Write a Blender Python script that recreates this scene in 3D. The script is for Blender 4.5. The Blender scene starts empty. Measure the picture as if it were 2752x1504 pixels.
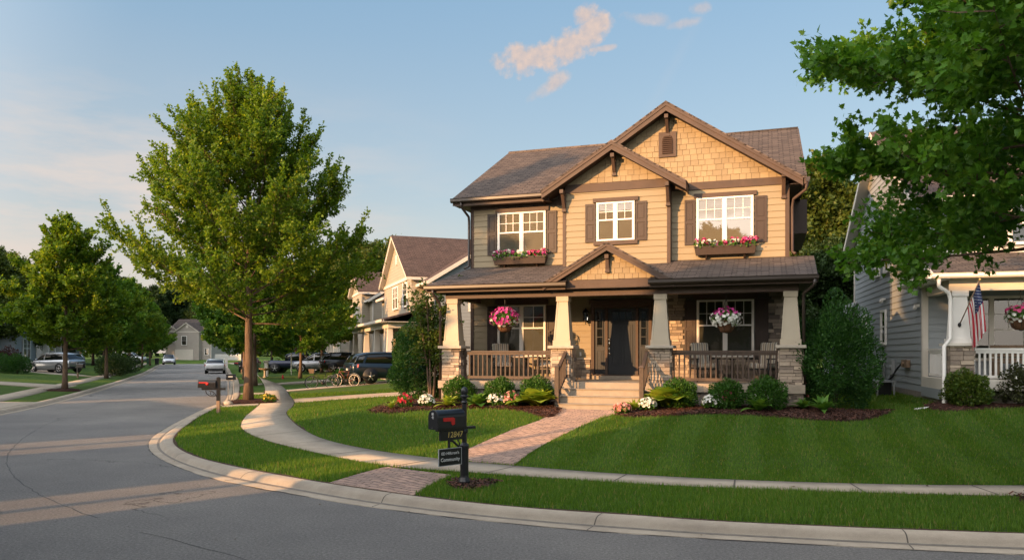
# Suburban corner house at golden hour. World: metres, camera above the street at the origin looking +Y.
import bpy, math, random
import numpy as np
from mathutils import Vector
random.seed(7)
C = bpy.context.scene.collection
R = math.radians
FPX, CX, CY, HC = 2062.0, 1376.0, 945.5, 2.1      # photograph's focal length and horizon (pixels), eye height

# ------------------------------------------------------------------ object helpers
def tag(o, label=None, cat=None, group=None, kind=None):
    if label: o['label'] = label
    if cat: o['category'] = cat
    if group: o['group'] = group
    if kind: o['kind'] = kind
    return o

def thing(name, label, cat, loc=(0, 0, 0), rz=0.0, group=None):
    o = bpy.data.objects.new(name, None)
    C.objects.link(o)
    o.location = loc
    o.rotation_euler = (0, 0, rz)
    o.empty_display_size = .2
    return tag(o, label, cat, group)

def link(name, me, mat, parent=None):
    o = bpy.data.objects.new(name, me)
    C.objects.link(o)
    if mat is not None:
        me.materials.append(mat)
    if parent is not None:
        o.parent = parent
    return o

def copy_tree(o, parent=None):
    c = o.copy()
    C.objects.link(c)
    if parent is not None:
        c.parent = parent
    for ch in list(o.children):
        copy_tree(ch, c)
    return c

def np_mesh(name, V, F, var=None, smooth=False):
    V = np.asarray(V, dtype=np.float32)
    F = np.asarray(F, dtype=np.int32)
    me = bpy.data.meshes.new(name)
    k = F.shape[1]
    me.vertices.add(len(V))
    me.vertices.foreach_set('co', V.ravel())
    me.loops.add(F.size)
    me.loops.foreach_set('vertex_index', F.ravel())
    me.polygons.add(len(F))
    me.polygons.foreach_set('loop_start', np.arange(0, F.size, k, dtype=np.int32))
    if smooth:
        me.polygons.foreach_set('use_smooth', np.ones(len(F), dtype=bool))
    if var is not None:
        a = me.attributes.new('var', 'FLOAT', 'POINT')
        a.data.foreach_set('value', np.asarray(var, dtype=np.float32))
    me.update(calc_edges=True)
    return me

def auto_uv(me):
    n = len(me.polygons)
    if n == 0: return
    N = np.zeros(n * 3, np.float32); me.polygons.foreach_get('normal', N); N = N.reshape(-1, 3)
    lt = np.zeros(n, np.int32); me.polygons.foreach_get('loop_total', lt)
    vi = np.zeros(len(me.loops), np.int32); me.loops.foreach_get('vertex_index', vi)
    co = np.zeros(len(me.vertices) * 3, np.float32); me.vertices.foreach_get('co', co); co = co.reshape(-1, 3)
    T = np.stack([-N[:, 1], N[:, 0], np.zeros(n)], 1)
    l = np.linalg.norm(T, axis=1)
    flat = l < .02
    T[flat] = (1, 0, 0); l[flat] = 1
    T /= l[:, None]
    B = np.cross(N, T)
    p = np.repeat(np.arange(n), lt)
    P = co[vi]
    uv = np.stack([(P * T[p]).sum(1), (P * B[p]).sum(1)], 1)
    L = me.uv_layers.new(name='UVMap')
    L.data.foreach_set('uv', uv.astype(np.float32).ravel())

class MB:
    """Collects simple solids and links them as one mesh object."""
    def __init__(s):
        s.V = []; s.F = []; s.S = []; s.A = []
    def add(s, vs, fs, var=0.5, smooth=False):
        b = len(s.V)
        s.V += [tuple(v) for v in vs]
        s.F += [tuple(b + i for i in f) for f in fs]
        s.S += [smooth] * len(fs)
        s.A += [var] * len(vs)
    def hexa(s, p, var=.5):
        s.add(p, [(3, 2, 1, 0), (4, 5, 6, 7), (0, 1, 5, 4), (1, 2, 6, 5), (2, 3, 7, 6), (3, 0, 4, 7)], var)
    def box(s, x0, x1, y0, y1, z0, z1, var=.5):
        s.hexa([(x0, y0, z0), (x1, y0, z0), (x1, y1, z0), (x0, y1, z0), (x0, y0, z1), (x1, y0, z1), (x1, y1, z1), (x0, y1, z1)], var)
    def frustum(s, cx, cy, z0, z1, a0, b0, a1, b1, var=.5):
        s.hexa([(cx - a0, cy - b0, z0), (cx + a0, cy - b0, z0), (cx + a0, cy + b0, z0), (cx - a0, cy + b0, z0),
                (cx - a1, cy - b1, z1), (cx + a1, cy - b1, z1), (cx + a1, cy + b1, z1), (cx - a1, cy + b1, z1)], var)
    def wbox(s, wf, a0, a1, o0, o1, z0, z1, var=.5):
        s.hexa([wf(a0, o1, z0), wf(a1, o1, z0), wf(a1, o0, z0), wf(a0, o0, z0), wf(a0, o1, z1), wf(a1, o1, z1), wf(a1, o0, z1), wf(a0, o0, z1)], var)
    def bar(s, p, q, w, h, up=(0, 0, 1), var=.5):
        p = Vector(p); q = Vector(q); d = (q - p).normalized()
        side = d.cross(Vector(up))
        if side.length < 1e-4: side = d.cross(Vector((0, 1, 0)))
        side.normalize(); u = side.cross(d)
        a = side * w / 2; b = u * h / 2
        s.hexa([p - a - b, p + a - b, q + a - b, q - a - b, p - a + b, p + a + b, q + a + b, q - a + b], var)
    def prism(s, pts, off, var=.5):
        """Polygon of 3-D points extruded by the vector off."""
        n = len(pts); o = Vector(off)
        q = [Vector(p) for p in pts]
        s.add(q + [p + o for p in q], [tuple(range(n - 1, -1, -1)), tuple(range(n, 2 * n))] +
              [(i, (i + 1) % n, n + (i + 1) % n, n + i) for i in range(n)], var)
    def tube(s, pts, r, n=8, cap=True, var=.5):
        pts = [Vector(p) for p in pts]
        m = len(pts)
        rs = r if hasattr(r, '__len__') else [r] * m
        vs = []; fs = []
        ref = Vector((0, 0, 1))
        d0 = (pts[1] - pts[0]).normalized()
        if abs(d0.z) > .9: ref = Vector((1, 0, 0))
        x = d0.cross(ref).normalized()
        for i, p in enumerate(pts):
            d = (pts[min(i + 1, m - 1)] - pts[max(i - 1, 0)]).normalized()
            x = (x - d * x.dot(d)).normalized()
            y = d.cross(x)
            for k in range(n):
                a = 2 * math.pi * k / n
                vs.append(p + (x * math.cos(a) + y * math.sin(a)) * rs[i])
        for i in range(m - 1):
            for k in range(n):
                fs.append((i * n + k, i * n + (k + 1) % n, (i + 1) * n + (k + 1) % n, (i + 1) * n + k))
        if cap:
            fs.append(tuple(range(n - 1, -1, -1))); fs.append(tuple((m - 1) * n + k for k in range(n)))
        s.add(vs, fs, var, n > 5)
    def lathe(s, prof, c=(0, 0, 0), n=16, var=.5, axis='z', smooth=True, squash=1.0, cap=True):
        vs = []; fs = []
        for r, z in prof:
            for k in range(n):
                a = 2 * math.pi * k / n
                x, y = r * math.cos(a), r * math.sin(a) * squash
                vs.append((c[0] + x, c[1] + y, c[2] + z) if axis == 'z' else ((c[0] + x, c[1] + z, c[2] + y) if axis == 'y' else (c[0] + z, c[1] + x, c[2] + y)))
        m = len(prof)
        for i in range(m - 1):
            for k in range(n):
                fs.append((i * n + k, i * n + (k + 1) % n, (i + 1) * n + (k + 1) % n, (i + 1) * n + k))
        if cap: fs.append(tuple(range(n - 1, -1, -1))); fs.append(tuple((m - 1) * n + k for k in range(n)))
        s.add(vs, fs, var, smooth)
    def ball(s, c, r, n=10, var=.5):
        rx, ry, rz = r if hasattr(r, '__len__') else (r, r, r)
        prof = [(math.sin(math.pi * i / n), -math.cos(math.pi * i / n)) for i in range(n + 1)]
        vs = []; fs = []; k2 = n + 2
        for a, z in prof:
            for k in range(k2):
                t = 2 * math.pi * k / k2
                vs.append((c[0] + rx * max(a, .01) * math.cos(t), c[1] + ry * max(a, .01) * math.sin(t), c[2] + rz * z))
        for i in range(n):
            for k in range(k2):
                fs.append((i * k2 + k, i * k2 + (k + 1) % k2, (i + 1) * k2 + (k + 1) % k2, (i + 1) * k2 + k))
        s.add(vs, fs, var, True)
    def loft(s, rings, closed=True, cap=True, var=.5, smooth=True):
        n = len(rings[0]); vs = [p for r in rings for p in r]; fs = []
        for i in range(len(rings) - 1):
            for k in range(n if closed else n - 1):
                fs.append((i * n + k, i * n + (k + 1) % n, (i + 1) * n + (k + 1) % n, (i + 1) * n + k))
        if cap and closed:
            fs.append(tuple(range(n - 1, -1, -1))); fs.append(tuple((len(rings) - 1) * n + k for k in range(n)))
        s.add(vs, fs, var, smooth)
    def build(s, name, mat, parent=None, uv=True, bevel=0, fix=True):
        me = bpy.data.meshes.new(name)
        me.from_pydata(s.V, [], s.F)
        me.polygons.foreach_set('use_smooth', s.S)
        a = me.attributes.new('var', 'FLOAT', 'POINT')
        a.data.foreach_set('value', np.asarray(s.A, dtype=np.float32))
        me.update()
        if fix:
            import bmesh
            bm = bmesh.new(); bm.from_mesh(me)
            bmesh.ops.recalc_face_normals(bm, faces=bm.faces)
            bm.to_mesh(me); bm.free()
        if uv: auto_uv(me)
        o = link(name, me, mat, parent)
        if bevel:
            b = o.modifiers.new('Bevel', 'BEVEL'); b.width = bevel; b.segments = 2; b.limit_method = 'ANGLE'
        return o

def one(name, mat, parent, fn, **kw):
    m = MB(); fn(m); return m.build(name, mat, parent, **kw)

# ------------------------------------------------------------------ materials
def new_mat(name):
    m = bpy.data.materials.new(name); m.use_nodes = True
    nt = m.node_tree
    for n in list(nt.nodes): nt.nodes.remove(n)
    out = nt.nodes.new('ShaderNodeOutputMaterial')
    return m, nt, out

def N(nt, typ, **kw):
    n = nt.nodes.new(typ)
    for k, v in kw.items():
        if k in n.inputs: n.inputs[k].default_value = v
        else: setattr(n, k, v)
    return n

def L(nt, a, b): nt.links.new(a, b)

def rgba(c): return (c[0], c[1], c[2], 1)

def mixc(nt, fac, a, b, mode='MIX'):
    n = nt.nodes.new('ShaderNodeMix'); n.data_type = 'RGBA'; n.blend_type = mode
    for sock, val in ((n.inputs[0], fac), (n.inputs[6], a), (n.inputs[7], b)):
        if hasattr(val, 'is_output'): L(nt, val, sock)
        elif isinstance(val, (int, float)): sock.default_value = val
        else: sock.default_value = rgba(val)
    return n.outputs[2]

def ramp(nt, fac, stops):
    r = nt.nodes.new('ShaderNodeValToRGB')
    e = r.color_ramp.elements
    while len(e) < len(stops): e.new(.5)
    for k, (p, c) in enumerate(stops):
        e[k].position = p; e[k].color = rgba(c) if len(c) == 3 else c
    L(nt, fac, r.inputs[0])
    return r.outputs[0]

def pmat(name, c1, c2=None, rough=.6, scale=4.0, bump=0.0, bscale=60.0, metal=0.0, spec=.4, attr=False, detail=5.0, coat=0.0, stretch=None):
    """Principled paint/wood/metal with noise colour variation between c1 and c2 (or by the per-piece 'var' attribute)."""
    m, nt, out = new_mat(name)
    b = N(nt, 'ShaderNodeBsdfPrincipled', Roughness=rough, Metallic=metal)
    b.inputs['Specular IOR Level'].default_value = spec
    b.inputs['Coat Weight'].default_value = coat
    tc = N(nt, 'ShaderNodeTexCoord')
    co = tc.outputs['Object']
    if stretch:
        mp = N(nt, 'ShaderNodeMapping'); mp.inputs['Scale'].default_value = stretch
        L(nt, co, mp.inputs[0]); co = mp.outputs[0]
    nz = N(nt, 'ShaderNodeTexNoise', Scale=scale, Detail=detail, Roughness=.6)
    L(nt, co, nz.inputs['Vector'])
    if c2 is None: c2 = tuple(x * .82 for x in c1)
    if attr:
        at = N(nt, 'ShaderNodeAttribute', attribute_name='var')
        f = N(nt, 'ShaderNodeMath', operation='MULTIPLY_ADD'); f.inputs[1].default_value = .35; L(nt, nz.outputs[0], f.inputs[0])
        g = N(nt, 'ShaderNodeMath', operation='SUBTRACT'); L(nt, at.outputs['Fac'], g.inputs[0]); g.inputs[1].default_value = .17
        L(nt, g.outputs[0], f.inputs[2])
        col = ramp(nt, f.outputs[0], [(0, c2), (1, c1)])
    else:
        col = ramp(nt, nz.outputs[0], [(.3, c2), (.7, c1)])
    L(nt, col, b.inputs['Base Color'])
    if bump:
        n2 = N(nt, 'ShaderNodeTexNoise', Scale=bscale, Detail=4.0); L(nt, co, n2.inputs['Vector'])
        bp = N(nt, 'ShaderNodeBump', Strength=bump, Distance=.02); L(nt, n2.outputs[0], bp.inputs['Height'])
        L(nt, bp.outputs[0], b.inputs['Normal'])
    L(nt, b.outputs[0], out.inputs[0])
    return m

def leaf_mat(name, dark, mid, light, trans=.35, tcol=None, rough=.5, extra=None):
    m, nt, out = new_mat(name)
    at = N(nt, 'ShaderNodeAttribute', attribute_name='var')
    col = ramp(nt, at.outputs['Fac'], [(0, dark), (.55, mid), (.95, light), (1, extra or light)])
    b = N(nt, 'ShaderNodeBsdfPrincipled', Roughness=rough)
    b.inputs['Specular IOR Level'].default_value = .3
    L(nt, col, b.inputs['Base Color'])
    t = N(nt, 'ShaderNodeBsdfTranslucent')
    tc = mixc(nt, 1.0, col, tcol or (1.25, 1.15, .55), 'MULTIPLY')
    L(nt, tc, t.inputs[0])
    mx = N(nt, 'ShaderNodeMixShader'); mx.inputs[0].default_value = trans
    L(nt, b.outputs[0], mx.inputs[1]); L(nt, t.outputs[0], mx.inputs[2])
    L(nt, mx.outputs[0], out.inputs[0])
    return m

def roof_mat(name, c1, c2, c3):
    m, nt, out = new_mat(name)
    b = N(nt, 'ShaderNodeBsdfPrincipled', Roughness=.92)
    b.inputs['Specular IOR Level'].default_value = .15
    uv = N(nt, 'ShaderNodeUVMap', uv_map='UVMap')
    br = N(nt, 'ShaderNodeTexBrick', Scale=1.0)
    br.offset = .37; br.offset_frequency = 2; br.squash = 1.0
    br.inputs['Color1'].default_value = rgba(c1); br.inputs['Color2'].default_value = rgba(c2)
    br.inputs['Mortar'].default_value = rgba(tuple(x * .35 for x in c2))
    br.inputs['Mortar Size'].default_value = .016; br.inputs['Bias'].default_value = 0.0
    br.inputs['Brick Width'].default_value = .31; br.inputs['Row Height'].default_value = .14
    wv = N(nt, 'ShaderNodeTexNoise', Scale=2.2, Detail=2.0); L(nt, uv.outputs[0], wv.inputs['Vector'])
    ad = N(nt, 'ShaderNodeVectorMath', operation='MULTIPLY_ADD')
    L(nt, wv.outputs['Color'], ad.inputs[0]); ad.inputs[1].default_value = (.05, .03, 0); L(nt, uv.outputs[0], ad.inputs[2])
    L(nt, ad.outputs[0], br.inputs['Vector'])
    nz = N(nt, 'ShaderNodeTexNoise', Scale=1.1, Detail=6.0, Roughness=.7); L(nt, uv.outputs[0], nz.inputs['Vector'])
    g = N(nt, 'ShaderNodeTexNoise', Scale=90.0, Detail=2.0); L(nt, uv.outputs[0], g.inputs['Vector'])
    c = mixc(nt, ramp(nt, nz.outputs[0], [(.35, (0, 0, 0)), (.7, (.6, .6, .6))]), br.outputs['Color'], c3)
    c = mixc(nt, .55, c, ramp(nt, g.outputs[0], [(.3, (.55, .55, .55)), (.7, (1.2, 1.2, 1.2))]), 'MULTIPLY')
    L(nt, c, b.inputs['Base Color'])
    # each course steps up towards its lower edge
    sx = N(nt, 'ShaderNodeSeparateXYZ'); L(nt, ad.outputs[0], sx.inputs[0])
    md = N(nt, 'ShaderNodeMath', operation='DIVIDE'); L(nt, sx.outputs[1], md.inputs[0]); md.inputs[1].default_value = .14
    fr = N(nt, 'ShaderNodeMath', operation='FRACT'); L(nt, md.outputs[0], fr.inputs[0])
    iv = N(nt, 'ShaderNodeMath', operation='SUBTRACT'); iv.inputs[0].default_value = 1.0; L(nt, fr.outputs[0], iv.inputs[1])
    sm = N(nt, 'ShaderNodeMath', operation='MULTIPLY_ADD'); L(nt, br.outputs['Fac'], sm.inputs[0]); sm.inputs[1].default_value = -.6; L(nt, iv.outputs[0], sm.inputs[2])
    bp = N(nt, 'ShaderNodeBump', Strength=.9, Distance=.02); L(nt, sm.outputs[0], bp.inputs['Height'])
    L(nt, bp.outputs[0], b.inputs['Normal'])
    L(nt, b.outputs[0], out.inputs[0])
    return m

def lapmat(name, c1, c2, pitch=.19):
    """Horizontal clapboard for distant walls: bump follows the boards."""
    m, nt, out = new_mat(name)
    b = N(nt, 'ShaderNodeBsdfPrincipled', Roughness=.7)
    tc = N(nt, 'ShaderNodeTexCoord')
    sx = N(nt, 'ShaderNodeSeparateXYZ'); L(nt, tc.outputs['Object'], sx.inputs[0])
    md = N(nt, 'ShaderNodeMath', operation='DIVIDE'); L(nt, sx.outputs[2], md.inputs[0]); md.inputs[1].default_value = pitch
    fr = N(nt, 'ShaderNodeMath', operation='FRACT'); L(nt, md.outputs[0], fr.inputs[0])
    nz = N(nt, 'ShaderNodeTexNoise', Scale=1.5, Detail=4.0); L(nt, tc.outputs['Object'], nz.inputs['Vector'])
    c = ramp(nt, nz.outputs[0], [(.3, c2), (.7, c1)])
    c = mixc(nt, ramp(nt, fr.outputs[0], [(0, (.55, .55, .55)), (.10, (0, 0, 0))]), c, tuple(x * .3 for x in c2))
    L(nt, c, b.inputs['Base Color'])
    iv = N(nt, 'ShaderNodeMath', operation='SUBTRACT'); iv.inputs[0].default_value = 1.0; L(nt, fr.outputs[0], iv.inputs[1])
    bp = N(nt, 'ShaderNodeBump', Strength=.8, Distance=.02); L(nt, iv.outputs[0], bp.inputs['Height']); L(nt, bp.outputs[0], b.inputs['Normal'])
    L(nt, b.outputs[0], out.inputs[0])
    return m

def glass_mat(name, tint=(.02, .022, .022), refl=1.0, trans=.0):
    """Window pane: mirror-like at grazing angles, see-through to the blind behind."""
    m, nt, out = new_mat(name)
    lw = N(nt, 'ShaderNodeFresnel', IOR=1.75)
    gl = N(nt, 'ShaderNodeBsdfGlossy', Roughness=.015); gl.inputs[0].default_value = (.95, .95, .95, 1)
    tc = N(nt, 'ShaderNodeTexCoord')
    nz = N(nt, 'ShaderNodeTexNoise', Scale=1.3, Detail=1.0); L(nt, tc.outputs['Object'], nz.inputs['Vector'])
    bp = N(nt, 'ShaderNodeBump', Strength=.05, Distance=.05); L(nt, nz.outputs[0], bp.inputs['Height']); L(nt, bp.outputs[0], gl.inputs['Normal'])
    tr = N(nt, 'ShaderNodeBsdfTransparent'); tr.inputs[0].default_value = (trans, trans, trans * .97, 1)
    df = N(nt, 'ShaderNodeBsdfDiffuse'); df.inputs[0].default_value = rgba(tint)
    a = N(nt, 'ShaderNodeMixShader'); a.inputs[0].default_value = .08 if trans else .6
    L(nt, tr.outputs[0], a.inputs[1]); L(nt, df.outputs[0], a.inputs[2])
    k = N(nt, 'ShaderNodeMath', operation='MULTIPLY'); L(nt, lw.outputs[0], k.inputs[0]); k.inputs[1].default_value = refl; k.use_clamp = True
    mx = N(nt, 'ShaderNodeMixShader'); L(nt, k.outputs[0], mx.inputs[0]); L(nt, a.outputs[0], mx.inputs[1]); L(nt, gl.outputs[0], mx.inputs[2])
    L(nt, mx.outputs[0], out.inputs[0])
    return m

def ground_mat(name, kind):
    m, nt, out = new_mat(name)
    b = N(nt, 'ShaderNodeBsdfPrincipled', Roughness=.9)
    b.inputs['Diffuse Roughness'].default_value = 1.0
    b.inputs['Specular IOR Level'].default_value = .2
    tc = N(nt, 'ShaderNodeTexCoord'); P = tc.outputs['Object']
    def noise(s, d=4.0, r=.6, v=P):
        n = N(nt, 'ShaderNodeTexNoise', Scale=s, Detail=d, Roughness=r); L(nt, v, n.inputs['Vector']); return n.outputs[0]
    if kind == 'asphalt':
        c = ramp(nt, noise(30.0, 6.0, .95), [(.30, (.085, .084, .083)), (.5, (.265, .256, .245)), (.70, (.50, .485, .46))])
        c = mixc(nt, .8, c, ramp(nt, noise(.35, 5.0, .65), [(.3, (.74, .74, .76)), (.7, (1.16, 1.14, 1.10))]), 'MULTIPLY')
        vo = N(nt, 'ShaderNodeTexVoronoi', Scale=.16, feature='DISTANCE_TO_EDGE')
        ad = N(nt, 'ShaderNodeVectorMath', operation='MULTIPLY_ADD')
        wn = N(nt, 'ShaderNodeTexNoise', Scale=.8, Detail=6.0); L(nt, P, wn.inputs['Vector'])
        L(nt, wn.outputs['Color'], ad.inputs[0]); ad.inputs[1].default_value = (2.4, 2.4, 0); L(nt, P, ad.inputs[2]); L(nt, ad.outputs[0], vo.inputs['Vector'])
        gate = ramp(nt, noise(.22, 2.0), [(.52, (0, 0, 0)), (.60, (1, 1, 1))])
        line = ramp(nt, vo.outputs['Distance'], [(.0, (1, 1, 1)), (.0025, (0, 0, 0))])
        cr = mixc(nt, 1.0, line, gate, 'MULTIPLY')
        c = mixc(nt, cr, c, (.11, .107, .104))
        h = noise(30.0, 6.0, .95); st, di = 1.0, .05
    elif kind == 'concrete':
        c = ramp(nt, noise(1.6, 8.0, .7), [(.25, (.265, .225, .18)), (.55, (.365, .315, .25)), (.8, (.43, .375, .30))])
        c = mixc(nt, .5, c, ramp(nt, noise(120.0, 2.0), [(.3, (.75, .75, .75)), (.7, (1.15, 1.15, 1.15))]), 'MULTIPLY')
        c = mixc(nt, ramp(nt, noise(.5, 6.0, .75), [(.56, (0, 0, 0)), (.72, (.5, .5, .5))]), c, (.20, .18, .155))
        h = noise(120.0, 3.0); st, di = .5, .015
    elif kind == 'lawn':
        c = ramp(nt, noise(14.0, 6.0, .75), [(.3, (.040, .085, .012)), (.55, (.075, .14, .019)), (.8, (.13, .195, .032))])
        c = mixc(nt, .7, c, ramp(nt, noise(.55, 4.0), [(.3, (.78, .85, .8)), (.7, (1.2, 1.1, 1.1))]), 'MULTIPLY')
        h = noise(40.0, 5.0, .8); st, di = 1.0, .06
    elif kind == 'mulch':
        c = ramp(nt, noise(45.0, 5.0, .8), [(.3, (.012, .006, .005)), (.5, (.045, .018, .012)), (.72, (.11, .045, .028))])
        h = noise(45.0, 5.0, .8); st, di = 1.0, .04
    elif kind == 'soil':
        c = ramp(nt, noise(30.0, 5.0, .8), [(.3, (.03, .02, .013)), (.7, (.12, .08, .05))])
        h = noise(45.0, 5.0, .8); st, di = 1.0, .03
    elif kind == 'paver':
        uv = N(nt, 'ShaderNodeUVMap', uv_map='UVMap')
        wn = N(nt, 'ShaderNodeTexNoise', Scale=2.2, Detail=3.0); L(nt, uv.outputs[0], wn.inputs['Vector'])
        ad = N(nt, 'ShaderNodeVectorMath', operation='MULTIPLY_ADD'); L(nt, wn.outputs['Color'], ad.inputs[0]); ad.inputs[1].default_value = (.07, .07, 0); L(nt, uv.outputs[0], ad.inputs[2])
        br = N(nt, 'ShaderNodeTexBrick', Scale=1.0); L(nt, ad.outputs[0], br.inputs['Vector'])
        br.inputs['Color1'].default_value = (.36, .255, .205, 1); br.inputs['Color2'].default_value = (.255, .19, .16, 1); br.inputs['Mortar'].default_value = (.045, .035, .03, 1)
        br.inputs['Brick Width'].default_value = .235; br.inputs['Row Height'].default_value = .125; br.inputs['Mortar Size'].default_value = .0075; br.inputs['Mortar Smooth'].default_value = .3
        c = mixc(nt, .8, br.outputs['Color'], ramp(nt, noise(3.5, 6.0, .7), [(.3, (.72, .72, .74)), (.7, (1.25, 1.2, 1.15))]), 'MULTIPLY')
        mh = N(nt, 'ShaderNodeMath', operation='MULTIPLY_ADD'); L(nt, br.outputs['Fac'], mh.inputs[0]); mh.inputs[1].default_value = -1.0; L(nt, noise(60.0, 3.0), mh.inputs[2])
        h = mh.outputs[0]; st, di = .9, .012
    L(nt, c, b.inputs['Base Color'])
    bp = N(nt, 'ShaderNodeBump', Strength=st, Distance=di); L(nt, h, bp.inputs['Height']); L(nt, bp.outputs[0], b.inputs['Normal'])
    L(nt, b.outputs[0], out.inputs[0])
    return m

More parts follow.
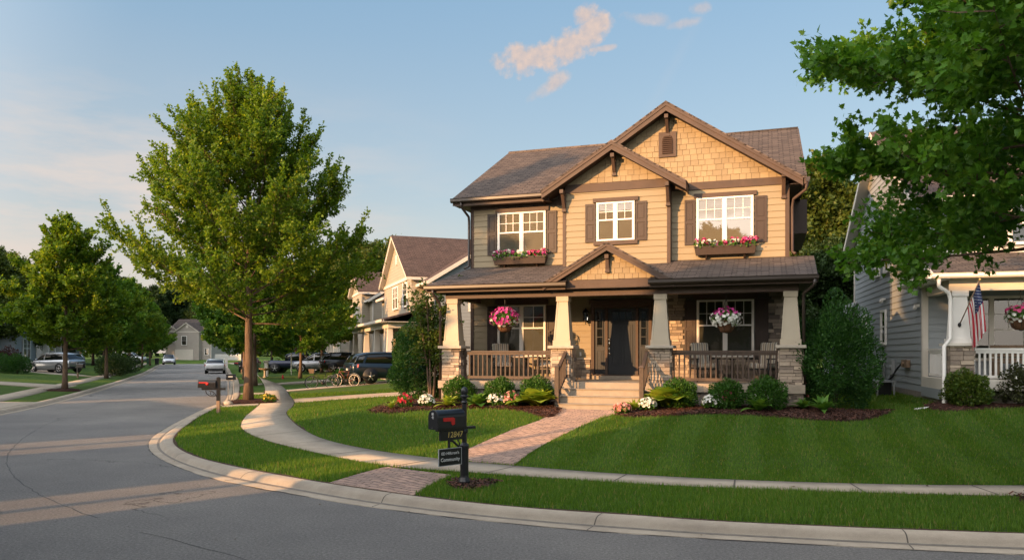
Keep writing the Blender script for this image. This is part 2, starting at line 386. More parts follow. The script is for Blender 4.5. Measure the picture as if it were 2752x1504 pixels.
M = dict(
    siding=pmat('cream_siding', (.288, .230, .144), (.252, .202, .125), rough=.65, scale=1.3, attr=True, stretch=(1, 1, 5)),
    shake=pmat('yellow_shingle', (.325, .246, .142), (.25, .186, .105), rough=.7, scale=5, attr=True, stretch=(3, 3, .7)),
    brown=pmat('brown_trim', (.078, .046, .031), (.056, .034, .024), rough=.6, scale=3, bump=.1, bscale=40, stretch=(1, 1, 1)),
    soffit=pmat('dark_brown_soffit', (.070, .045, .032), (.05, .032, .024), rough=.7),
    shutter=pmat('dark_brown_shutter', (.050, .031, .023), (.035, .022, .017), rough=.55, scale=8, stretch=(6, 6, .5)),
    rail=pmat('dark_brown_rail', (.085, .055, .038), (.05, .034, .025), rough=.6, scale=10),
    column=pmat('beige_column', (.42, .36, .27), (.38, .325, .245), rough=.6, scale=2),
    cap=pmat('stone_cap', (.42, .37, .30), (.34, .29, .235), rough=.8, scale=9, bump=.2),
    stone=pmat('ledge_stone', (.50, .40, .30), (.14, .11, .092), rough=.9, scale=14, attr=True, bump=.5, bscale=35),
    mortar=pmat('stone_joint', (.10, .085, .07), rough=.95, scale=20),
    concrete=ground_mat('concrete', 'concrete'), asphalt=ground_mat('asphalt', 'asphalt'), lawn=ground_mat('lawn', 'lawn'),
    mulch=ground_mat('mulch', 'mulch'), paver=ground_mat('brick_paver', 'paver'), soil=ground_mat('soil', 'soil'),
    chip=pmat('bark_chip', (.13, .055, .034), (.020, .010, .008), rough=.9, scale=9, attr=True),
    step=pmat('step_concrete', (.335, .28, .215), (.27, .225, .175), rough=.85, scale=5, bump=.15),
    white=pmat('white_vinyl', (.78, .75, .70), (.72, .69, .64), rough=.45, scale=2),
    trimw=pmat('cream_white_trim', (.66, .61, .53), (.60, .55, .48), rough=.55, scale=2),
    gutter=pmat('dark_bronze_gutter', (.045, .032, .026), (.035, .025, .02), rough=.35, spec=.5),
    glass=glass_mat('window_glass', refl=1.15, trans=.85), glass_up=glass_mat('bright_window_glass', refl=2.4, trans=.93), darkglass=glass_mat('dark_glass', (.012, .014, .014)),
    blind=pmat('window_blind', (.50, .46, .37), (.44, .40, .32), rough=.6, scale=2),
    darkblind=pmat('dark_window_blind', (.11, .105, .075), (.085, .08, .055), rough=.6, scale=2),
    door=pmat('black_door', (.020, .022, .026), (.015, .017, .02), rough=.35, spec=.5),
    doorpanel=pmat('door_panel', (.024, .025, .028), (.016, .018, .02), rough=.4),
    metal=pmat('brushed_nickel', (.62, .55, .45), rough=.25, metal=1.0),
    black=pmat('black_metal', (.012, .012, .014), (.008, .008, .010), rough=.32, spec=.5, scale=20),
    iron=pmat('dark_iron', (.018, .016, .015), rough=.5),
    red=pmat('red_flag_paint', (.45, .018, .015), rough=.4),
    gold=pmat('gold_number', (.62, .46, .14), rough=.45),
    lettering=pmat('white_lettering', (.72, .72, .70), rough=.5),
    roof=roof_mat('brown_shingle_roof', (.180, .136, .110), (.085, .066, .056), (.12, .095, .08)),
    roofg=roof_mat('grey_shingle_roof', (.185, .145, .122), (.082, .066, .058), (.115, .092, .080)),
    roofb=roof_mat('slate_blue_roof', (.06, .062, .075), (.04, .042, .052), (.055, .055, .065)),
    roofr=roof_mat('reddish_shingle_roof', (.15, .10, .082), (.085, .06, .052), (.115, .08, .068)),
    bark=pmat('bark', (.20, .130, .082), (.075, .05, .034), rough=.95, scale=9, bump=1.0, bscale=22, stretch=(1, 1, .22)),
    twig=pmat('dark_bark', (.07, .05, .035), (.04, .03, .02), rough=.95, scale=9),
    maple=leaf_mat('maple_leaf', (.062, .140, .012), (.155, .250, .018), (.31, .36, .028), trans=.52),
    mapledark=leaf_mat('dark_maple_leaf', (.060, .155, .016), (.115, .235, .024), (.22, .30, .034), trans=.5),
    near=leaf_mat('near_maple_leaf', (.052, .155, .014), (.098, .23, .020), (.19, .31, .034), trans=.45, rough=.42),
    oak=leaf_mat('background_leaf', (.05, .085, .015), (.09, .13, .022), (.17, .18, .035), trans=.4),
    conifer=leaf_mat('dark_far_leaf', (.020, .045, .012), (.036, .07, .016), (.06, .10, .022), trans=.3),
    box=leaf_mat('boxwood_leaf', (.022, .072, .008), (.042, .12, .013), (.09, .19, .022), trans=.3),
    yew=leaf_mat('evergreen_leaf', (.018, .064, .013), (.036, .108, .018), (.075, .17, .028), trans=.35),
    shrub=leaf_mat('shrub_leaf', (.045, .09, .014), (.085, .135, .019), (.17, .19, .03), trans=.35),
    purpleg=leaf_mat('dark_mixed_leaf', (.030, .030, .014), (.05, .060, .022), (.10, .11, .035), trans=.3),
    purple=leaf_mat('maroon_leaf', (.03, .012, .012), (.06, .022, .02), (.09, .035, .03), trans=.25),
    hosta=leaf_mat('hosta_leaf', (.17, .27, .024), (.29, .37, .04), (.42, .46, .07), trans=.3),
    green=leaf_mat('plant_leaf', (.045, .13, .016), (.085, .19, .025), (.15, .26, .04), trans=.3),
    grass=leaf_mat('grass_blade', (.060, .140, .014), (.108, .222, .025), (.20, .29, .042), trans=.55, tcol=(1.35, 1.15, .5), rough=.6, extra=(.34, .27, .11)),
    f_white=leaf_mat('white_petal', (.55, .54, .48), (.75, .74, .68), (.85, .84, .78), trans=.25, tcol=(1, 1, 1)),
    f_pink=leaf_mat('pink_petal', (.45, .02, .11), (.62, .05, .20), (.75, .22, .38), trans=.25, tcol=(1, 1, 1)),
    f_mag=leaf_mat('magenta_petal', (.40, .015, .16), (.58, .05, .28), (.70, .28, .48), trans=.25, tcol=(1, 1, 1)),
    f_red=leaf_mat('red_petal', (.42, .012, .02), (.58, .03, .06), (.66, .10, .16), trans=.25, tcol=(1, 1, 1)),
    f_salm=leaf_mat('salmon_petal', (.50, .14, .12), (.62, .26, .22), (.72, .45, .36), trans=.25, tcol=(1, 1, 1)),
    f_yel=leaf_mat('yellow_petal', (.50, .32, .02), (.62, .45, .04), (.7, .55, .1), trans=.25, tcol=(1, 1, 1)),
    wood=pmat('weathered_wood', (.28, .19, .12), (.18, .12, .08), rough=.8, scale=8, stretch=(5, 5, .5)),
    pot=pmat('coco_basket', (.16, .075, .035), (.09, .04, .02), rough=.9, scale=30, bump=.6),
    tyre=pmat('tyre_rubber', (.016, .016, .016), rough=.8), rim=pmat('alloy_rim', (.55, .55, .56), rough=.3, metal=.9),
    lamp=pmat('lamp_lens', (.75, .75, .75), rough=.15), tail=pmat('tail_light', (.42, .012, .010), rough=.25),
    plate=pmat('licence_plate', (.62, .62, .58), rough=.5), plastic=pmat('black_plastic', (.02, .02, .021), rough=.55),
    bluegrey=pmat('blue_grey_siding', (.305, .33, .345), (.27, .293, .305), rough=.65, scale=1.3, attr=True, stretch=(1, 1, 5)),
    tan=lapmat('tan_clapboard', (.36, .31, .235), (.32, .275, .21)), greylap=lapmat('grey_clapboard', (.27, .29, .30), (.24, .26, .27)),
    beigelap=lapmat('beige_clapboard', (.38, .34, .29), (.34, .30, .26)),
    cushion=None, litter=leaf_mat('dry_leaf', (.05, .03, .015), (.11, .07, .03), (.16, .13, .03), trans=.1), silt=pmat('gutter_silt', (.20, .175, .145), (.13, .115, .095), rough=.95, scale=12), found=pmat('foundation_concrete', (.27, .235, .20), (.20, .17, .145), rough=.9, scale=6, bump=.3),
    greybox=pmat('grey_utility_metal', (.30, .31, .31), (.25, .26, .26), rough=.5), greenbox=pmat('green_utility_paint', (.05, .11, .08), rough=.5),
)
# ------------------------------------------------------------------ terrain, street and paths
def catmull(pts, step):
    P = [np.array(p, float) for p in pts]; out = []
    for i in range(len(P) - 1):
        p0 = P[i - 1] if i else 2 * P[0] - P[1]; p1 = P[i]; p2 = P[i + 1]; p3 = P[i + 2] if i + 2 < len(P) else 2 * P[-1] - P[-2]
        n = max(2, int(np.linalg.norm(p2 - p1) / step))
        for k in range(n):
            t = k / n
            # centripetal-like damping: scale tangents to the segment length
            d = np.linalg.norm(p2 - p1)
            m1 = (p2 - p0) / (np.linalg.norm(p2 - p1) + np.linalg.norm(p1 - p0)) * d
            m2 = (p3 - p1) / (np.linalg.norm(p3 - p2) + d) * d
            h = 2 * t**3 - 3 * t**2 + 1, t**3 - 2 * t**2 + t, -2 * t**3 + 3 * t**2, t**3 - t**2
            out.append(h[0] * p1 + h[1] * m1 + h[2] * p2 + h[3] * m2)
    out.append(P[-1])
    return np.array(out)

KR0 = [(40, 7.9), (14, 7.95), (8, 8.12), (5.64, 8.45), (3.89, 8.74), (2.36, 9.08), (1.48, 9.40), (.78, 9.62), (-.11, 9.97), (-1.03, 10.46), (-1.9, 11.02), (-3.02, 11.85),
       (-4.21, 12.84), (-5.05, 13.6), (-5.9, 14.5), (-6.71, 15.6), (-7.5, 17.0), (-8.16, 18.63), (-8.9, 21.0), (-9.8, 24.2), (-10.8, 28.5), (-11.6, 32.3), (-13.9, 39.1), (-17.2, 48.4),
       (-21.5, 60), (-25.6, 70.2), (-38, 102), (-54.5, 137)]
GR0 = [(40, 7.35), (14, 7.4), (8, 7.6), (5.31, 7.95), (4.0, 8.2), (2.77, 8.5), (1.39, 8.86), (.39, 9.22), (-.36, 9.56), (-1.11, 9.94), (-1.89, 10.38), (-2.5, 10.78), (-3.43, 11.5), (-4.48, 12.3),
       (-5.4, 13.2), (-6.55, 14.6), (-7.5, 16.0), (-8.22, 17.36), (-8.88, 18.98), (-9.54, 21.17), (-10.4, 24.4), (-11.45, 28.7), (-12.2, 32.4), (-14.5, 39.2), (-17.85, 48.6), (-22.1, 60.2), (-26.2, 70.4), (-38.6, 102), (-55.1, 137.2)]
GL0 = [(40, -3), (6, -2.6), (-1, -1.4), (-6.5, 2.2), (-10.5, 6.8), (-13.5, 13), (-15.5, 19), (-16.95, 25.4), (-18.75, 31.72), (-24.1, 46.4), (-29.6, 60.5), (-36.3, 77), (-54.3, 119), (-61.5, 137)]
KR = catmull(KR0, .25); GR = catmull(GR0, .25); GL = catmull(GL0, .4)
def offset(P, d):
    T = np.gradient(P, axis=0); T /= np.linalg.norm(T, axis=1)[:, None]
    return P + np.stack([T[:, 1], -T[:, 0]], 1) * d
KL = offset(GL, -.6)
if np.linalg.norm(KL[len(KL)//2] - np.array((0, 30))) < np.linalg.norm(GL[len(GL)//2] - np.array((0, 30))): KL = offset(GL, .6)
ROAD_POLY = np.vstack([KR, KL[::-1]])

def pip(P, poly):
    x, y = P[:, 0], P[:, 1]; ins = np.zeros(len(P), bool)
    px, py = poly[:, 0], poly[:, 1]; j = len(poly) - 1
    for i in range(len(poly)):
        c = ((py[i] > y) != (py[j] > y))
        if c.any():
            xx = (px[j] - px[i]) * (y - py[i]) / (py[j] - py[i] + 1e-12) + px[i]
            ins ^= c & (x < xx)
        j = i
    return ins

def pdist(P, line):
    best = np.full(len(P), 1e9)
    A = line[:-1]; B = line[1:]; D = B - A; LL = (D**2).sum(1) + 1e-9
    for i in range(0, len(P), 4000):
        Q = P[i:i + 4000, None, :]
        t = np.clip(((Q - A) * D).sum(2) / LL, 0, 1)
        e = Q - (A + t[..., None] * D)
        best[i:i + 4000] = np.sqrt((e**2).sum(2).min(1))
    return best

HA = R(18.3); HO = np.array([3.37, 23.3]); HU = np.array([math.cos(HA), -math.sin(HA)]); HV = np.array([math.sin(HA), math.cos(HA)])
NO = np.array((11.87, 22.1)); NA = R(15); NU = np.array((math.cos(NA), -math.sin(NA))); NV = np.array((math.sin(NA), math.cos(NA)))
KRc = KR[::3]; KLc = KL[::3]; RPc = np.vstack([KRc, KLc[::-1]])
def terr(X, Y):
    P = np.stack([np.atleast_1d(X).astype(float), np.atleast_1d(Y).astype(float)], 1)
    d = np.minimum(pdist(P, KRc), pdist(P, KLc))
    ins = pip(P, RPc)
    z = .10 + .03 * np.clip(d / 1.2, 0, 1) + .058 * np.clip(d - 2.9, 0, 9.6)
    for O_, U_, V_, u0, u1, v0, top in ((HO, HU, HV, -5.2, 5.2, -2.5, .66), (NO, NU, NV, -.2, 9, -2.4, .74)):
        q = P - O_; u = q @ U_; v = q @ V_
        e = np.hypot(np.maximum(np.maximum(u0 - u, u - u1), 0), np.maximum(np.maximum(v0 - v, v - 10), 0))
        m = top - .085 * e; k = .06; h = np.clip(.5 + (z - m) / (2 * k), 0, 1)
        z = m + (z - m) * h + k * h * (1 - h)
    z = np.minimum(z, .09 + .12 * d + .02)
    return np.where(ins, np.where(d < .06, .09, np.where(d < .3, .10 - d * .8, -.22)), z)
def tz(x, y): return float(terr(x, y)[0])

def gp(px, py):
    """Ground point seen at a photograph pixel (used once, to lay the plan out)."""
    z = .1
    for _ in range(25):
        Y = (HC - z) * FPX / (py - CY); X = (px - CX) / FPX * Y
        z = .5 * z + .5 * max(tz(X, Y), 0)
    return np.array([X, Y])
def gps(pts): return np.array([gp(*p) for p in pts])

def h2w(u, v): p = HO + HU * u + HV * v; return (float(p[0]), float(p[1]))
def w2h(P): d = P - HO; return d @ HU, d @ HV

def structure(o): o['kind'] = 'structure'; return o

# lawn sheet: dense near the camera and along the street, reaching the horizon
def axis(dense0, dense1, step, lo, hi, grow=1.35):
    a = list(np.arange(dense0, dense1, step)); s = step; x = a[-1]
    while x < hi: s *= grow; x += s; a.append(x)
    s = step; x = a[0]
    while x > lo: s *= grow; x -= s; a.insert(0, x)
    return np.array(a)
xs = np.concatenate([np.arange(-700, -70, 45.0), np.arange(-66, -16, .5), axis(-15.9, 16, .22, -15.95, 700)])
ys = np.concatenate([axis(7, 42, .25, -300, 42.1), np.arange(42.6, 150, .9), np.arange(155, 900, 60.0)])
gx, gy = np.meshgrid(np.unique(xs), np.unique(ys)); nx, ny = gx.shape[1], gx.shape[0]
gz = terr(gx.ravel(), gy.ravel())
rng = np.random.default_rng(3)
idx = np.arange(nx * ny).reshape(ny, nx)
F = np.stack([idx[:-1, :-1], idx[:-1, 1:], idx[1:, 1:], idx[1:, :-1]], -1).reshape(-1, 4)
structure(link('lawn', np_mesh('lawn', np.stack([gx.ravel(), gy.ravel(), gz], 1), F, smooth=True), M['lawn']))

def flat(name, poly, z, mat, zoff=.02, uvhouse=False, skirt=.12):
    """A slab over the ground inside a polygon (world XY), draped on the terrain."""
    import bmesh
    poly = np.asarray(poly)
    bm = bmesh.new()
    n = len(poly)
    o = HO if uvhouse else np.zeros(2)
    def loc(p):
        if uvhouse: d = p - HO; return (float(d @ HU), float(d @ HV))
        return (float(p[0]), float(p[1]))
    zz = terr(poly[:, 0], poly[:, 1]) + zoff if z is None else np.full(n, z)
    top = [bm.verts.new((*loc(p), float(h))) for p, h in zip(poly, zz)]
    bot = [bm.verts.new((*loc(p), float(h) - skirt)) for p, h in zip(poly, zz)]
    f = bm.faces.new(top)
    for i in range(n): bm.faces.new((top[i], bot[i], bot[(i + 1) % n], top[(i + 1) % n]))
    bmesh.ops.triangulate(bm, faces=[f])
    bmesh.ops.recalc_face_normals(bm, faces=bm.faces)
    me = bpy.data.meshes.new(name); bm.to_mesh(me); bm.free(); auto_uv(me)
    ob = structure(link(name, me, mat))
    if uvhouse: ob.location = (HO[0], HO[1], 0); ob.rotation_euler = (0, 0, -HA)
    return ob

m = MB(); m.add([(-220, -40, 0), (80, -40, 0), (80, 170, 0), (-220, 170, 0)], [(0, 1, 2, 3)])
structure(m.build('road', M['asphalt'], fix=False))

def kerb(name, G, K, lo=None):
    """Rolled concrete kerb and gutter lofted between the gutter edge G and the grass edge K."""
    prof = [(0, -.05), (0, .006), (.03, .012), (.38, .014), (.43, .020), (.50, .062), (.56, .090), (.66, .107), (.80, .112), (.94, .113), (1.0, .106), (1.0, -.1)]
    if len(G) != len(K):
        idx = [np.argmin(((G - k)**2).sum(1)) for k in K]; G = G[idx]
    V = []; 
    for g, k in zip(G, K):
        for t, z in prof: V.append((*(g + (k - g) * t), z))
    n = len(prof); F = []
    for i in range(len(K) - 1):
        for j in range(n - 1): F.append((i * n + j, i * n + j + 1, (i + 1) * n + j + 1, (i + 1) * n + j))
    o = structure(link(name, np_mesh(name, V, F, smooth=True), M['concrete']))
    # tooled joints
    mb = MB(); acc = 0; last = K[0]; phase = 1.4
    for i in range(1, len(K) - 1):
        acc += np.linalg.norm(K[i] - K[i - 1])
        if acc > 3.05 and K[i][1] < 60:
            acc = 0; T = K[i + 1] - K[i - 1]; T = T / np.linalg.norm(T) * .008
            vs = []
            for t, z in prof[1:-1]:
                p = G[i] + (K[i] - G[i]) * t; vs += [(*(p - T), z + .003), (*(p + T), z + .003)]
            mb.add(vs, [(2 * j, 2 * j + 1, 2 * j + 3, 2 * j + 2) for j in range(len(prof) - 3)])
    structure(mb.build(name + '_joint', M['mortar'], uv=False, fix=False))
    # silt left along the flow line
    g = np.random.default_rng(9); V = []; F = []; w = np.convolve(g.normal(0, 1, len(K)), np.ones(9) / 9, 'same') * .05
    for i in range(len(K)):
        a = G[i] + (K[i] - G[i]) * (.33 - .5 * abs(w[i])); b = G[i] + (K[i] - G[i]) * .43; V += [(*a, .0175), (*b, .024)]
        if i: F.append((2 * i - 2, 2 * i - 1, 2 * i + 1, 2 * i))
    structure(link('gutter_silt', np_mesh('gutter_silt', V, F), M['silt']))
kerb('kerb', GR, KR); kerb('kerb', GL, KL)

# thatch and bare soil where the turf meets the kerb and the walks
def soil_edge(P, side, w, seed):
    g = np.random.default_rng(seed); P = P[(P[:, 1] < 40) & (np.abs(P[:, 0]) < 17)]
    T = np.gradient(P, axis=0); T /= np.linalg.norm(T, axis=1)[:, None]; n = np.stack([T[:, 1], -T[:, 0]], 1) * side
    ww = w * (.45 + 1.1 * np.abs(np.convolve(g.normal(0, 1, len(P)), np.ones(3) / 3, 'same')))[:, None]
    Q = P + n * ww; P0 = P - n * .02; V = []; F = []
    za, zb = terr(P0[:, 0], P0[:, 1]), terr(Q[:, 0], Q[:, 1])
    for i in range(len(P)):
        V += [(*P0[i], max(za[i], .09) + .017), (*Q[i], zb[i] + .010)]
        if i: F.append((2 * i - 2, 2 * i - 1, 2 * i + 1, 2 * i))
    structure(link('soil_edge', np_mesh('soil_edge', V, F, smooth=True), M['soil']))
# dark tar seam along the gutter and the wandering paving seams of the road
def seam(name, pts, w, z=.004):
    P = catmull(pts, .2); T = np.gradient(P, axis=0); T /= np.linalg.norm(T, axis=1)[:, None] + 1e-9
    Nn = np.stack([T[:, 1], -T[:, 0]], 1)
    ww = w * (.55 + .45 * np.abs(np.sin(np.arange(len(P)) * 1.7) * np.sin(np.arange(len(P)) * .37)))[:, None]
    jit = (np.random.default_rng(5).normal(0, .012, len(P)))[:, None] * Nn
    V = np.concatenate([np.c_[P + Nn * ww + jit, np.full(len(P), z)], np.c_[P - Nn * ww + jit, np.full(len(P), z)]]); n = len(P)
    F = [(i, i + 1, n + i + 1, n + i) for i in range(n - 1)]
    return structure(link(name, np_mesh(name, V, F), M['plastic']))
seam('road_seam', [tuple(p) for p in offset(GR, 0)[8:-8:6] + 0], .017, .006)
arc = [(404, 1010), (380, 1030), (301, 1068), (198, 1115), (134, 1136), (79, 1166), (32, 1205), (18, 1236), (25, 1262), (48, 1290), (83, 1314), (127, 1339), (190, 1364), (260, 1392)]
seam('road_seam', [tuple(np.array(((x - CX) / FPX * HC * FPX / (y - CY), HC * FPX / (y - CY)))) for x, y in arc], .007)
arc = [(372, 1430), (470, 1450), (560, 1477), (640, 1495), (690, 1510)]
seam('road_crack', [tuple(np.array(((x - CX) / FPX * HC * FPX / (y - CY), HC * FPX / (y - CY)))) for x, y in arc], .006)

SN0 = [(40, 10.2), (20, 10.3), (10, 10.36), (7.0, 10.46), (5.66, 10.6), (4.11, 10.84), (2.57, 11.2), (1.26, 11.66), (.34, 12.04), (-.7, 12.5), (-2.1, 13.2), (-3.15, 14.2), (-4.67, 16.0), (-5.6, 17.2), (-6.3, 18.3), (-6.85, 19.4),
       (-7.6, 21.8), (-8.38, 24.54), (-9.6, 29.3), (-12.93, 40.2), (-17.57, 53.8), (-22.71, 68.3), (-34.5, 100), (-51, 137)]
SF0 = [(40, 11.0), (20, 11.05), (10, 11.1), (7.46, 11.2), (5.9, 11.3), (4.41, 11.52), (2.92, 11.88), (1.5, 12.42), (.1, 13.15), (-.76, 13.65), (-2.36, 14.9), (-3.57, 16.2), (-4.5, 17.45), (-5.5, 19.4),
       (-6.5, 22.1), (-7.3, 25.1), (-8.46, 29.76), (-9.95, 34.3), (-11.8, 40), (-13.9, 45.9), (-20.6, 62.3), (-33.2, 99.6), (-49.7, 136.6)]
SN = catmull(SN0, .35); SF = catmull(SF0, .35)
LN0 = [(-17.5, 20.5), (-20.8, 31.9), (-24.3, 40.9), (-27.9, 50.6), (-36.0, 70.6), (-56, 117), (-64, 136)]
LF0 = [(-19.0, 20), (-22.2, 32.0), (-25.7, 41.2), (-29.3, 51), (-37.5, 71.2), (-57.4, 117.6), (-65.4, 136.6)]
LN = catmull(LN0, .5); LF = catmull(LF0, .5)

def strip(name, A, B, mat, zoff=.022, joints=None):
    n = 240 if len(A) > 240 else len(A)
    def res(P):
        s = np.concatenate([[0], np.cumsum(np.linalg.norm(np.diff(P, axis=0), axis=1))]); return P, s
    P, s = res(A)
    q = np.linspace(0, s[-1], max(40, int(s[-1] / .35)))
    a = np.stack([np.interp(q, s, P[:, 0]), np.interp(q, s, P[:, 1])], 1)
    ib = np.array([np.argmin(((B - p)**2).sum(1)) for p in a]); ib = np.maximum.accumulate(ib)
    sb = np.concatenate([[0], np.cumsum(np.linalg.norm(np.diff(B, axis=0), axis=1))])
    ker = np.ones(9) / 9; qb = np.convolve(np.pad(sb[ib], 4, mode='edge'), ker, 'valid')
    b = np.stack([np.interp(qb, sb, B[:, 0]), np.interp(qb, sb, B[:, 1])], 1)
    za = terr(a[:, 0], a[:, 1]) + zoff; zb = terr(b[:, 0], b[:, 1]) + zoff
    V = np.concatenate([np.c_[a, za], np.c_[b, zb], np.c_[a, za - .15], np.c_[b, zb - .15]]); n = len(a)
    F = []
    for i in range(n - 1):
        F += [(i, n + i, n + i + 1, i + 1), (i, i + 1, 2 * n + i + 1, 2 * n + i), (n + i, 3 * n + i, 3 * n + i + 1, n + i + 1)]
    structure(link(name, np_mesh(name, V, F), mat))
    if joints:
        mb = MB(); acc = joints * .3
        for i in range(1, n - 1):
            acc += np.linalg.norm((a[i] + b[i] - a[i - 1] - b[i - 1]) / 2)
            if acc > joints and a[i][1] < 70:
                acc = 0; T = (a[i + 1] - a[i - 1]); T = T / np.linalg.norm(T) * .013
                mb.add([(*(a[i] - T), za[i] + .004), (*(a[i] + T), za[i] + .004), (*(b[i] + T), zb[i] + .004), (*(b[i] - T), zb[i] + .004)], [(0, 1, 2, 3)])
        structure(mb.build(name + '_joint', M['mortar'], uv=False, fix=False))
def lotside(P):
    T = np.gradient(P, axis=0); i = len(P) // 3; n = np.array((T[i, 1], -T[i, 0])); n /= np.linalg.norm(n)
    return 1 if n @ (np.array((2, 24.0)) - P[i]) > 0 else -1
soil_edge(KR, lotside(KR), .055, 1); soil_edge(SF, lotside(SF), .05, 2); soil_edge(SN, -lotside(SN), .035, 3)
strip('sidewalk', SN, SF, M['concrete'], joints=1.7)
strip('sidewalk', LN, LF, M['concrete'], joints=1.8)

WL = gps([(1197, 1236), (1261, 1206), (1379, 1154.5), (1450, 1130), (1504, 1110)]); WR = gps([(1382.6, 1249), (1443, 1206), (1571, 1142), (1640, 1117), (1668, 1108)])
WL[-1] = h2w(-1.12, -3.45); WR[-1] = h2w(.93, -3.45)
WPOLY = np.vstack([catmull(WL, .5), catmull(WR, .5)[::-1]])
flat('brick_walkway', WPOLY, None, M['paver'], zoff=.018, uvhouse=True)
APOLY = gps([(1037, 1255), (1125, 1266), (1215, 1277), (1165, 1300), (1110, 1333), (1040, 1321), (960, 1309), (885, 1298), (960, 1275)])
flat('brick_apron', APOLY, None, M['paver'], zoff=.014, uvhouse=True)
XPOLY = gps([(788, 1072), (900, 1064), (1100, 1052), (1180, 1047), (1180, 1056), (1100, 1062), (900, 1074), (793, 1082)])
flat('garden_path', XPOLY, None, M['concrete'], zoff=.014)
CP = []
for (a, b, c, d) in (((-9.75, 29.6), (-9.35, 28.2), (-10.6, 27.6), (-11.0, 29.4)), ((-12.0, 37.1), (-11.6, 35.8), (-12.7, 35.3), (-13.1, 36.9)), ((-15.6, 48), (-15.1, 46.4), (-16.4, 46), (-16.9, 47.6)),
                     ((-20.7, 30.4), (-19.5, 27.0), (-17.9, 26.6), (-19.0, 30.6)), ((-25.8, 45.3), (-24.8, 42.4), (-23.1, 42.3), (-24.0, 45)), ((-32.3, 61.5), (-31.2, 58.6), (-29.3, 58.6), (-30.5, 61.5)), ((-38.5, 76.5), (-37.3, 73.6), (-35.3, 73.6), (-36.5, 76.5)), ((-47.5, 98), (-46.1, 95), (-44.3, 95), (-45.5, 98))):
    CP.append(np.array([a, b, c, d])); flat('driveway_apron', CP[-1], None, M['concrete'], zoff=.016)
DP = [np.array([(-25.4, 42.4), (-26.6, 45.6), (-32.5, 46.9), (-32.5, 44.2)]), np.array([(-37.0, 61.9), (-33.4, 61.4), (-45.5, 73.5), (-48, 69.5)]), np.array([(-14.2, 46.2), (-15.0, 48.6), (-7.5, 52.5), (-6.5, 49)]), np.array([(-11.3, 38.2), (-11.8, 39.6), (-6.3, 45.4), (-4.2, 43.6)])]
for p in DP: flat('driveway', p, None, M['concrete'], zoff=.014)

# mulch beds
def smooth_poly(pts, step=.3): return catmull(list(pts) + [pts[0]], step)[:-1]
BEDL = np.vstack([catmull(gps([(985, 1108), (1044, 1113), (1104.5, 1106.6), (1149, 1102.8), (1267, 1098.6), (1347, 1100), (1398, 1106.6), (1459, 1123), (1485, 1123), (1509, 1111)]), .3), np.array([h2w(-1.25, -2.4), h2w(-5.2, -2.3), h2w(-6.9, -.6)])])
BEDR = np.vstack([catmull(gps([(1646, 1117), (1698, 1123), (1781, 1120), (1880, 1114.6), (1979, 1116), (2078, 1122), (2177, 1130), (2259, 1133.5), (2320, 1131), (2352, 1124)]), .3), np.array([h2w(7.2, -2.0), h2w(5.3, -2.2), h2w(1.1, -2.4)])])
BEDN = np.vstack([catmull(gps([(2474, 1089), (2490, 1098), (2513, 1103), (2550, 1106.8), (2607, 1104), (2663, 1100), (2790, 1096)]), .3), gps([(2800, 1080), (2560, 1080)])])
def ring(c, r, n=26, seed=1):
    g = np.random.default_rng(seed); a = np.linspace(0, 2 * np.pi, n, endpoint=False)
    rr = r * (1 + .13 * np.sin(3 * a + g.uniform(0, 6)) + .06 * g.normal(size=n))
    return np.stack([c[0] + rr * np.cos(a), c[1] + rr * np.sin(a)], 1)
TREE_MAIN = gp(669, 1080); TREE_LEFT = np.array((-22.9, 39.3)); TREE_NEAR = np.array((7.15, 9.75)); BOX_FRONT = gp(1248, 1302)
RINGS = [(TREE_MAIN + np.array((.05, -.1)), 1.25), (TREE_LEFT, .85), (TREE_NEAR, .62), (BOX_FRONT + np.array((.1, 0)), .42)]
BEDS = [BEDL, BEDR, BEDN] + [ring(c, r, seed=i) for i, (c, r) in enumerate(RINGS)]

def drape(name, poly, mat, h, step=.16, seed=0):
    """Bed of loose material heaped a little above the ground."""
    lo = poly.min(0) - .1; hi = poly.max(0) + .1
    gx, gy = np.meshgrid(np.arange(lo[0], hi[0], step), np.arange(lo[1], hi[1], step))
    P = np.stack([gx.ravel(), gy.ravel()], 1); ins = pip(P, poly); d = pdist(P, np.vstack([poly, poly[:1]]))
    g = np.random.default_rng(seed)
    z = terr(P[:, 0], P[:, 1]) + np.where(ins, h * np.clip(d / .35, 0, 1) + .012 + g.normal(0, .010, len(P)) * np.clip(d / .15, 0, 1), -.03 - np.clip(d, 0, .3) * .6)
    nx, ny = gx.shape[1], gx.shape[0]; idx = np.arange(nx * ny).reshape(ny, nx)
    F = np.stack([idx[:-1, :-1], idx[:-1, 1:], idx[1:, 1:], idx[1:, :-1]], -1).reshape(-1, 4)
    ok = (ins | (d < step * 1.5)); F = F[ok[F].any(1)]
    o = link(name, np_mesh(name, np.c_[P, z], F, smooth=True), mat); o['kind'] = 'stuff'
    return o
MZ = []
for i, b in enumerate(BEDS):
    drape('mulch', b, M['soil'] if i == 6 else M['mulch'], .05 if i < 3 else (.03 if i == 6 else .09), seed=i)

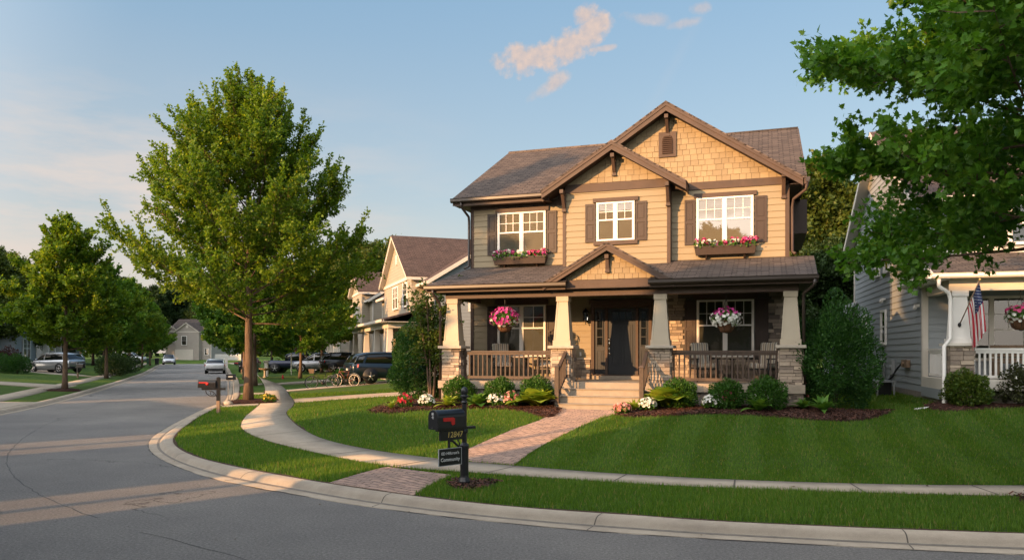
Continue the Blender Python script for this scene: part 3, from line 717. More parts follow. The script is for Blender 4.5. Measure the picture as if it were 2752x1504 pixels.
def scatter(poly, n, rng):
    lo = poly.min(0); hi = poly.max(0)
    P = rng.uniform(lo, hi, (n, 2)); return P[pip(P, poly)]
def chips():
    g = np.random.default_rng(11); V = []; F = []; A = []
    for i, b in enumerate(BEDS):
        if i in (2, 4): dens = 90
        elif i in (0, 1): dens = 620
        elif i == 6: dens = 800
        else: dens = 260
        area = np.prod(b.max(0) - b.min(0))
        P = scatter(b, int(area * dens), g)
        z = terr(P[:, 0], P[:, 1]) + (.06 if i < 3 else .075 if i < 6 else .035)
        for (x, y), h in zip(P, z):
            a, t = g.uniform(0, 6.28), g.uniform(-.6, .6); l, w = g.uniform(.014, .036), g.uniform(.005, .012)
            dx, dy = math.cos(a) * l, math.sin(a) * l; wx, wy = -math.sin(a) * w, math.cos(a) * w; dz = t * l
            k = len(V); V += [(x - dx - wx, y - dy - wy, h - dz), (x + dx - wx, y + dy - wy, h + dz), (x + dx + wx, y + dy + wy, h + dz + .01), (x - dx + wx, y - dy + wy, h - dz + .01)]
            F.append((k, k + 1, k + 2, k + 3)); A += [g.random()] * 4
    o = link('mulch_chips', np_mesh('mulch_chips', V, F, A), M['chip']); o['kind'] = 'stuff'
chips()

# ------------------------------------------------------------------ grass blades (stuff) over the lawns one can resolve
def grass():
    g = np.random.default_rng(21)
    sw = np.vstack([catmull(SN0[:21], .5), catmull(SF0[:20], .5)[::-1]])
    cuts = [sw, WPOLY, APOLY, XPOLY] + CP[:2] + BEDS[:3] + [ring(c, r * .93, seed=i) for i, (c, r) in zip((0, 1, 2, 3), RINGS)]
    zones = [(-7.5, 16, 7.6, 12.5, 2600), (-7.5, 16, 12.5, 16, 1500), (-10, 16, 16, 20, 950), (-11, 18, 20, 27, 520), (-13, -1, 27, 36, 260)]
    Ps = []
    for x0, x1, y0, y1, dn in zones:
        n = int((x1 - x0) * (y1 - y0) * dn); P = np.stack([g.uniform(x0, x1, n), g.uniform(y0, y1, n)], 1)
        P = P[np.abs(P[:, 0]) < .70 * P[:, 1] + .3]
        Ps.append(P)
    P = np.vstack(Ps)
    P = P[~pip(P, RPc)]
    for c in cuts: P = P[~pip(P, c)]
    u, v = w2h(P)
    P = P[~((v > -2.35) & (np.abs(u) < 5.4) | (v > -3.5) & (u > -1.3) & (u < 1.15))]
    kr = pdist(P, KRc); P = P[kr > g.uniform(.02, .15, len(P))]
    e = np.minimum(pdist(P, SF[::2]), pdist(P, SN[::2])); P = P[e > g.uniform(0, .10, len(P))]
    u, v = w2h(P); n = len(P)
    z = terr(P[:, 0], P[:, 1])
    stripe = np.sign(np.sin(u * 2 * np.pi / 1.15 + .4 * np.sin(v * .7)))
    lawn = v > -10.5
    patch = np.sin(P[:, 0] * 1.3 + np.sin(P[:, 1] * .9) * 1.4) * np.sin(P[:, 1] * 1.1 + np.cos(P[:, 0] * .7)) 
    hgt = g.uniform(.035, .072, n) * np.where(v < -11.2, 1.45, 1.0) * (1 + .18 * patch) * (.85 + .05 * np.clip(P[:, 1] - 12, 0, 9))
    wid = (.0030 + .00034 * P[:, 1]) * g.uniform(.7, 1.3, n)
    a = g.uniform(0, 2 * np.pi, n); lean = g.uniform(.1, .75, n) * hgt
    tip = np.stack([np.cos(a) * lean, np.sin(a) * lean], 1) + (HV[None] * (stripe * .30 * hgt)[:, None]) * np.where((u > -1) & lawn, 1, 0)[:, None]
    b = a + np.pi / 2 + g.uniform(-.7, .7, n)
    side = np.stack([np.cos(b), np.sin(b)], 1) * wid[:, None]
    V = np.empty((n, 3, 3)); V[:, 0, :2] = P - side; V[:, 1, :2] = P + side; V[:, 2, :2] = P + tip
    V[:, 0, 2] = V[:, 1, 2] = z - .01; V[:, 2, 2] = z + hgt
    dry = g.random(n) < .035
    var = np.clip(g.normal(.44, .22, n) + .10 * patch + np.where((u > -1) & lawn, stripe * .05, 0), 0, 1)
    var = np.where(dry, 1.0, np.minimum(var, .94))
    me = np_mesh('grass', V.reshape(-1, 3), np.arange(3 * n).reshape(-1, 3), np.repeat(var, 3))
    o = link('grass', me, M['grass']); tag(o, 'short green grass growing on the lawns and kerbside strips', 'grass', kind='stuff')
grass()
# ------------------------------------------------------------------ building helpers (u right, v into the house, z up)
def WF(v0=0.0):                                    # front wall: a along u, o outward
    return lambda a, o, z: (a, v0 - o, z)
def WL_(u0=0.0):                                   # left wall: a along v, o outward (towards -u)
    return lambda a, o, z: (u0 - o, a, z)
def WR_(u0=0.0):
    return lambda a, o, z: (u0 + o, a, z)

def lap(mb, wf, span, z0, z1, pitch=.186, rng=random):
    """Clapboards: real overlapping boards. span(z) -> (a0, a1)."""
    z = z0
    while z < z1 - .01:
        t = min(z + pitch, z1); a0, a1 = span(z); b0, b1 = span(t)
        v = rng.uniform(.3, .9)
        if b1 - b0 < .02 and a1 - a0 < .05: break
        p = [wf(a0, .030, z), wf(a1, .030, z), wf(b1, .010, t), wf(b0, .010, t), wf(a0, .0, z), wf(a1, .0, z)]
        mb.add(p, [(0, 1, 2, 3), (4, 5, 1, 0)], v)
        z = t

def clip_half(poly, a, b, c):
    """Keep the part of a 2-D polygon where a*x+b*y <= c."""
    out = []
    for i in range(len(poly)):
        p, q = poly[i], poly[(i + 1) % len(poly)]
        dp, dq = a * p[0] + b * p[1] - c, a * q[0] + b * q[1] - c
        if dp <= 0: out.append(p)
        if dp * dq < 0:
            t = dp / (dp - dq); out.append((p[0] + (q[0] - p[0]) * t, p[1] + (q[1] - p[1]) * t))
    return out

def shakes(mb, wf, u0, u1, z0, z1, planes, rng, row=.165, w=.20):
    """Straight-edge shingles clipped to the gable."""
    z = z0; k = 0
    while z < z1:
        x = u0 - rng.uniform(0, w)
        while x < u1:
            ww = w * rng.uniform(.75, 1.3); dz = rng.uniform(-.008, .008)
            poly = [(x + .004, z + dz), (x + ww - .004, z + dz), (x + ww - .004, z + row + .03), (x + .004, z + row + .03)]
            for pl in planes + [(-1, 0, -u0), (1, 0, u1), (0, 1, z1), (0, -1, -z0)]:
                poly = clip_half(poly, *pl)
                if len(poly) < 3: break
            if len(poly) >= 3:
                n = len(poly); th = rng.uniform(.018, .028)
                fr = [wf(a, th if b < z + .05 else .008, b) for a, b in poly]; bk = [wf(a, -.01, b) for a, b in poly]
                mb.add(fr + bk, [tuple(range(n))] + [(i, (i + 1) % n, n + (i + 1) % n, n + i) for i in range(n)], rng.random())
            x += ww
        z += row; k += 1

def stones(mb, wf, a0, a1, z0, z1, rng, holes=(), row=.09, flat_=.0):
    """Ledge stone: irregular courses of blocks with their own tone and relief."""
    z = z0
    while z < z1 - .02:
        h = min(row * rng.uniform(.7, 1.35), z1 - z)
        if z1 - z - h < .05: h = z1 - z
        x = a0
        while x < a1 - .01:
            w = rng.uniform(.12, .40)
            if a1 - x - w < .10: w = a1 - x
            if not any(x + w * .5 > p and x + w * .5 < q and z + h * .5 > r and z + h * .5 < t for p, q, r, t in holes):
                d = rng.uniform(.010, .050); g = .006
                mb.hexa([wf(x + g, d, z + g), wf(x + w - g, d, z + g), wf(x + w, -.01, z), wf(x, -.01, z),
                         wf(x + g, d * rng.uniform(.8, 1), z + h - g), wf(x + w - g, d * rng.uniform(.8, 1), z + h - g), wf(x + w, -.01, z + h), wf(x, -.01, z + h)], min(1, max(0, rng.gauss(.50, .28))))
            x += w
        z += h

def window(root, wf, a0, a1, z0, z1, cols=2, mid=.55, grid=(3, 2), frame='white', blind='blind', glass='glass', cw=.05, meet=True, dz=None):
    """One window part: casing, sashes and glazing bars; its glass and blind are sub-parts."""
    m = MB(); g = MB(); b = MB()
    o = .085
    m.wbox(wf, a0, a0 + cw, 0, o, z0, z1); m.wbox(wf, a1 - cw, a1, 0, o, z0, z1)
    m.wbox(wf, a0 + cw, a1 - cw, 0, o - .002, z1 - cw, z1); m.wbox(wf, a0 + cw, a1 - cw, 0, o + .015, z0, z0 + cw)
    W = (a1 - a0 - 2 * cw) / cols
    for c in range(cols):
        x0 = a0 + cw + c * W; x1 = x0 + W
        if c: m.wbox(wf, x0 - .045, x0 + .045, 0, o - .004, z0 + cw, z1 - cw)
        l = x0 + (.045 if c else 0); r = x1 - (.045 if c < cols - 1 else 0)
        zm = z0 + (z1 - z0) * mid
        for k in (0, 1):
            s = .035
            if k == 0:
                m.wbox(wf, l, l + .022, .0, o - .012, z0 + cw, z1 - cw); m.wbox(wf, r - .022, r, .0, o - .012, z0 + cw, z1 - cw)
            if meet and k == 0: m.wbox(wf, l + .022, r - .022, 0, o - .010, zm - .022, zm + .022)
        if grid:
            for i in range(1, grid[0]):
                x = l + (r - l) * i / grid[0]; m.wbox(wf, x - .009, x + .009, .052, o - .020, zm + .022, z1 - cw)
            for j in range(1, grid[1]):
                zz = zm + (z1 - cw - zm) * j / grid[1]; m.wbox(wf, l + .022, r - .022, .052, o - .0205, zz - .009, zz + .009)
        g.add([wf(l, .054, z0 + cw), wf(r, .054, z0 + cw), wf(r, .054, z1 - cw), wf(l, .054, z1 - cw)], [(0, 1, 2, 3)])
    n = int((z1 - z0) / .055)
    for i in range(n):
        zz = z0 + cw + (z1 - z0 - 2 * cw) * i / n; h = (z1 - z0 - 2 * cw) / n
        b.add([wf(a0 + cw, .046, zz), wf(a1 - cw, .046, zz), wf(a1 - cw, .036, zz + h), wf(a0 + cw, .036, zz + h)], [(0, 1, 2, 3)])
    f = m.build('window', M[frame], root)
    g.build('pane', M[glass], f, fix=False); b.build('blind', M[blind], f, fix=False)
    return f

def shutter(root, wf, a0, a1, z0, z1):
    m = MB(); m.wbox(wf, a0, a1, 0, .045, z0, z1)
    s = .05; zm = (z0 + z1) / 2
    m.wbox(wf, a0, a0 + s, .045, .062, z0, z1); m.wbox(wf, a1 - s, a1, .045, .062, z0, z1)
    for za, zb in ((z0, z0 + .07), (zm - .045, zm + .045), (z1 - .07, z1)): m.wbox(wf, a0 + s, a1 - s, .045, .0615, za, zb)
    for za, zb in ((z0 + .11, zm - .085), (zm + .085, z1 - .11)): m.wbox(wf, a0 + s + .035, a1 - s - .035, .045, .057, za, zb)
    return m.build('shutter', M['shutter'], root)

def gable_roof(root, uc, zp, hl, hr, slope, vf, vb, roofm, trimm, soffm, board=.20, over=.0, name='gable_roof'):
    """Front-facing gable: two shingled slopes, rake boards and a boarded soffit."""
    rf = MB(); tr = MB(); so = MB(); t = .05
    for sgn, h in ((-1, hl), (1, hr)):
        e = (uc + sgn * h, zp - slope * h)
        rf.prism([(uc, vf - .03, zp + .015), (e[0] + sgn * .03, vf - .03, e[1] + .015 - slope * .03), (e[0] + sgn * .03, vf - .03, e[1] - t - slope * .03 + .02), (uc, vf - .03, zp - t + .02)], (0, vb - vf + .03, 0))
        c = .0 if sgn < 0 else .0015
        tr.prism([(uc, vf - c, zp - .033), (e[0], vf - c, e[1] - .033), (e[0], vf - c, e[1] - board), (uc, vf - c, zp - board * 1.08)], (0, .05, 0))
        tr.prism([(uc, vf - .022 - c, zp - .034), (e[0], vf - .022 - c, e[1] - .034), (e[0], vf - .022 - c, e[1] - .034 - board * .34), (uc, vf - .022 - c, zp - .034 - board * .36)], (0, .021, 0))
        so.prism([(uc, vf + .051, zp - board * .8), (e[0], vf + .051, e[1] - board * .8), (e[0], vf + .051, e[1] - board * .8 - .02), (uc, vf + .051, zp - board * .8 - .02)], (0, vb - vf - .3, 0))
        tr.prism([(e[0] - sgn * .02, vf + .051, e[1] - .04), (e[0] + sgn * .012, vf + .051, e[1] - .04), (e[0] + sgn * .012, vf + .051, e[1] - board), (e[0] - sgn * .02, vf + .051, e[1] - board)], (0, vb - vf - .2, 0))
    r = rf.build(name, roofm, root)
    tr.build('rake_board', trimm, r); so.build('soffit', soffm, r)
    return r

def bracket(root, u, v, z0, z1, d, mat):
    """Knee brace under a gable: wall leg, arm and curved strut."""
    m = MB(); w = .055
    m.box(u - w, u + w, v - .075, v, z0, z1); m.box(u - w, u + w, v - d, v - .076, z1 - .11, z1)
    pts = [(0, z0 + .05), (-d + .07, z1 - .11), (-d + .19, z1 - .11), (-.076, z0 + .24), (-.076, z0 + .05)]
    m.prism([(u - w * .8, v + (p[0] if p[0] else -.076), p[1]) for p in pts[1:]], (w * 1.6, 0, 0))
    m.box(u - w - .012, u + w + .012, v - .09, v, z0 - .04, z0)
    return m.build('bracket', mat, root)

def pipe(root, pts, r, mat, name='downspout'):
    m = MB(); m.tube(pts, r, 8); return m.build(name, mat, root)

# ------------------------------------------------------------------ the main house
HZ = 1.27                                            # porch floor
def main_house():
    rng = random.Random(4)
    r = thing('craftsman_house', 'two-storey cream house with brown trim, three gables and a stone-piered porch', 'house', (HO[0], HO[1], 0), -HA)
    F0, FM = WF(0), WF(-.3)
    # body behind the cladding
    def body(m):
        m.box(-4.9, 4.7, .02, 10.2, .1, 6.95); m.box(-1.77, 1.43, -.28, .02, 4.3, 7.0)
        m.prism([(-2.3, .03, 6.9), (4.7, .03, 6.9), (1.34, .03, 9.1)], (0, 3.5, 0)); m.prism([(-1.77, -.27, 6.95), (1.43, -.27, 6.95), (-.2, -.27, 7.98)], (0, .5, 0))
    one('wall', M['soffit'], r, body)
    m = MB()
    lap(m, F0, lambda z: (-4.86, -1.72), 4.45, 6.90, rng=rng); lap(m, F0, lambda z: (1.45, 4.66), 4.45, 6.88, rng=rng)
    lap(m, F0, lambda z: (-4.86, .92), HZ, 3.95, rng=rng)
    lap(m, FM, lambda z: (-1.72, 1.37), 4.3, 6.95, rng=rng)
    m.build('siding', M['siding'], r)
    m = MB(); lap(m, WL_(-4.92), lambda z: (0, 10.2), HZ - .6, 6.9, rng=rng); m.build('siding', M['siding'], r); m = MB(); lap(m, WR_(4.72), lambda z: (0, 10.2), HZ - .6, 6.9, rng=rng); m.build('siding', M['siding'], r)
    # shingled gables
    g = MB(); shakes(g, F0, -1.9, 4.66, 7.09, 9.3, [(.654, 1, 9.43 + .654 * 1.34 - .20), (-.654, 1, 9.43 - .654 * 1.34 - .20)], rng); g.build('gable_shingles', M['shake'], r)
    g = MB(); shakes(g, FM, -1.72, 1.4, 7.21, 8.2, [(.62, 1, 8.34 - .62 * .2 - .20), (-.62, 1, 8.34 + .62 * .2 - .20)], rng); g.build('gable_shingles', M['shake'], r)
    # bands, corner boards, frieze
    def trim(m):
        m.box(1.46, 4.74, -.045, 0, 6.87, 7.09); m.box(-1.72, 1.40, -.345, -.3, 6.95, 7.20)
        m.box(-1.80, -1.70, -.34, -.0, 4.3, 6.94); m.box(1.36, 1.46, -.34, .0, 4.3, 6.94)
        m.box(-4.95, -4.84, -.035, .06, HZ, 6.88); m.box(4.64, 4.755, -.035, .06, 4.4, 6.86)
        m.box(-4.95, -1.80, -.03, 0, 6.66, 6.88)
        m.box(-4.08, -2.32, -.09, 0, 6.53, 6.65); m.box(2.11, 3.87, -.09, 0, 6.62, 6.74)
        m.box(-.85, .52, -.39, -.3, 6.61, 6.73); m.box(-.83, .50, -.395, -.3, 5.32, 5.43)
        m.box(-4.08, -2.35, -.09, 0, 3.60, 3.76); m.box(2.10, 3.9, -.09, 0, 3.64, 3.80)
    one('trim_board', M['brown'], r, trim)
    # roofs
    def mainroof(m):
        s = .504; z0 = 7.0
        zr = lambda v: z0 + s * (v + .45)
        for pg in ([(-5.42, -.45), (-2.25, -.45), (1.34, 4.45), (1.34, 5.2), (-5.42, 5.2)], [(5.2, -.45), (5.2, 5.2), (1.341, 5.2), (1.341, 4.45), (5.0, -.45)]):
            m.prism([(u, v, zr(v)) for u, v in pg], (0, 0, -.06))
        m.prism([(-5.42, 5.2, z0 + 5.65 * s), (-5.42, 10.9, z0 - .02), (-5.42, 10.9, z0 - .08), (-5.42, 5.2, z0 + 5.65 * s - .06)], (10.62, 0, 0))
    rf = one('roof', M['roof'], r, mainroof)
    def rakes(m):
        s = .504; z0 = 7.0
        for u in (-5.40, 5.13):
            m.prism([(u, -.45, z0 - .065), (u, 5.2, z0 + 5.65 * s - .065), (u, 5.2, z0 + 5.65 * s - .28), (u, -.45, z0 - .24)], (.05, 0, 0))
            m.prism([(u, 5.2, z0 + 5.65 * s - .065), (u, 10.9, z0 - .085), (u, 10.9, z0 - .28), (u, 5.2, z0 + 5.65 * s - .28)], (.05, 0, 0))
        m.box(-5.34, -2.2, -.44, -.40, 6.75, 6.93); m.box(-5.34, -2.2, -.39, -.01, 6.76, 6.785); m.box(-5.34, 5.12, 10.2, 10.88, 6.70, 6.73)
        m.box(-5.34, -4.93, -.38, 10.8, 6.785, 6.80); m.box(4.76, 5.12, -.38, 10.8, 6.79, 6.80)
    one('rake_board', M['brown'], rf, rakes)
    m = MB(); m.tube([(-5.4, 5.2, 7.0 + 5.65 * .504 + .01), (5.18, 5.2, 7.0 + 5.65 * .504 + .01)], .05, 6); m.build('ridge_cap', M['roof'], rf)
    gable_roof(r, 1.34, 9.43, 3.76, 3.76, .654, -.45, 4.6, M['roof'], M['brown'], M['soffit'], .25)
    gable_roof(r, -.2, 8.34, 2.15, 2.15, .62, -.78, 2.6, M['roof'], M['brown'], M['soffit'], .25)
    def gut(m, u0, u1, v, z):
        pr = [(0, 0), (0, -.11), (-.02, -.13), (-.09, -.13), (-.125, -.09), (-.125, -.02), (-.14, 0)]
        m.prism([(u0, v + a, z + b) for a, b in pr], (u1 - u0, 0, 0))
    g = MB(); gut(g, -5.44, -2.28, -.45, 6.98); g.build('gutter', M['gutter'], r)
    g = MB(); g.prism([(5.15 + a, -.45, 6.95 + b) for a, b in ((0, 0), (0, -.11), (.09, -.13), (.125, -.09), (.14, 0))], (0, 1.2, 0)); g.build('gutter', M['gutter'], r)
    pipe(r, [(-5.1, -.5, 6.86), (-5.1, -.46, 6.72), (-4.98, -.12, 6.45), (-4.98, -.09, 6.3), (-4.98, -.09, 4.85), (-5.05, -.3, 4.78)], .042, M['gutter'])
    pipe(r, [(5.2, -.4, 6.85), (5.18, -.38, 6.62), (4.86, -.1, 6.42), (4.83, -.05, 6.2), (4.83, -.05, 4.95), (4.9, -.3, 4.86)], .042, M['brown'])
    # side bay with its dark cheek
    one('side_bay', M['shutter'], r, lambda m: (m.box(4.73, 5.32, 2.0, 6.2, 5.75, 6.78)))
    # brackets
    for u, v, z0, z1, d in ((1.34, 0, 8.55, 9.08, .40), (4.60, 0, 6.5, 7.12, .40), (-.2, -.3, 7.42, 7.98, .42), (-1.74, -.345, 6.42, 7.0, .40), (1.40, -.345, 6.42, 7.02, .40), (0.0, -2.36, 4.32, 4.76, .20)):
        bracket(r, u, v, z0, z1, d, M['brown'])
    # attic vent
    v = MB(); v.box(1.08, 1.60, -.06, -.015, 7.9, 8.64)
    vo = v.build('attic_vent', M['brown'], r)
    l = MB()
    arch = [(1.18, 7.98), (1.50, 7.98), (1.50, 8.33)] + [(1.34 + .16 * math.cos(a), 8.33 + .22 * math.sin(a)) for a in np.linspace(.2, math.pi - .2, 9)] + [(1.18, 8.33)]
    l.prism([(a, -.064, b) for a, b in arch], (0, .003, 0))
    lo = l.build('vent_opening', M['soffit'], vo)
    l = MB()
    for i in range(9):
        z = 8.0 + i * .058; w = .155 if z < 8.34 else .155 * math.sqrt(max(.05, 1 - ((z - 8.33) / .22)**2))
        l.prism([(1.34 - w, -.066, z + .045), (1.34 - w, -.10, z), (1.34 - w, -.092, z), (1.34 - w, -.064, z + .05)], (2 * w, 0, 0))
    l.build('louver', M['brown'], vo)
    # windows and shutters
    window(r, F0, -4.01, -2.42, 5.12, 6.52, 2, .545, (3, 2), glass='glass_up'); window(r, FM, -.74, .41, 5.44, 6.60, 2, .54, (2, 2), glass='glass_up'); window(r, F0, 2.18, 3.78, 5.2, 6.61, 2, .545, (3, 2), glass='glass_up')
    window(r, F0, -4.01, -2.42, 1.95, 3.58, 2, .555, (2, 2), blind='darkblind'); window(r, F0, 2.19, 3.80, 1.95, 3.62, 2, .555, (3, 2), blind='darkblind')
    for wf, a0, a1, z0, z1 in ((F0, -4.36, -4.05, 5.2, 6.51), (F0, -2.39, -2.07, 5.2, 6.51), (FM, -1.09, -.77, 5.42, 6.58), (FM, .44, .77, 5.42, 6.58), (F0, 1.84, 2.15, 5.25, 6.58), (F0, 3.82, 4.15, 5.25, 6.58),
                               (F0, -4.37, -4.04, 1.93, 3.56), (F0, -2.39, -2.06, 1.93, 3.56), (F0, 1.84, 2.16, 1.93, 3.62), (F0, 3.84, 4.19, 1.93, 3.62)):
        shutter(r, wf, a0, a1, z0, z1)
    # stone on the porch wall
    hole = [(1.82, 4.21, 1.92, 3.82)]
    s = MB(); stones(s, F0, .95, 4.70, HZ, 3.92, rng, hole); s.build('stone_wall', M['stone'], r)
    s = MB(); stones(s, WF(-.03), -1.75, -1.0, HZ, 1.86, rng); st = s.build('stone_wainscot', M['stone'], r)
    one('stone_joint', M['mortar'], st, lambda m: m.box(-1.77, -.98, -.036, -.03, HZ, 1.87))
    one('stone_backing', M['mortar'], r, lambda m: m.box(.93, 4.70, -.008, .02, HZ, 3.95))
    one('stone_ledge', M['cap'], st, lambda m: m.box(-1.79, -.97, -.10, -.03, 1.87, 1.93))
    # door
    def dframe(m):
        for a, b in ((-.97, -.87), (-.53, -.455), (.40, .475), (.79, .88)): m.box(a, b, -.10, 0, HZ + .14, 3.44)
        m.box(-.97, .88, -.105, 0, 3.44, 3.56); m.box(-1.02, .93, -.13, 0, 3.56, 3.68)
        m.box(-.88, .80, -.12, 0, HZ + .115, HZ + .145)
    df = one('door_frame', M['brown'], r, dframe)
    one('door_sill', M['step'], df, lambda m: m.box(-.9, .82, -.22, 0, HZ + .005, HZ + .114))
    d = MB(); z0, z1 = HZ + .15, 3.42
    d.box(-.452, .397, -.055, 0, z0, z1)
    def rim(m, a0, a1, b0, b1, o=.055, w=.022):
        m.box(a0, a1, -o - .014, -o, b0, b0 + w); m.box(a0, a1, -o - .014, -o, b1 - w, b1); m.box(a0, a0 + w, -o - .0135, -o, b0 + w, b1 - w); m.box(a1 - w, a1, -o - .0135, -o, b0 + w, b1 - w)
        m.prism([(a0 + .06, -o - .010, b0 + .06), (a1 - .06, -o - .010, b0 + .06), (a1 - .06, -o - .010, b1 - .06), (a0 + .06, -o - .010, b1 - .06)], (0, .01, 0))
    rim(d, -.33, -.05, 1.72, 2.93); rim(d, .02, .30, 1.72, 2.93)
    do = d.build('door', M['door'], r)
    q = MB(); q.box(-.31, .28, -.058, -.05, 3.07, 3.31); q.build('pane', M['darkglass'], do)
    q = MB(); 
    for a in (-.33, -.12, .09, .28): q.box(a, a + .02, -.075, -.058, 3.05, 3.33)
    q.box(-.31, .28, -.074, -.058, 3.05, 3.07); q.box(-.31, .28, -.074, -.058, 3.31, 3.33); q.build('door_grille', M['door'], do)
    q = MB(); q.lathe([(.0, -.11), (.028, -.105), (.034, -.06), (.02, -.03), (.018, 0), (.03, .02), (.034, .07), (.02, .10), (0, .105)], (-.40, -.085, 2.42), 10)
    q.tube([(-.40, -.06, 2.30), (-.40, -.12, 2.26), (-.40, -.125, 2.12), (-.40, -.07, 2.07)], .014, 8); q.ball((-.40, -.075, 2.05), (.03, .02, .045), 8); q.build('handle', M['metal'], do)
    for a0, a1 in ((-.86, -.54), (.485, .785)):
        q = MB(); q.box(a0, a1, -.05, 0, z0, z1)
        for i in range(5):
            zz = 2.30 + i * .26; q.box(a0 + .07, a1 - .07, -.075, -.05, zz - .012, zz + .012)
        q.box(a0 + .055, a0 + .078, -.078, -.05, 2.28, 3.36); q.box(a1 - .078, a1 - .055, -.078, -.05, 2.28, 3.36)
        rim(q, a0 + .06, a1 - .06, 1.55, 2.16, .05, .018)
        s = q.build('sidelight', M['door'], r)
        q = MB(); q.box(a0 + .07, a1 - .07, -.053, -.045, 2.30, 3.34); q.build('pane', M['darkglass'], s)
    # wall lanterns
    for u in (-1.12, 1.02):
        q = MB(); q.lathe([(.0, 0), (.05, .0), (.06, .02), (.07, .05)], (u, -.16, 3.02), 6, smooth=False); q.lathe([(.115, 0), (.10, .03), (.06, .08), (.02, .10), (.022, .14), (0, .15)], (u, -.16, 3.30), 8, smooth=False)
        for k in range(6):
            a = k * math.pi / 3; q.bar((u + .07 * math.cos(a), -.16 + .07 * math.sin(a), 3.07), (u + .085 * math.cos(a), -.16 + .085 * math.sin(a), 3.31), .012, .012)
        q.bar((u, -.16, 3.0), (u, -.03, 3.12), .02, .03); q.box(u - .05, u + .05, -.05, -.03, 3.02, 3.26); q.ball((u, -.16, 2.97), .022, 6)
        lo = q.build('wall_lantern', M['iron'], r)
        q = MB(); q.lathe([(.06, 0), (.075, .24)], (u, -.16, 3.065), 6, smooth=False); q.build('lantern_glass', M['glass'], lo)
    one('doorbell', M['white'], r, lambda m: m.box(-1.33, -1.28, -.06, -.03, 1.98, 2.1))
    # porch: floor, foundation, steps
    def floor(m):
        m.box(-5.0, 5.06, -2.52, 0, 1.05, HZ)
    one('porch_floor', M['step'], r, floor)
    one('foundation', M['found'], r, lambda m: (m.box(-4.95, 5.0, -2.44, -.02, .05, 1.048), m.box(-4.9, 4.7, 0, 10.1, .02, .68)))
    def steps(m):
        for k in range(4): m.box(-1.2, 1.0, -2.82 - .30 * k, -2.522 if k == 0 else -2.52 - .30 * k - .002, .2, 1.085 - .185 * k); m.box(-1.22, 1.02, -2.85 - .30 * k, -2.53 - .30 * k, 1.0855 - .185 * k, 1.105 - .185 * k)
    one('step', M['step'], r, steps, bevel=.012)
    # piers and tapered columns
    for u in (-4.64, -1.30, 1.42, 4.72):
        pr = random.Random(int(u * 100)); s = MB(); a, b, v0, v1 = u - .27, u + .27, -2.42, -1.88
        stones(s, WF(v0), a, b, .35, 2.20, pr); stones(s, WR_(b), v0, v1, .35, 2.20, pr); stones(s, WL_(a), v0, v1, .35, 2.20, pr)
        p = s.build('stone_pier', M['stone'], r)
        one('pier_core', M['mortar'], p, lambda m: m.box(a - .004, b + .004, v0 - .004, v1, .3, 2.2))
        one('pier_cap', M['cap'], p, lambda m: m.box(u - .37, u + .37, -2.53, -1.78, 2.20, 2.28), bevel=.012)
        c = MB(); c.box(u - .255, u + .255, -2.40, -1.90, 2.281, 2.43); c.frustum(u, -2.15, 2.43, 3.52, .225, .225, .145, .145); c.box(u - .175, u + .175, -2.325, -1.975, 3.52, 3.66)
        for sx in (-1, 1): c.hexa([(u + sx * .215 - .02, -2.385, 2.44), (u + sx * .215 + .02, -2.385, 2.44), (u + sx * .215 + .02, -2.36, 2.44), (u + sx * .215 - .02, -2.36, 2.44), (u + sx * .135 - .02, -2.305, 3.52), (u + sx * .135 + .02, -2.305, 3.52), (u + sx * .135 + .02, -2.29, 3.52), (u + sx * .135 - .02, -2.29, 3.52)])
        c.build('column', M['column'], r)
    # beam, ceiling, porch roof
    one('porch_beam', M['brown'], r, lambda m: (m.box(-4.85, 4.92, -2.32, -1.98, 3.66, 3.84), m.box(-4.85, -4.6, -1.98, 0, 3.67, 3.84), m.box(4.65, 4.92, -1.98, 0, 3.67, 3.84), m.box(-1.26, 1.2, -2.40, -2.30, 3.845, 4.09)))
    one('porch_ceiling', M['soffit'], r, lambda m: m.box(-5.2, 5.2, -2.55, -.01, 3.845, 3.87))
    pr = MB(); vt = -.02
    for u0, u1, ut0, ut1 in ((-5.34, -1.12, -4.98, -1.12), (1.16, 5.34, 1.16, 5.40)):
        pr.hexa([(u0, -2.62, 3.99), (u1, -2.62, 3.99), (ut1, vt, 4.75), (ut0, vt, 4.75), (u0, -2.62, 4.05), (u1, -2.62, 4.05), (ut1, vt, 4.81), (ut0, vt, 4.81)])
    pr.hexa([(-1.12, -2.3, 4.08), (1.16, -2.3, 4.08), (1.16, vt, 4.745), (-1.12, vt, 4.745), (-1.12, -2.3, 4.14), (1.16, -2.3, 4.14), (1.16, vt, 4.805), (-1.12, vt, 4.805)])
    prf = pr.build('porch_roof', M['roofg'], r)
    one('fascia_board', M['brown'], prf, lambda m: (m.box(-5.3, -1.14, -2.6, -2.56, 3.83, 3.985), m.box(1.18, 5.3, -2.6, -2.56, 3.83, 3.985),
        m.hexa([(5.30, -2.6, 3.84), (5.36, -2.6, 3.84), (5.42, vt, 4.60), (5.36, vt, 4.60), (5.30, -2.6, 3.985), (5.36, -2.6, 3.985), (5.42, vt, 4.745), (5.36, vt, 4.745)]),
        m.hexa([(-5.32, -2.6, 3.84), (-5.28, -2.6, 3.84), (-4.94, vt, 4.6), (-4.98, vt, 4.6), (-5.32, -2.6, 3.985), (-5.28, -2.6, 3.985), (-4.94, vt, 4.745), (-4.98, vt, 4.745)])))
    g = MB(); gut(g, -5.36, -1.10, -2.62, 4.03); g.build('gutter', M['gutter'], prf)
    g = MB(); gut(g, 1.15, 5.37, -2.62, 4.03); g.build('gutter', M['gutter'], prf)
    gable_roof(r, 0.02, 5.07, 1.80, 1.80, .585, -2.64, -.3, M['roofg'], M['brown'], M['soffit'], .20, name='porch_gable_roof')
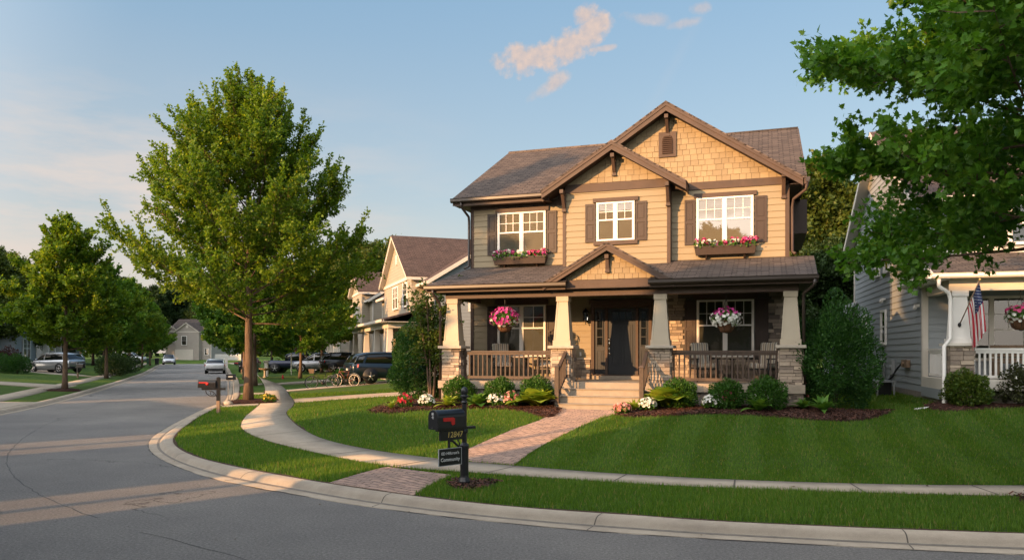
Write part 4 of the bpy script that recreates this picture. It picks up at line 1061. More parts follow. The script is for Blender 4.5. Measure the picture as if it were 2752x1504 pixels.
    one('porch_gable', M['soffit'], r, lambda m: m.prism([(-1.4, -2.33, 4.08), (1.42, -2.33, 4.08), (0.02, -2.33, 4.86)], (0, .4, 0)))
    g = MB(); shakes(g, WF(-2.34), -1.3, 1.3, 4.10, 4.95, [(.585, 1, 5.07 + .585 * .02 - .17), (-.585, 1, 5.07 - .585 * .02 - .17)], rng, row=.15, w=.17); g.build('gable_shingles', M['shake'], r)
    pipe(r, [(-5.1, -2.68, 3.92), (-5.1, -2.66, 3.8), (-4.98, -2.44, 3.52), (-4.97, -2.42, 3.4), (-4.97, -2.42, .7)], .042, M['gutter'])
    pipe(r, [(5.28, -2.7, 3.92), (5.27, -2.66, 3.78), (5.04, -2.35, 3.6), (5.03, -2.3, 3.45), (5.05, -2.3, .75)], .042, M['gutter'])
    # railings
    def railing(a0, a1):
        m = MB(); v = -2.15
        m.box(a0, a1, v - .055, v + .055, 2.09, 2.14); m.box(a0, a1, v - .03, v + .03, 2.02, 2.088); m.box(a0, a1, v - .03, v + .03, 1.33, 1.41)
        m.box((a0 + a1) / 2 - .04, (a0 + a1) / 2 + .04, v - .04, v + .04, HZ, 1.33)
        ra = m.build('railing', M['rail'], r)
        b = MB(); n = int((a1 - a0) / .135)
        for i in range(n): x = a0 + (a1 - a0) * (i + .5) / n; b.box(x - .019, x + .019, v - .019, v + .019, 1.41, 2.02)
        b.build('baluster', M['rail'], ra)
    railing(-4.36, -1.58); railing(1.70, 4.44)
    for u in (-1.17, 1.08):
        m = MB(); m.box(u - .055, u + .055, -3.42, -3.31, .58, 1.70); m.frustum(u, -3.365, 1.70, 1.75, .075, .075, .04, .04)
        m.bar((u, -3.31, 1.62), (u, -2.43, 2.10), .09, .06); m.bar((u, -3.31, .98), (u, -2.43, 1.44), .05, .06)
        ra = m.build('stair_rail', M['rail'], r)
        b = MB()
        for i in range(6):
            t = (i + .5) / 6; v = -3.31 + .88 * t; b.box(u - .017, u + .017, v - .017, v + .017, .98 + .46 * t, 1.62 + .48 * t)
        b.build('baluster', M['rail'], ra)
    return r
house = main_house()
# ------------------------------------------------------------------ foliage
KITE = (np.array([(0, 0, 0), (.40, .45, .12), (0, 1, 0), (-.40, .45, .12)]), np.array([(0, 1, 2), (0, 2, 3)]))
SLIM = (np.array([(0, 0, 0), (.26, .5, .10), (0, 1, -.05), (-.26, .5, .10)]), np.array([(0, 1, 2), (0, 2, 3)]))
_o = [(0, 0), (.12, .10), (.46, .02), (.30, .24), (.62, .52), (.26, .50), (.30, .66), (0, 1.08), (-.30, .66), (-.26, .50), (-.62, .52), (-.30, .24), (-.46, .02), (-.12, .10)]
MAPLE = (np.array([(x, y, .16 * abs(x) - .10 * max(0, y - .6)) for x, y in _o] + [(0, .38, -.03)]), np.array([(14, i, (i + 1) % 14) for i in range(14)]))
_r = [(0, 0), (.34, .14), (.26, .30), (.44, .50), (.22, .62), (.16, .82), (0, 1.05), (-.16, .82), (-.22, .62), (-.44, .50), (-.26, .30), (-.34, .14)]
LOBED = (np.array([(x, y, .14 * abs(x)) for x, y in _r]), np.array([(0, 1, 2), (0, 2, 3), (0, 3, 4), (0, 4, 5), (0, 5, 6), (0, 6, 7), (0, 7, 8), (0, 8, 9), (0, 9, 10), (0, 10, 11)]))
PETAL = (np.array([(0, 0, 0), (.5, .2, .1), (.45, .8, .12), (0, 1, .05), (-.45, .8, .12), (-.5, .2, .1)]), np.array([(0, 1, 2), (0, 2, 3), (0, 3, 4), (0, 4, 5)]))

def leaves(name, P, D, Nn, size, var, shape, mat, parent):
    sv, sf = shape
    D = D / (np.linalg.norm(D, axis=1)[:, None] + 1e-9)
    Nn = Nn - D * (Nn * D).sum(1)[:, None]; Nn = Nn / (np.linalg.norm(Nn, axis=1)[:, None] + 1e-9)
    S = np.cross(D, Nn); n = len(P); k = len(sv)
    size = np.broadcast_to(size, (n,))
    V = P[:, None, :] + size[:, None, None] * (sv[None, :, 0, None] * S[:, None] + sv[None, :, 1, None] * D[:, None] + sv[None, :, 2, None] * Nn[:, None])
    F = (np.arange(n)[:, None, None] * k + sf[None]).reshape(-1, sf.shape[1])
    me = np_mesh(name, V.reshape(-1, 3), F, np.repeat(var, k))
    return link(name, me, mat, parent)

def unit(v): return v / (np.linalg.norm(v) + 1e-9)

def tree_geo(seed, h, base, rad, nb, dens, lsize, prof, el0, el1, tr, curl=.5, up=.7, twig_len=1.0, lean=0.0, az_filter=None, leader=True, spread=.05, var_=(.80, 1.13), bare=.16, lenf=None, shoot=1.25):
    """Excurrent tree: trunk, limbs by golden angle, side twigs, leaf sprays along every twig."""
    g = np.random.default_rng(seed); wood = MB()
    tz_ = np.linspace(0, h * .95, 14); wob = np.cumsum(g.normal(0, .02 * tr / .2, (14, 2)), axis=0)
    tp = [(wob[i, 0] + lean * tz_[i] / h, wob[i, 1], tz_[i]) for i in range(14)]
    rr = [tr * (1.25 if i == 0 else 1) * (1 - .93 * (tz_[i] / h)**.85) for i in range(14)]
    wood.tube(tp, rr, 10)
    P = []; D = []
    def at_trunk(z):
        return np.array([np.interp(z, tz_, [p[0] for p in tp]), np.interp(z, tz_, [p[1] for p in tp]), z])
    def twig(p, d, ln, r, fine=1.0):
        n = max(3, int(ln * dens * fine)); k = 4
        pts = [p]; dd = d.copy()
        for j in range(k):
            dd = unit(dd + np.array((0, 0, .16)) + g.normal(0, .13, 3)); pts.append(pts[-1] + dd * ln / k)
        if r > .004: wood.tube(pts, [r, r * .8, r * .6, r * .4, r * .2], 3, cap=False)
        pts = np.array(pts)
        s = g.uniform(.08, 1.03, n) * k; i = np.minimum(s.astype(int), k - 1); f = (s - i)[:, None]
        q = pts[i] * (1 - f) + pts[i + 1] * f + g.normal(0, spread, (n, 3))
        t = pts[i + 1] - pts[i]; t = t / np.linalg.norm(t, axis=1)[:, None]
        P.append(q); D.append(t * .8 + g.normal(0, .55, (n, 3)) + np.array((0, 0, -.25)))
    for i in range(nb):
        t = ((i + .6) / nb)**.92; z = base + (h * .93 - base) * t
        az = i * 2.39996 + g.uniform(-.35, .35)
        if az_filter and not az_filter(az, t): continue
        Lb = rad * prof(t) * g.uniform(*var_) * (lenf(az, t) if lenf else 1); el = el0 + (el1 - el0) * t + g.normal(0, .09)
        p = at_trunk(z - .0); d = np.array((math.cos(az) * math.cos(el), math.sin(az) * math.cos(el), math.sin(el)))
        k = 8; pts = [p]; dd = d
        for j in range(k):
            dd = unit(dd + np.array((0, 0, curl / k * (j / k) * 2)) + g.normal(0, .05, 3)); pts.append(pts[-1] + dd * Lb / k)
        r0 = max(.010, tr * .21 * (1 - .70 * t)); rb = [r0 * (1 - .9 * j / k) for j in range(k + 1)]
        wood.tube(pts, rb, 5, cap=False)
        pts = np.array(pts); nt_ = max(4, int(Lb * 4.2))
        for q in range(nt_):
            s = bare + (1 - bare) * (q + g.random()) / nt_; j = min(int(s * k), k - 1); pp = pts[j] * (1 - (s * k - j)) + pts[j + 1] * (s * k - j); bd = unit(pts[j + 1] - pts[j])
            side = unit(np.cross(bd, (0, 0, 1.0)) + 1e-6) * (1 if q % 2 else -1)
            a = g.uniform(.5, 1.15); td = unit(bd * math.cos(a) + side * math.sin(a) + np.array((0, 0, g.normal(.12, .28))))
            ln = twig_len * np.clip((.22 + .30 * (1 - s)) * Lb, .28, 1.35) * g.uniform(.7, 1.2)
            twig(pp, td, ln, .012 if Lb > 1.2 else .007)
            if ln > .7:
                for e in range(2): twig(pp + td * ln * g.uniform(.3, .7), unit(td + g.normal(0, .6, 3)), ln * .5, .004)
        twig(pts[-3], unit(pts[-1] - pts[-3]), np.linalg.norm(pts[-1] - pts[-3]) * shoot, .0, 1.8)
    if leader:
        for _ in range(5): twig(at_trunk(h * .80), unit(np.array((g.normal(0, .12), g.normal(0, .12), 1.0))), h * .2 * g.uniform(.7, 1.0), .01, 1.7)
    P = np.vstack(P); D = np.vstack(D); n = len(P)
    c = np.array((0, 0, (base + h) / 2)); outw = P - c; outw /= np.linalg.norm(outw, axis=1)[:, None]
    Nn = np.array((0, 0, up)) + outw * .35 + g.normal(0, .55, (n, 3))
    var = np.clip(g.normal(.42, .20, n) + .12 * np.sin(P[:, 0] * 2.1 + seed) * np.sin(P[:, 2] * 1.7), 0, 1)
    return wood, P, D, Nn, lsize * g.uniform(.65, 1.25, n), var

def make_tree(name, label, loc, geo, leafm, shape, group=None, rz=0.0, bark='bark'):
    wood, P, D, Nn, sz, var = geo
    t = thing(name, label, 'tree', loc, rz, group)
    wood.build('trunk', M[bark], t, uv=False, fix=False)
    leaves('crown', P, D, Nn, sz, var, shape, M[leafm], t)
    return t

def at(p, dz=0.0): return (float(p[0]), float(p[1]), tz(p[0], p[1]) + dz)

# the big maple on the kerb strip
pm = lambda t: (.90 + .10 * min(1, t / .1)) * (1 - .72 * max(0, (t - .22) / .78)**1.15)
make_tree('maple_tree', 'tall golden-lit maple on the kerb strip beside the curving sidewalk', at(TREE_MAIN, .02),
          tree_geo(5, 12.45, 3.0, 4.95, 100, 62, .112, pm, R(8), R(68), .18, curl=.55, up=.6, twig_len=.80, var_=(.88, 1.10), bare=.22, shoot=1.7), 'maple', KITE)
# near maple whose trunk stands just outside the frame
pn = lambda t: 1.0 if t < .55 else 1 - .8 * (t - .55) / .45
make_tree('maple_tree', 'large maple overhanging the picture from the front lawn strip, its lobed leaves close by', at(TREE_NEAR, .02),
          tree_geo(12, 9.8, 3.15, 3.62, 66, 100, .088, pn, R(-3), R(56), .15, curl=.22, up=.45, twig_len=.95, spread=.07, bare=.22, var_=(.82, 1.08), lenf=lambda az, t: (.80 if t < .20 else (.95 if t < .33 else .74)) if math.cos(az) < -.35 else 1.0), 'near', MAPLE)
# street trees: two shapes shared by the row
ps = lambda t: (.70 + .30 * min(1, t / .16)) * (1 - .78 * max(0, (t - .16) / .84)**1.2)
street = [('street_tree', tree_geo(31, 9.0, 2.0, 3.45, 50, 70, .155, ps, R(8), R(64), .14, curl=.5), 'maple'), ('street_tree', tree_geo(47, 8.8, 1.9, 3.7, 48, 70, .16, ps, R(4), R(58), .14, curl=.45), 'mapledark')]
protos = []
def street_tree(px_, py_, k, sc, label, rz, z=.13, xy=None):
    Y = (HC - z) * FPX / (py_ - CY) if xy is None else xy[1]; X = (px_ - CX) / FPX * Y if xy is None else xy[0]
    if len(protos) <= k:
        nm, geo, lm = street[k]; t = make_tree(nm, label, (X, Y, tz(X, Y)), geo, lm, KITE, 'street trees along the kerbs', rz); protos.append(t)
    else:
        t = copy_tree(protos[k]); t['label'] = label; t.location = (X, Y, tz(X, Y)); t.rotation_euler.z = rz
    t.scale = (sc, sc, sc * random.uniform(.97, 1.03))
    return t
street_tree(0, 0, 0, 1.0, 'street tree with a bark mulch ring in front of the silver crossover', .4, xy=TREE_LEFT)
street_tree(286, 1016, 1, 1.0, 'street tree just right of the dark clipped hedges on the left kerb', 1.3)
street_tree(348, 1000, 0, 1.0, 'street tree in front of the white pickup truck', 2.2)
street_tree(381, 988, 1, 1.0, 'street tree between the white pickup and the wheeled bins', 3.1)
street_tree(403, 981.5, 0, 1.02, 'street tree beside the two wheeled bins far down the left kerb', 4.0)
street_tree(686, 1036, 1, .96, 'street tree right behind the tall golden-lit maple', .9)
street_tree(657, 1018, 0, .98, 'street tree beside the green utility box by the right kerb', 5.0)
street_tree(806, 1012, 1, .95, 'lawn tree beyond the bicycles with a dark trunk and mulch ring', 2.8, z=.32)
street_tree(865, 1000, 0, .98, 'lawn tree standing over the grey crossover', 1.9, z=.4)
street_tree(545, 971, 1, 1.05, 'street tree in front of the far tan house with a garage', .2)
street_tree(0, 0, 0, .98, 'lawn tree between the blue pickup and the small post', 3.7, xy=(-22.5, 80))
street_tree(0, 0, 1, 1.0, 'street tree over the dark red car in the driveway', 5.5, xy=(-29.5, 84))

# trees beyond the houses: loose rounded crowns
pb = lambda t: .75 + .35 * math.sin(math.pi * min(1, t * 1.05)) - .35 * t
bgeo = [tree_geo(61, 12.5, 2.6, 4.4, 52, 46, .25, pb, R(10), R(62), .22, curl=.3, twig_len=1.25, spread=.14), tree_geo(73, 13.0, 2.4, 4.8, 50, 46, .26, pb, R(5), R(55), .24, curl=.2, twig_len=1.35, spread=.16)]
bprot = {}
def back_tree(x, y, k, sc, label, rz, leafm='oak'):
    key = (k, leafm)
    if key not in bprot:
        t = make_tree('shade_tree', label, (x, y, tz(x, y)), bgeo[k], leafm, KITE, 'trees growing behind the houses', rz, 'twig'); bprot[key] = t
    else:
        t = copy_tree(bprot[key]); t['label'] = label; t.location = (x, y, tz(x, y)); t.rotation_euler.z = rz
    t.scale = (sc, sc, sc)
    return t
def bp(px_, Y): return ((px_ - CX) / FPX * Y, Y)
for px_, Y, k, sc, lm, lab in ((2185, 43, 0, .92, 'oak', 'tallest tree in the gap between the cream house and the grey house'), (2262, 46, 1, .80, 'oak', 'tree close behind the back corner of the grey house'), (2128, 52, 1, .86, 'oak', 'tree showing past the right edge of the cream house'), (2225, 38, 1, .50, 'conifer', 'small dark tree low in the gap behind the evergreen bush'),
                               (985, 92, 0, 1.10, 'oak', 'tree rising left of the tan house gable'), (1062, 98, 1, 1.12, 'oak', 'tree behind the ridge of the tan house'), (915, 100, 1, 1.05, 'oak', 'tree behind the left end of the tan houses'), (20, 76, 1, .80, 'oak', 'tree over the slate-roofed house at the far left'),
                               (-40, 70, 0, .85, 'oak', 'tree cut by the left edge of the picture'), (450, 185, 0, 1.30, 'conifer', 'dark tree left of the far tan house roof'), (500, 190, 1, 1.35, 'conifer', 'dark tree right behind the far tan house gable'), (560, 182, 0, 1.25, 'conifer', 'dark tree right of the far tan house'),
                               (620, 175, 1, 1.15, 'conifer', 'dark tree closing the end of the street'), (405, 180, 1, 1.2, 'conifer', 'dark tree behind the left row at the end of the street'), (730, 118, 0, .95, 'conifer', 'tree behind the blue pickup'), (820, 112, 1, .95, 'conifer', 'tree behind the grey crossover'), (250, 100, 0, .85, 'conifer', 'tree behind the white pickup truck'), (165, 95, 1, .85, 'conifer', 'tree behind the silver crossover')):
    x, y = bp(px_, Y); back_tree(x, y, k, sc, lab, random.uniform(0, 6), lm)

# ------------------------------------------------------------------ shrubs and bedding
def bush_pts(g, n, rx, ry, rz, rough=.16, shell=.45, flat_=.0):
    d = g.normal(size=(n, 3)); d /= np.linalg.norm(d, axis=1)[:, None]
    d[:, 2] = np.where(d[:, 2] < -.80, -d[:, 2] * .6, d[:, 2])
    lump = 1 + rough * np.sin(d[:, 0] * 5 + 1) * np.sin(d[:, 1] * 6 + 2) + rough * .8 * np.sin(d[:, 2] * 7 + d[:, 0] * 4)
    rr = (1 - shell * g.random(n)**2) * lump
    P = d * rr[:, None] * np.array((rx, ry, rz)); P[:, 2] += rz * .82
    return P, d

def bush(name, label, loc, rx, ry, rz, n, size, leafm, shape=SLIM, rough=.16, seed=1, group=None, cat='bush', upright=.5, stems=7, shell=.5):
    g = np.random.default_rng(seed)
    t = thing(name, label, cat, loc, g.uniform(0, 6), group)
    P, d = bush_pts(g, n, rx, ry, rz, rough, shell)
    D = d * .6 + np.array((0, 0, upright)) + g.normal(0, .35, (n, 3)); Nn = d + g.normal(0, .6, (n, 3)) + np.array((0, 0, .3))
    m = MB()
    for i in range(stems):
        a = g.uniform(0, 6.28); q = (math.cos(a) * rx * .55, math.sin(a) * ry * .55, rz * g.uniform(.9, 1.4))
        m.tube([(q[0] * .1, q[1] * .1, -.05), (q[0] * .5, q[1] * .5, q[2] * .45), q], [.022, .016, .006], 5, cap=False)
    m.build('stem', M['twig'], t, uv=False, fix=False)
    leaves('foliage', P, D, Nn, size * g.uniform(.7, 1.3, n), np.clip(g.normal(.42, .22, n), 0, 1), shape, M[leafm], t)
    return t
GB = 'clipped round boxwoods in front of the porch'
for i, (x, y, r, lab) in enumerate(((1227, 1088, .41, 'round boxwood nearest the stone pier at the left end of the porch'), (1333, 1085, .40, 'round boxwood between the white flowers and the left railing'), (1429, 1078, .43, 'round boxwood behind the golden hosta left of the steps'),
                                   (1845, 1090, .42, 'round boxwood behind the lime hosta right of the steps'), (1960, 1090, .41, 'round boxwood under the middle of the right railing'), (2081, 1095, .46, 'round boxwood beside the stone pier at the right end of the porch'))):
    u = [-4.15, -2.92, -1.86, 1.98, 3.17, 4.15][i]; w = h2w(u, -2.98); bush('boxwood', lab, at(w, .04), r * 1.04, r * 1.04, r * .95, 4200, .058, 'box', SLIM, .10, 100 + i, GB)

def bushel(p, r): return at(p, .03)
w = h2w(5.78, -1.75); bush('evergreen_bush', 'big dark evergreen bush filling the gap right of the porch', at(w, .03), 1.0, .95, 1.42, 24000, .075, 'yew', SLIM, .20, 5, shell=.45)
w = h2w(-6.05, -1.35); bush('evergreen_bush', 'dense dark evergreen bush left of the stone pier', at(w, .0), .98, .9, 1.30, 22000, .068, 'yew', SLIM, .14, 6, shell=.45)
# small multi-stemmed ornamental tree in front of it
def ornamental():
    g = np.random.default_rng(9); w = h2w(-5.42, -2.05); t = thing('ornamental_tree', 'slender multi-stemmed ornamental tree lit gold beside the left porch pier', 'tree', at(w, .03))
    wood = MB(); P = []; D = []
    for k in range(7):
        a = k * .9 + g.uniform(-.3, .3); top = np.array((math.cos(a) * g.uniform(.3, .8), math.sin(a) * g.uniform(.3, .7), g.uniform(2.2, 3.25)))
        pts = [np.array((math.cos(a) * .06, math.sin(a) * .06, -.05)), top * np.array((.35, .35, .4)), top * np.array((.7, .7, .75)), top]
        wood.tube(pts, [.032, .026, .018, .006], 6, cap=False); pts = np.array(pts)
        for q in range(17):
            s = g.uniform(.9, 3); i = min(int(s), 2); p = pts[i] * (1 - (s - i)) + pts[i + 1] * (s - i); d = unit(g.normal(0, 1, 3) * np.array((1, 1, .5)) + np.array((0, 0, .35))); ln = g.uniform(.35, .75)
            e = p + d * ln; wood.tube([p, (p + e) / 2 + np.array((0, 0, .03)), e], [.008, .006, .003], 3, cap=False)
            n = 38; f = g.uniform(.1, 1.05, n)[:, None]; P.append(p * (1 - f) + e * f + g.normal(0, .05, (n, 3))); D.append(np.tile(d, (n, 1)) + g.normal(0, .6, (n, 3)))
    P = np.vstack(P); D = np.vstack(D); n = len(P)
    wood.build('trunk', M['bark'], t, uv=False, fix=False)
    leaves('crown', P, D, g.normal(0, .6, (n, 3)) + np.array((0, 0, .6)), .085 * g.uniform(.7, 1.3, n), np.clip(g.normal(.5, .25, n), 0, 1), KITE, M['shrub'], t)
ornamental()

def hosta(label, loc, n, ln, leafm='hosta', seed=0, wide=.34, cat='plant', name='hosta_plant', group=None):
    """Rosette of broad arching leaves, each a curved bladed surface."""
    g = np.random.default_rng(seed); t = thing(name, label, cat, loc, 0, group); V = []; F = []; A = []
    for i in range(n):
        a = i * 2.39996; k = (i / n); l = ln * g.uniform(.75, 1.1) * (.6 + .5 * k); el = R(88 - 66 * k + g.normal(0, 10)); v = np.clip(g.normal(.5, .22), 0, 1)
        p = np.array((0, 0, .02)); rings = []; m = 6
        for j in range(m + 1):
            s = j / m; w = wide * l * math.sin(math.pi * min(1, (.08 + .92 * s))**.8) * (1 if s < 1 else .02)
            d = np.array((math.cos(a) * math.cos(el), math.sin(a) * math.cos(el), math.sin(el))); sd = np.array((-math.sin(a), math.cos(a), 0)); up = np.cross(sd, d) * -1
            rings.append([p - sd * w - up * w * -.22, p, p + sd * w - up * w * -.22]); p = p + d * l / m; el -= R(5 + 9 * s)
        b = len(V); V += [q for r in rings for q in r]; A += [v] * (3 * (m + 1))
        for j in range(m):
            for q in range(2): F.append((b + j * 3 + q, b + j * 3 + q + 1, b + j * 3 + q + 4, b + j * 3 + q + 3))
    link('leaf_rosette', np_mesh('leaf_rosette', V, F, A, smooth=True), M[leafm], t)
    return t
def flowers(label, loc, rx, rz, nf, petal, mat, seed=0, nl=260, leafm='green', name='bedding_plant', fs=.045, spike=False, group=None, mixmat=None, flat_=.6, ls=.07):
    """Mound of small leaves with open five-petalled flowers over it."""
    g = np.random.default_rng(seed); t = thing(name, label, 'flowers', loc, g.uniform(0, 6), group)
    P, d = bush_pts(g, nl, rx * .95, rx * .95, rz * .85, .12, .5)
    leaves('foliage', P, d * .6 + g.normal(0, .4, (nl, 3)) + np.array((0, 0, .3)), d + g.normal(0, .4, (nl, 3)), ls * g.uniform(.7, 1.3, nl), np.clip(g.normal(.45, .2, nl), 0, 1), KITE, M[leafm], t)
    bloom(t, g, nf, rx, rx, rz, mat, fs, spike); 
    if mixmat: bloom(t, g, nf // 2, rx, rx, rz, mixmat, fs, spike)
    return t
def bloom(t, g, nf, rx, ry, rz, mat, fs, spike=False, zoff=0.0, low=-.15):
    d = g.normal(size=(nf, 3)); d[:, 2] = np.abs(d[:, 2]) + low; d /= np.linalg.norm(d, axis=1)[:, None]
    c = d * np.array((rx, ry, rz)) * g.uniform(.92, 1.1, (nf, 1)); c[:, 2] += rz * .82 + zoff
    if spike: c[:, 2] += g.uniform(0, .10, nf)
    P = []; D = []; Nn = []; A = []
    for i in range(nf):
        n = unit(d[i] + g.normal(0, .25, 3)); x = unit(np.cross(n, g.normal(size=3))); y = np.cross(n, x); v = np.clip(g.normal(.5, .25), 0, 1)
        for k in range(5):
            a = k * 1.2566; q = x * math.cos(a) + y * math.sin(a); P.append(c[i]); D.append(q + n * .35); Nn.append(n); A.append(v)
    leaves('blossom', np.array(P), np.array(D), np.array(Nn), fs * g.uniform(.8, 1.2, len(P)), np.array(A), PETAL, M[mat], t)
def G(x, y, dz=.05): return at(gp(x, y), dz)
hosta('large chartreuse hosta glowing in the sun left of the front steps', G(1440, 1096), 62, .76, seed=1, wide=.52)
hosta('large lime hosta spreading right of the front steps', G(1790, 1099), 64, .78, seed=2, wide=.52)
hosta('plain green hosta at the foot of the left boxwoods behind the mailbox post', G(1285, 1094), 24, .50, 'green', 3)
hosta('yellow-green fern-like perennial left of the black mailbox finial', G(1205, 1096), 34, .50, 'hosta', 4, .16, name='perennial_plant')
hosta('pale lime perennial at the left tip of the mulch bed', G(1052, 1103), 18, .36, 'hosta', 5, .15, name='perennial_plant')
hosta('green hosta under the white blooms before the rightmost boxwood', G(2040, 1110), 26, .56, 'green', 6, .22)
hosta('narrow-leaved green plant in front of the big evergreen bush', G(2213, 1112), 30, .56, 'green', 7, .14, name='perennial_plant')
hosta('green leafy plant between the right stone pier and the evergreen bush', G(2160, 1104), 20, .48, 'green', 8, .16, name='perennial_plant')
hosta('olive plant with yellow tips beside the salmon flowers right of the steps', G(1703, 1107), 26, .46, 'hosta', 9, .13, name='perennial_plant')
flowers('crimson flowers near the left tip of the mulch bed', G(1090, 1098), .20, .20, 46, .05, 'f_red', 11)
flowers('white flowers with one pink head below the slender ornamental tree', G(1146, 1095), .21, .17, 80, .05, 'f_white', 12)
flowers('white flowers in front of the second left boxwood', G(1334, 1093), .25, .17, 110, .05, 'f_white', 13, fs=.04)
flowers('dusty pink flowers beside the chartreuse hosta', G(1374, 1095), .20, .22, 70, .05, 'f_salm', 14)
flowers('salmon pink flowers at the corner of the brick walkway', G(1672, 1115), .20, .14, 70, .05, 'f_salm', 15)
flowers('white flowers in front of the lime hosta', G(1741, 1107), .21, .17, 85, .05, 'f_white', 16)
flowers('rounded white flower mound between two right boxwoods', G(1914, 1103), .24, .20, 120, .05, 'f_white', 17, fs=.04)
flowers('small magenta-red flowers in front of the middle right boxwood', G(1960, 1104), .16, .26, 24, .05, 'f_pink', 18)
flowers('white blooms over leafy plant before the rightmost boxwood', G(2037, 1102), .24, .30, 26, .05, 'f_white', 19, nl=60)
flowers('coral red flowers beside the right stone pier', G(2158, 1096), .12, .34, 14, .05, 'f_red', 20, nl=50, mixmat='f_salm')
flowers('yellow flowers on the mulch ring of the tall maple', at(TREE_MAIN + np.array((1.0, -.75)), .06), .26, .16, 50, .05, 'f_yel', 22, fs=.05)

# window boxes and hanging baskets
def on_house(u, v, z): x, y = h2w(u, v); return (x, y, z)
def trailing(t, g, rx, ry, rz, n, mats, zoff=0.0, nl=420):
    d = g.normal(size=(nl, 3)); d /= np.linalg.norm(d, axis=1)[:, None]; P = d * np.array((rx, ry, rz)) * g.uniform(.55, 1, (nl, 1)); P[:, 2] += zoff
    leaves('foliage', P, d + g.normal(0, .5, (nl, 3)), d + g.normal(0, .5, (nl, 3)) + np.array((0, 0, .4)), .07 * g.uniform(.7, 1.3, nl), np.clip(g.normal(.45, .2, nl), 0, 1), KITE, M['green'], t)
    for mt, k, lo, dz in mats: bloom(t, g, k, rx, ry, rz, mt, .040, zoff=zoff - rz * .82 + dz, low=lo)
def flower_box(label, u0, u1, z0, z1, v, seed):
    g = np.random.default_rng(seed); t = thing('window_flower_box', label, 'flower box', on_house((u0 + u1) / 2, v, z0), -HA, 'flower boxes under the upstairs windows'); w = (u1 - u0) / 2
    m = MB(); h = z1 - z0; m.hexa([(-w + .04, -.25, 0), (w - .04, -.25, 0), (w - .04, -.06, 0), (-w + .04, -.06, 0), (-w, -.29, h), (w, -.29, h), (w, -.06, h), (-w, -.06, h)])
    m.box(-w - .012, w + .012, -.302, -.055, h, h + .025); m.build('planter', M['shutter'], t)
    for s in (-1, 1): one('bracket', M['shutter'], t, lambda m: m.prism([(s * w * .62 - .025, -.06, 0), (s * w * .62 - .025, -.2, 0), (s * w * .62 - .025, -.06, -.14)], (.05, 0, 0)))
    c = thing('flowers', None, None, (0, -.18, h)); c.parent = t
    trailing_box(c, g, w)
def trailing_box(c, g, w):
    nl = 520; P = np.stack([g.uniform(-w * 1.02, w * 1.02, nl), g.normal(0, .085, nl), g.uniform(-.04, .16, nl)], 1)
    leaves('foliage', P, g.normal(0, .6, (nl, 3)) + np.array((0, -.3, .4)), g.normal(0, .5, (nl, 3)) + np.array((0, -.3, .6)), .075 * g.uniform(.7, 1.3, nl), np.clip(g.normal(.4, .2, nl), 0, 1), KITE, M['green'], c)
    for mt, k in (('f_pink', 16), ('f_mag', 7), ('f_white', 6)):
        for q in range(k):
            cx = g.uniform(-w, w); cz = g.uniform(.10, .22); cy = g.uniform(-.12, .06); n = 12; d = g.normal(size=(n, 3)); d /= np.linalg.norm(d, axis=1)[:, None]
            PP = np.array((cx, cy, cz)) + d * .055; Q = []; E = []; Nn = []; A = []
            for i in range(n):
                nn = d[i]; x = unit(np.cross(nn, g.normal(size=3))); y = np.cross(nn, x)
                for b in range(5): a = b * 1.2566; Q.append(PP[i]); E.append(x * math.cos(a) + y * math.sin(a) + nn * .3); Nn.append(nn); A.append(np.clip(g.normal(.5, .25), 0, 1))
            trailing_box.acc.setdefault(mt, []).append((np.array(Q), np.array(E), np.array(Nn), np.array(A)))
    for mt, l in trailing_box.acc.items():
        leaves('blossom', np.vstack([a[0] for a in l]), np.vstack([a[1] for a in l]), np.vstack([a[2] for a in l]), .036, np.concatenate([a[3] for a in l]), PETAL, M[mt], c)
    trailing_box.acc = {}
trailing_box.acc = {}
flower_box('flower box of pink blooms under the upstairs window at the left end', -4.08, -2.35, 4.86, 5.06, -.03, 41)
flower_box('flower box of pink blooms under the upstairs window below the largest gable', 2.14, 3.86, 4.92, 5.14, -.03, 42)
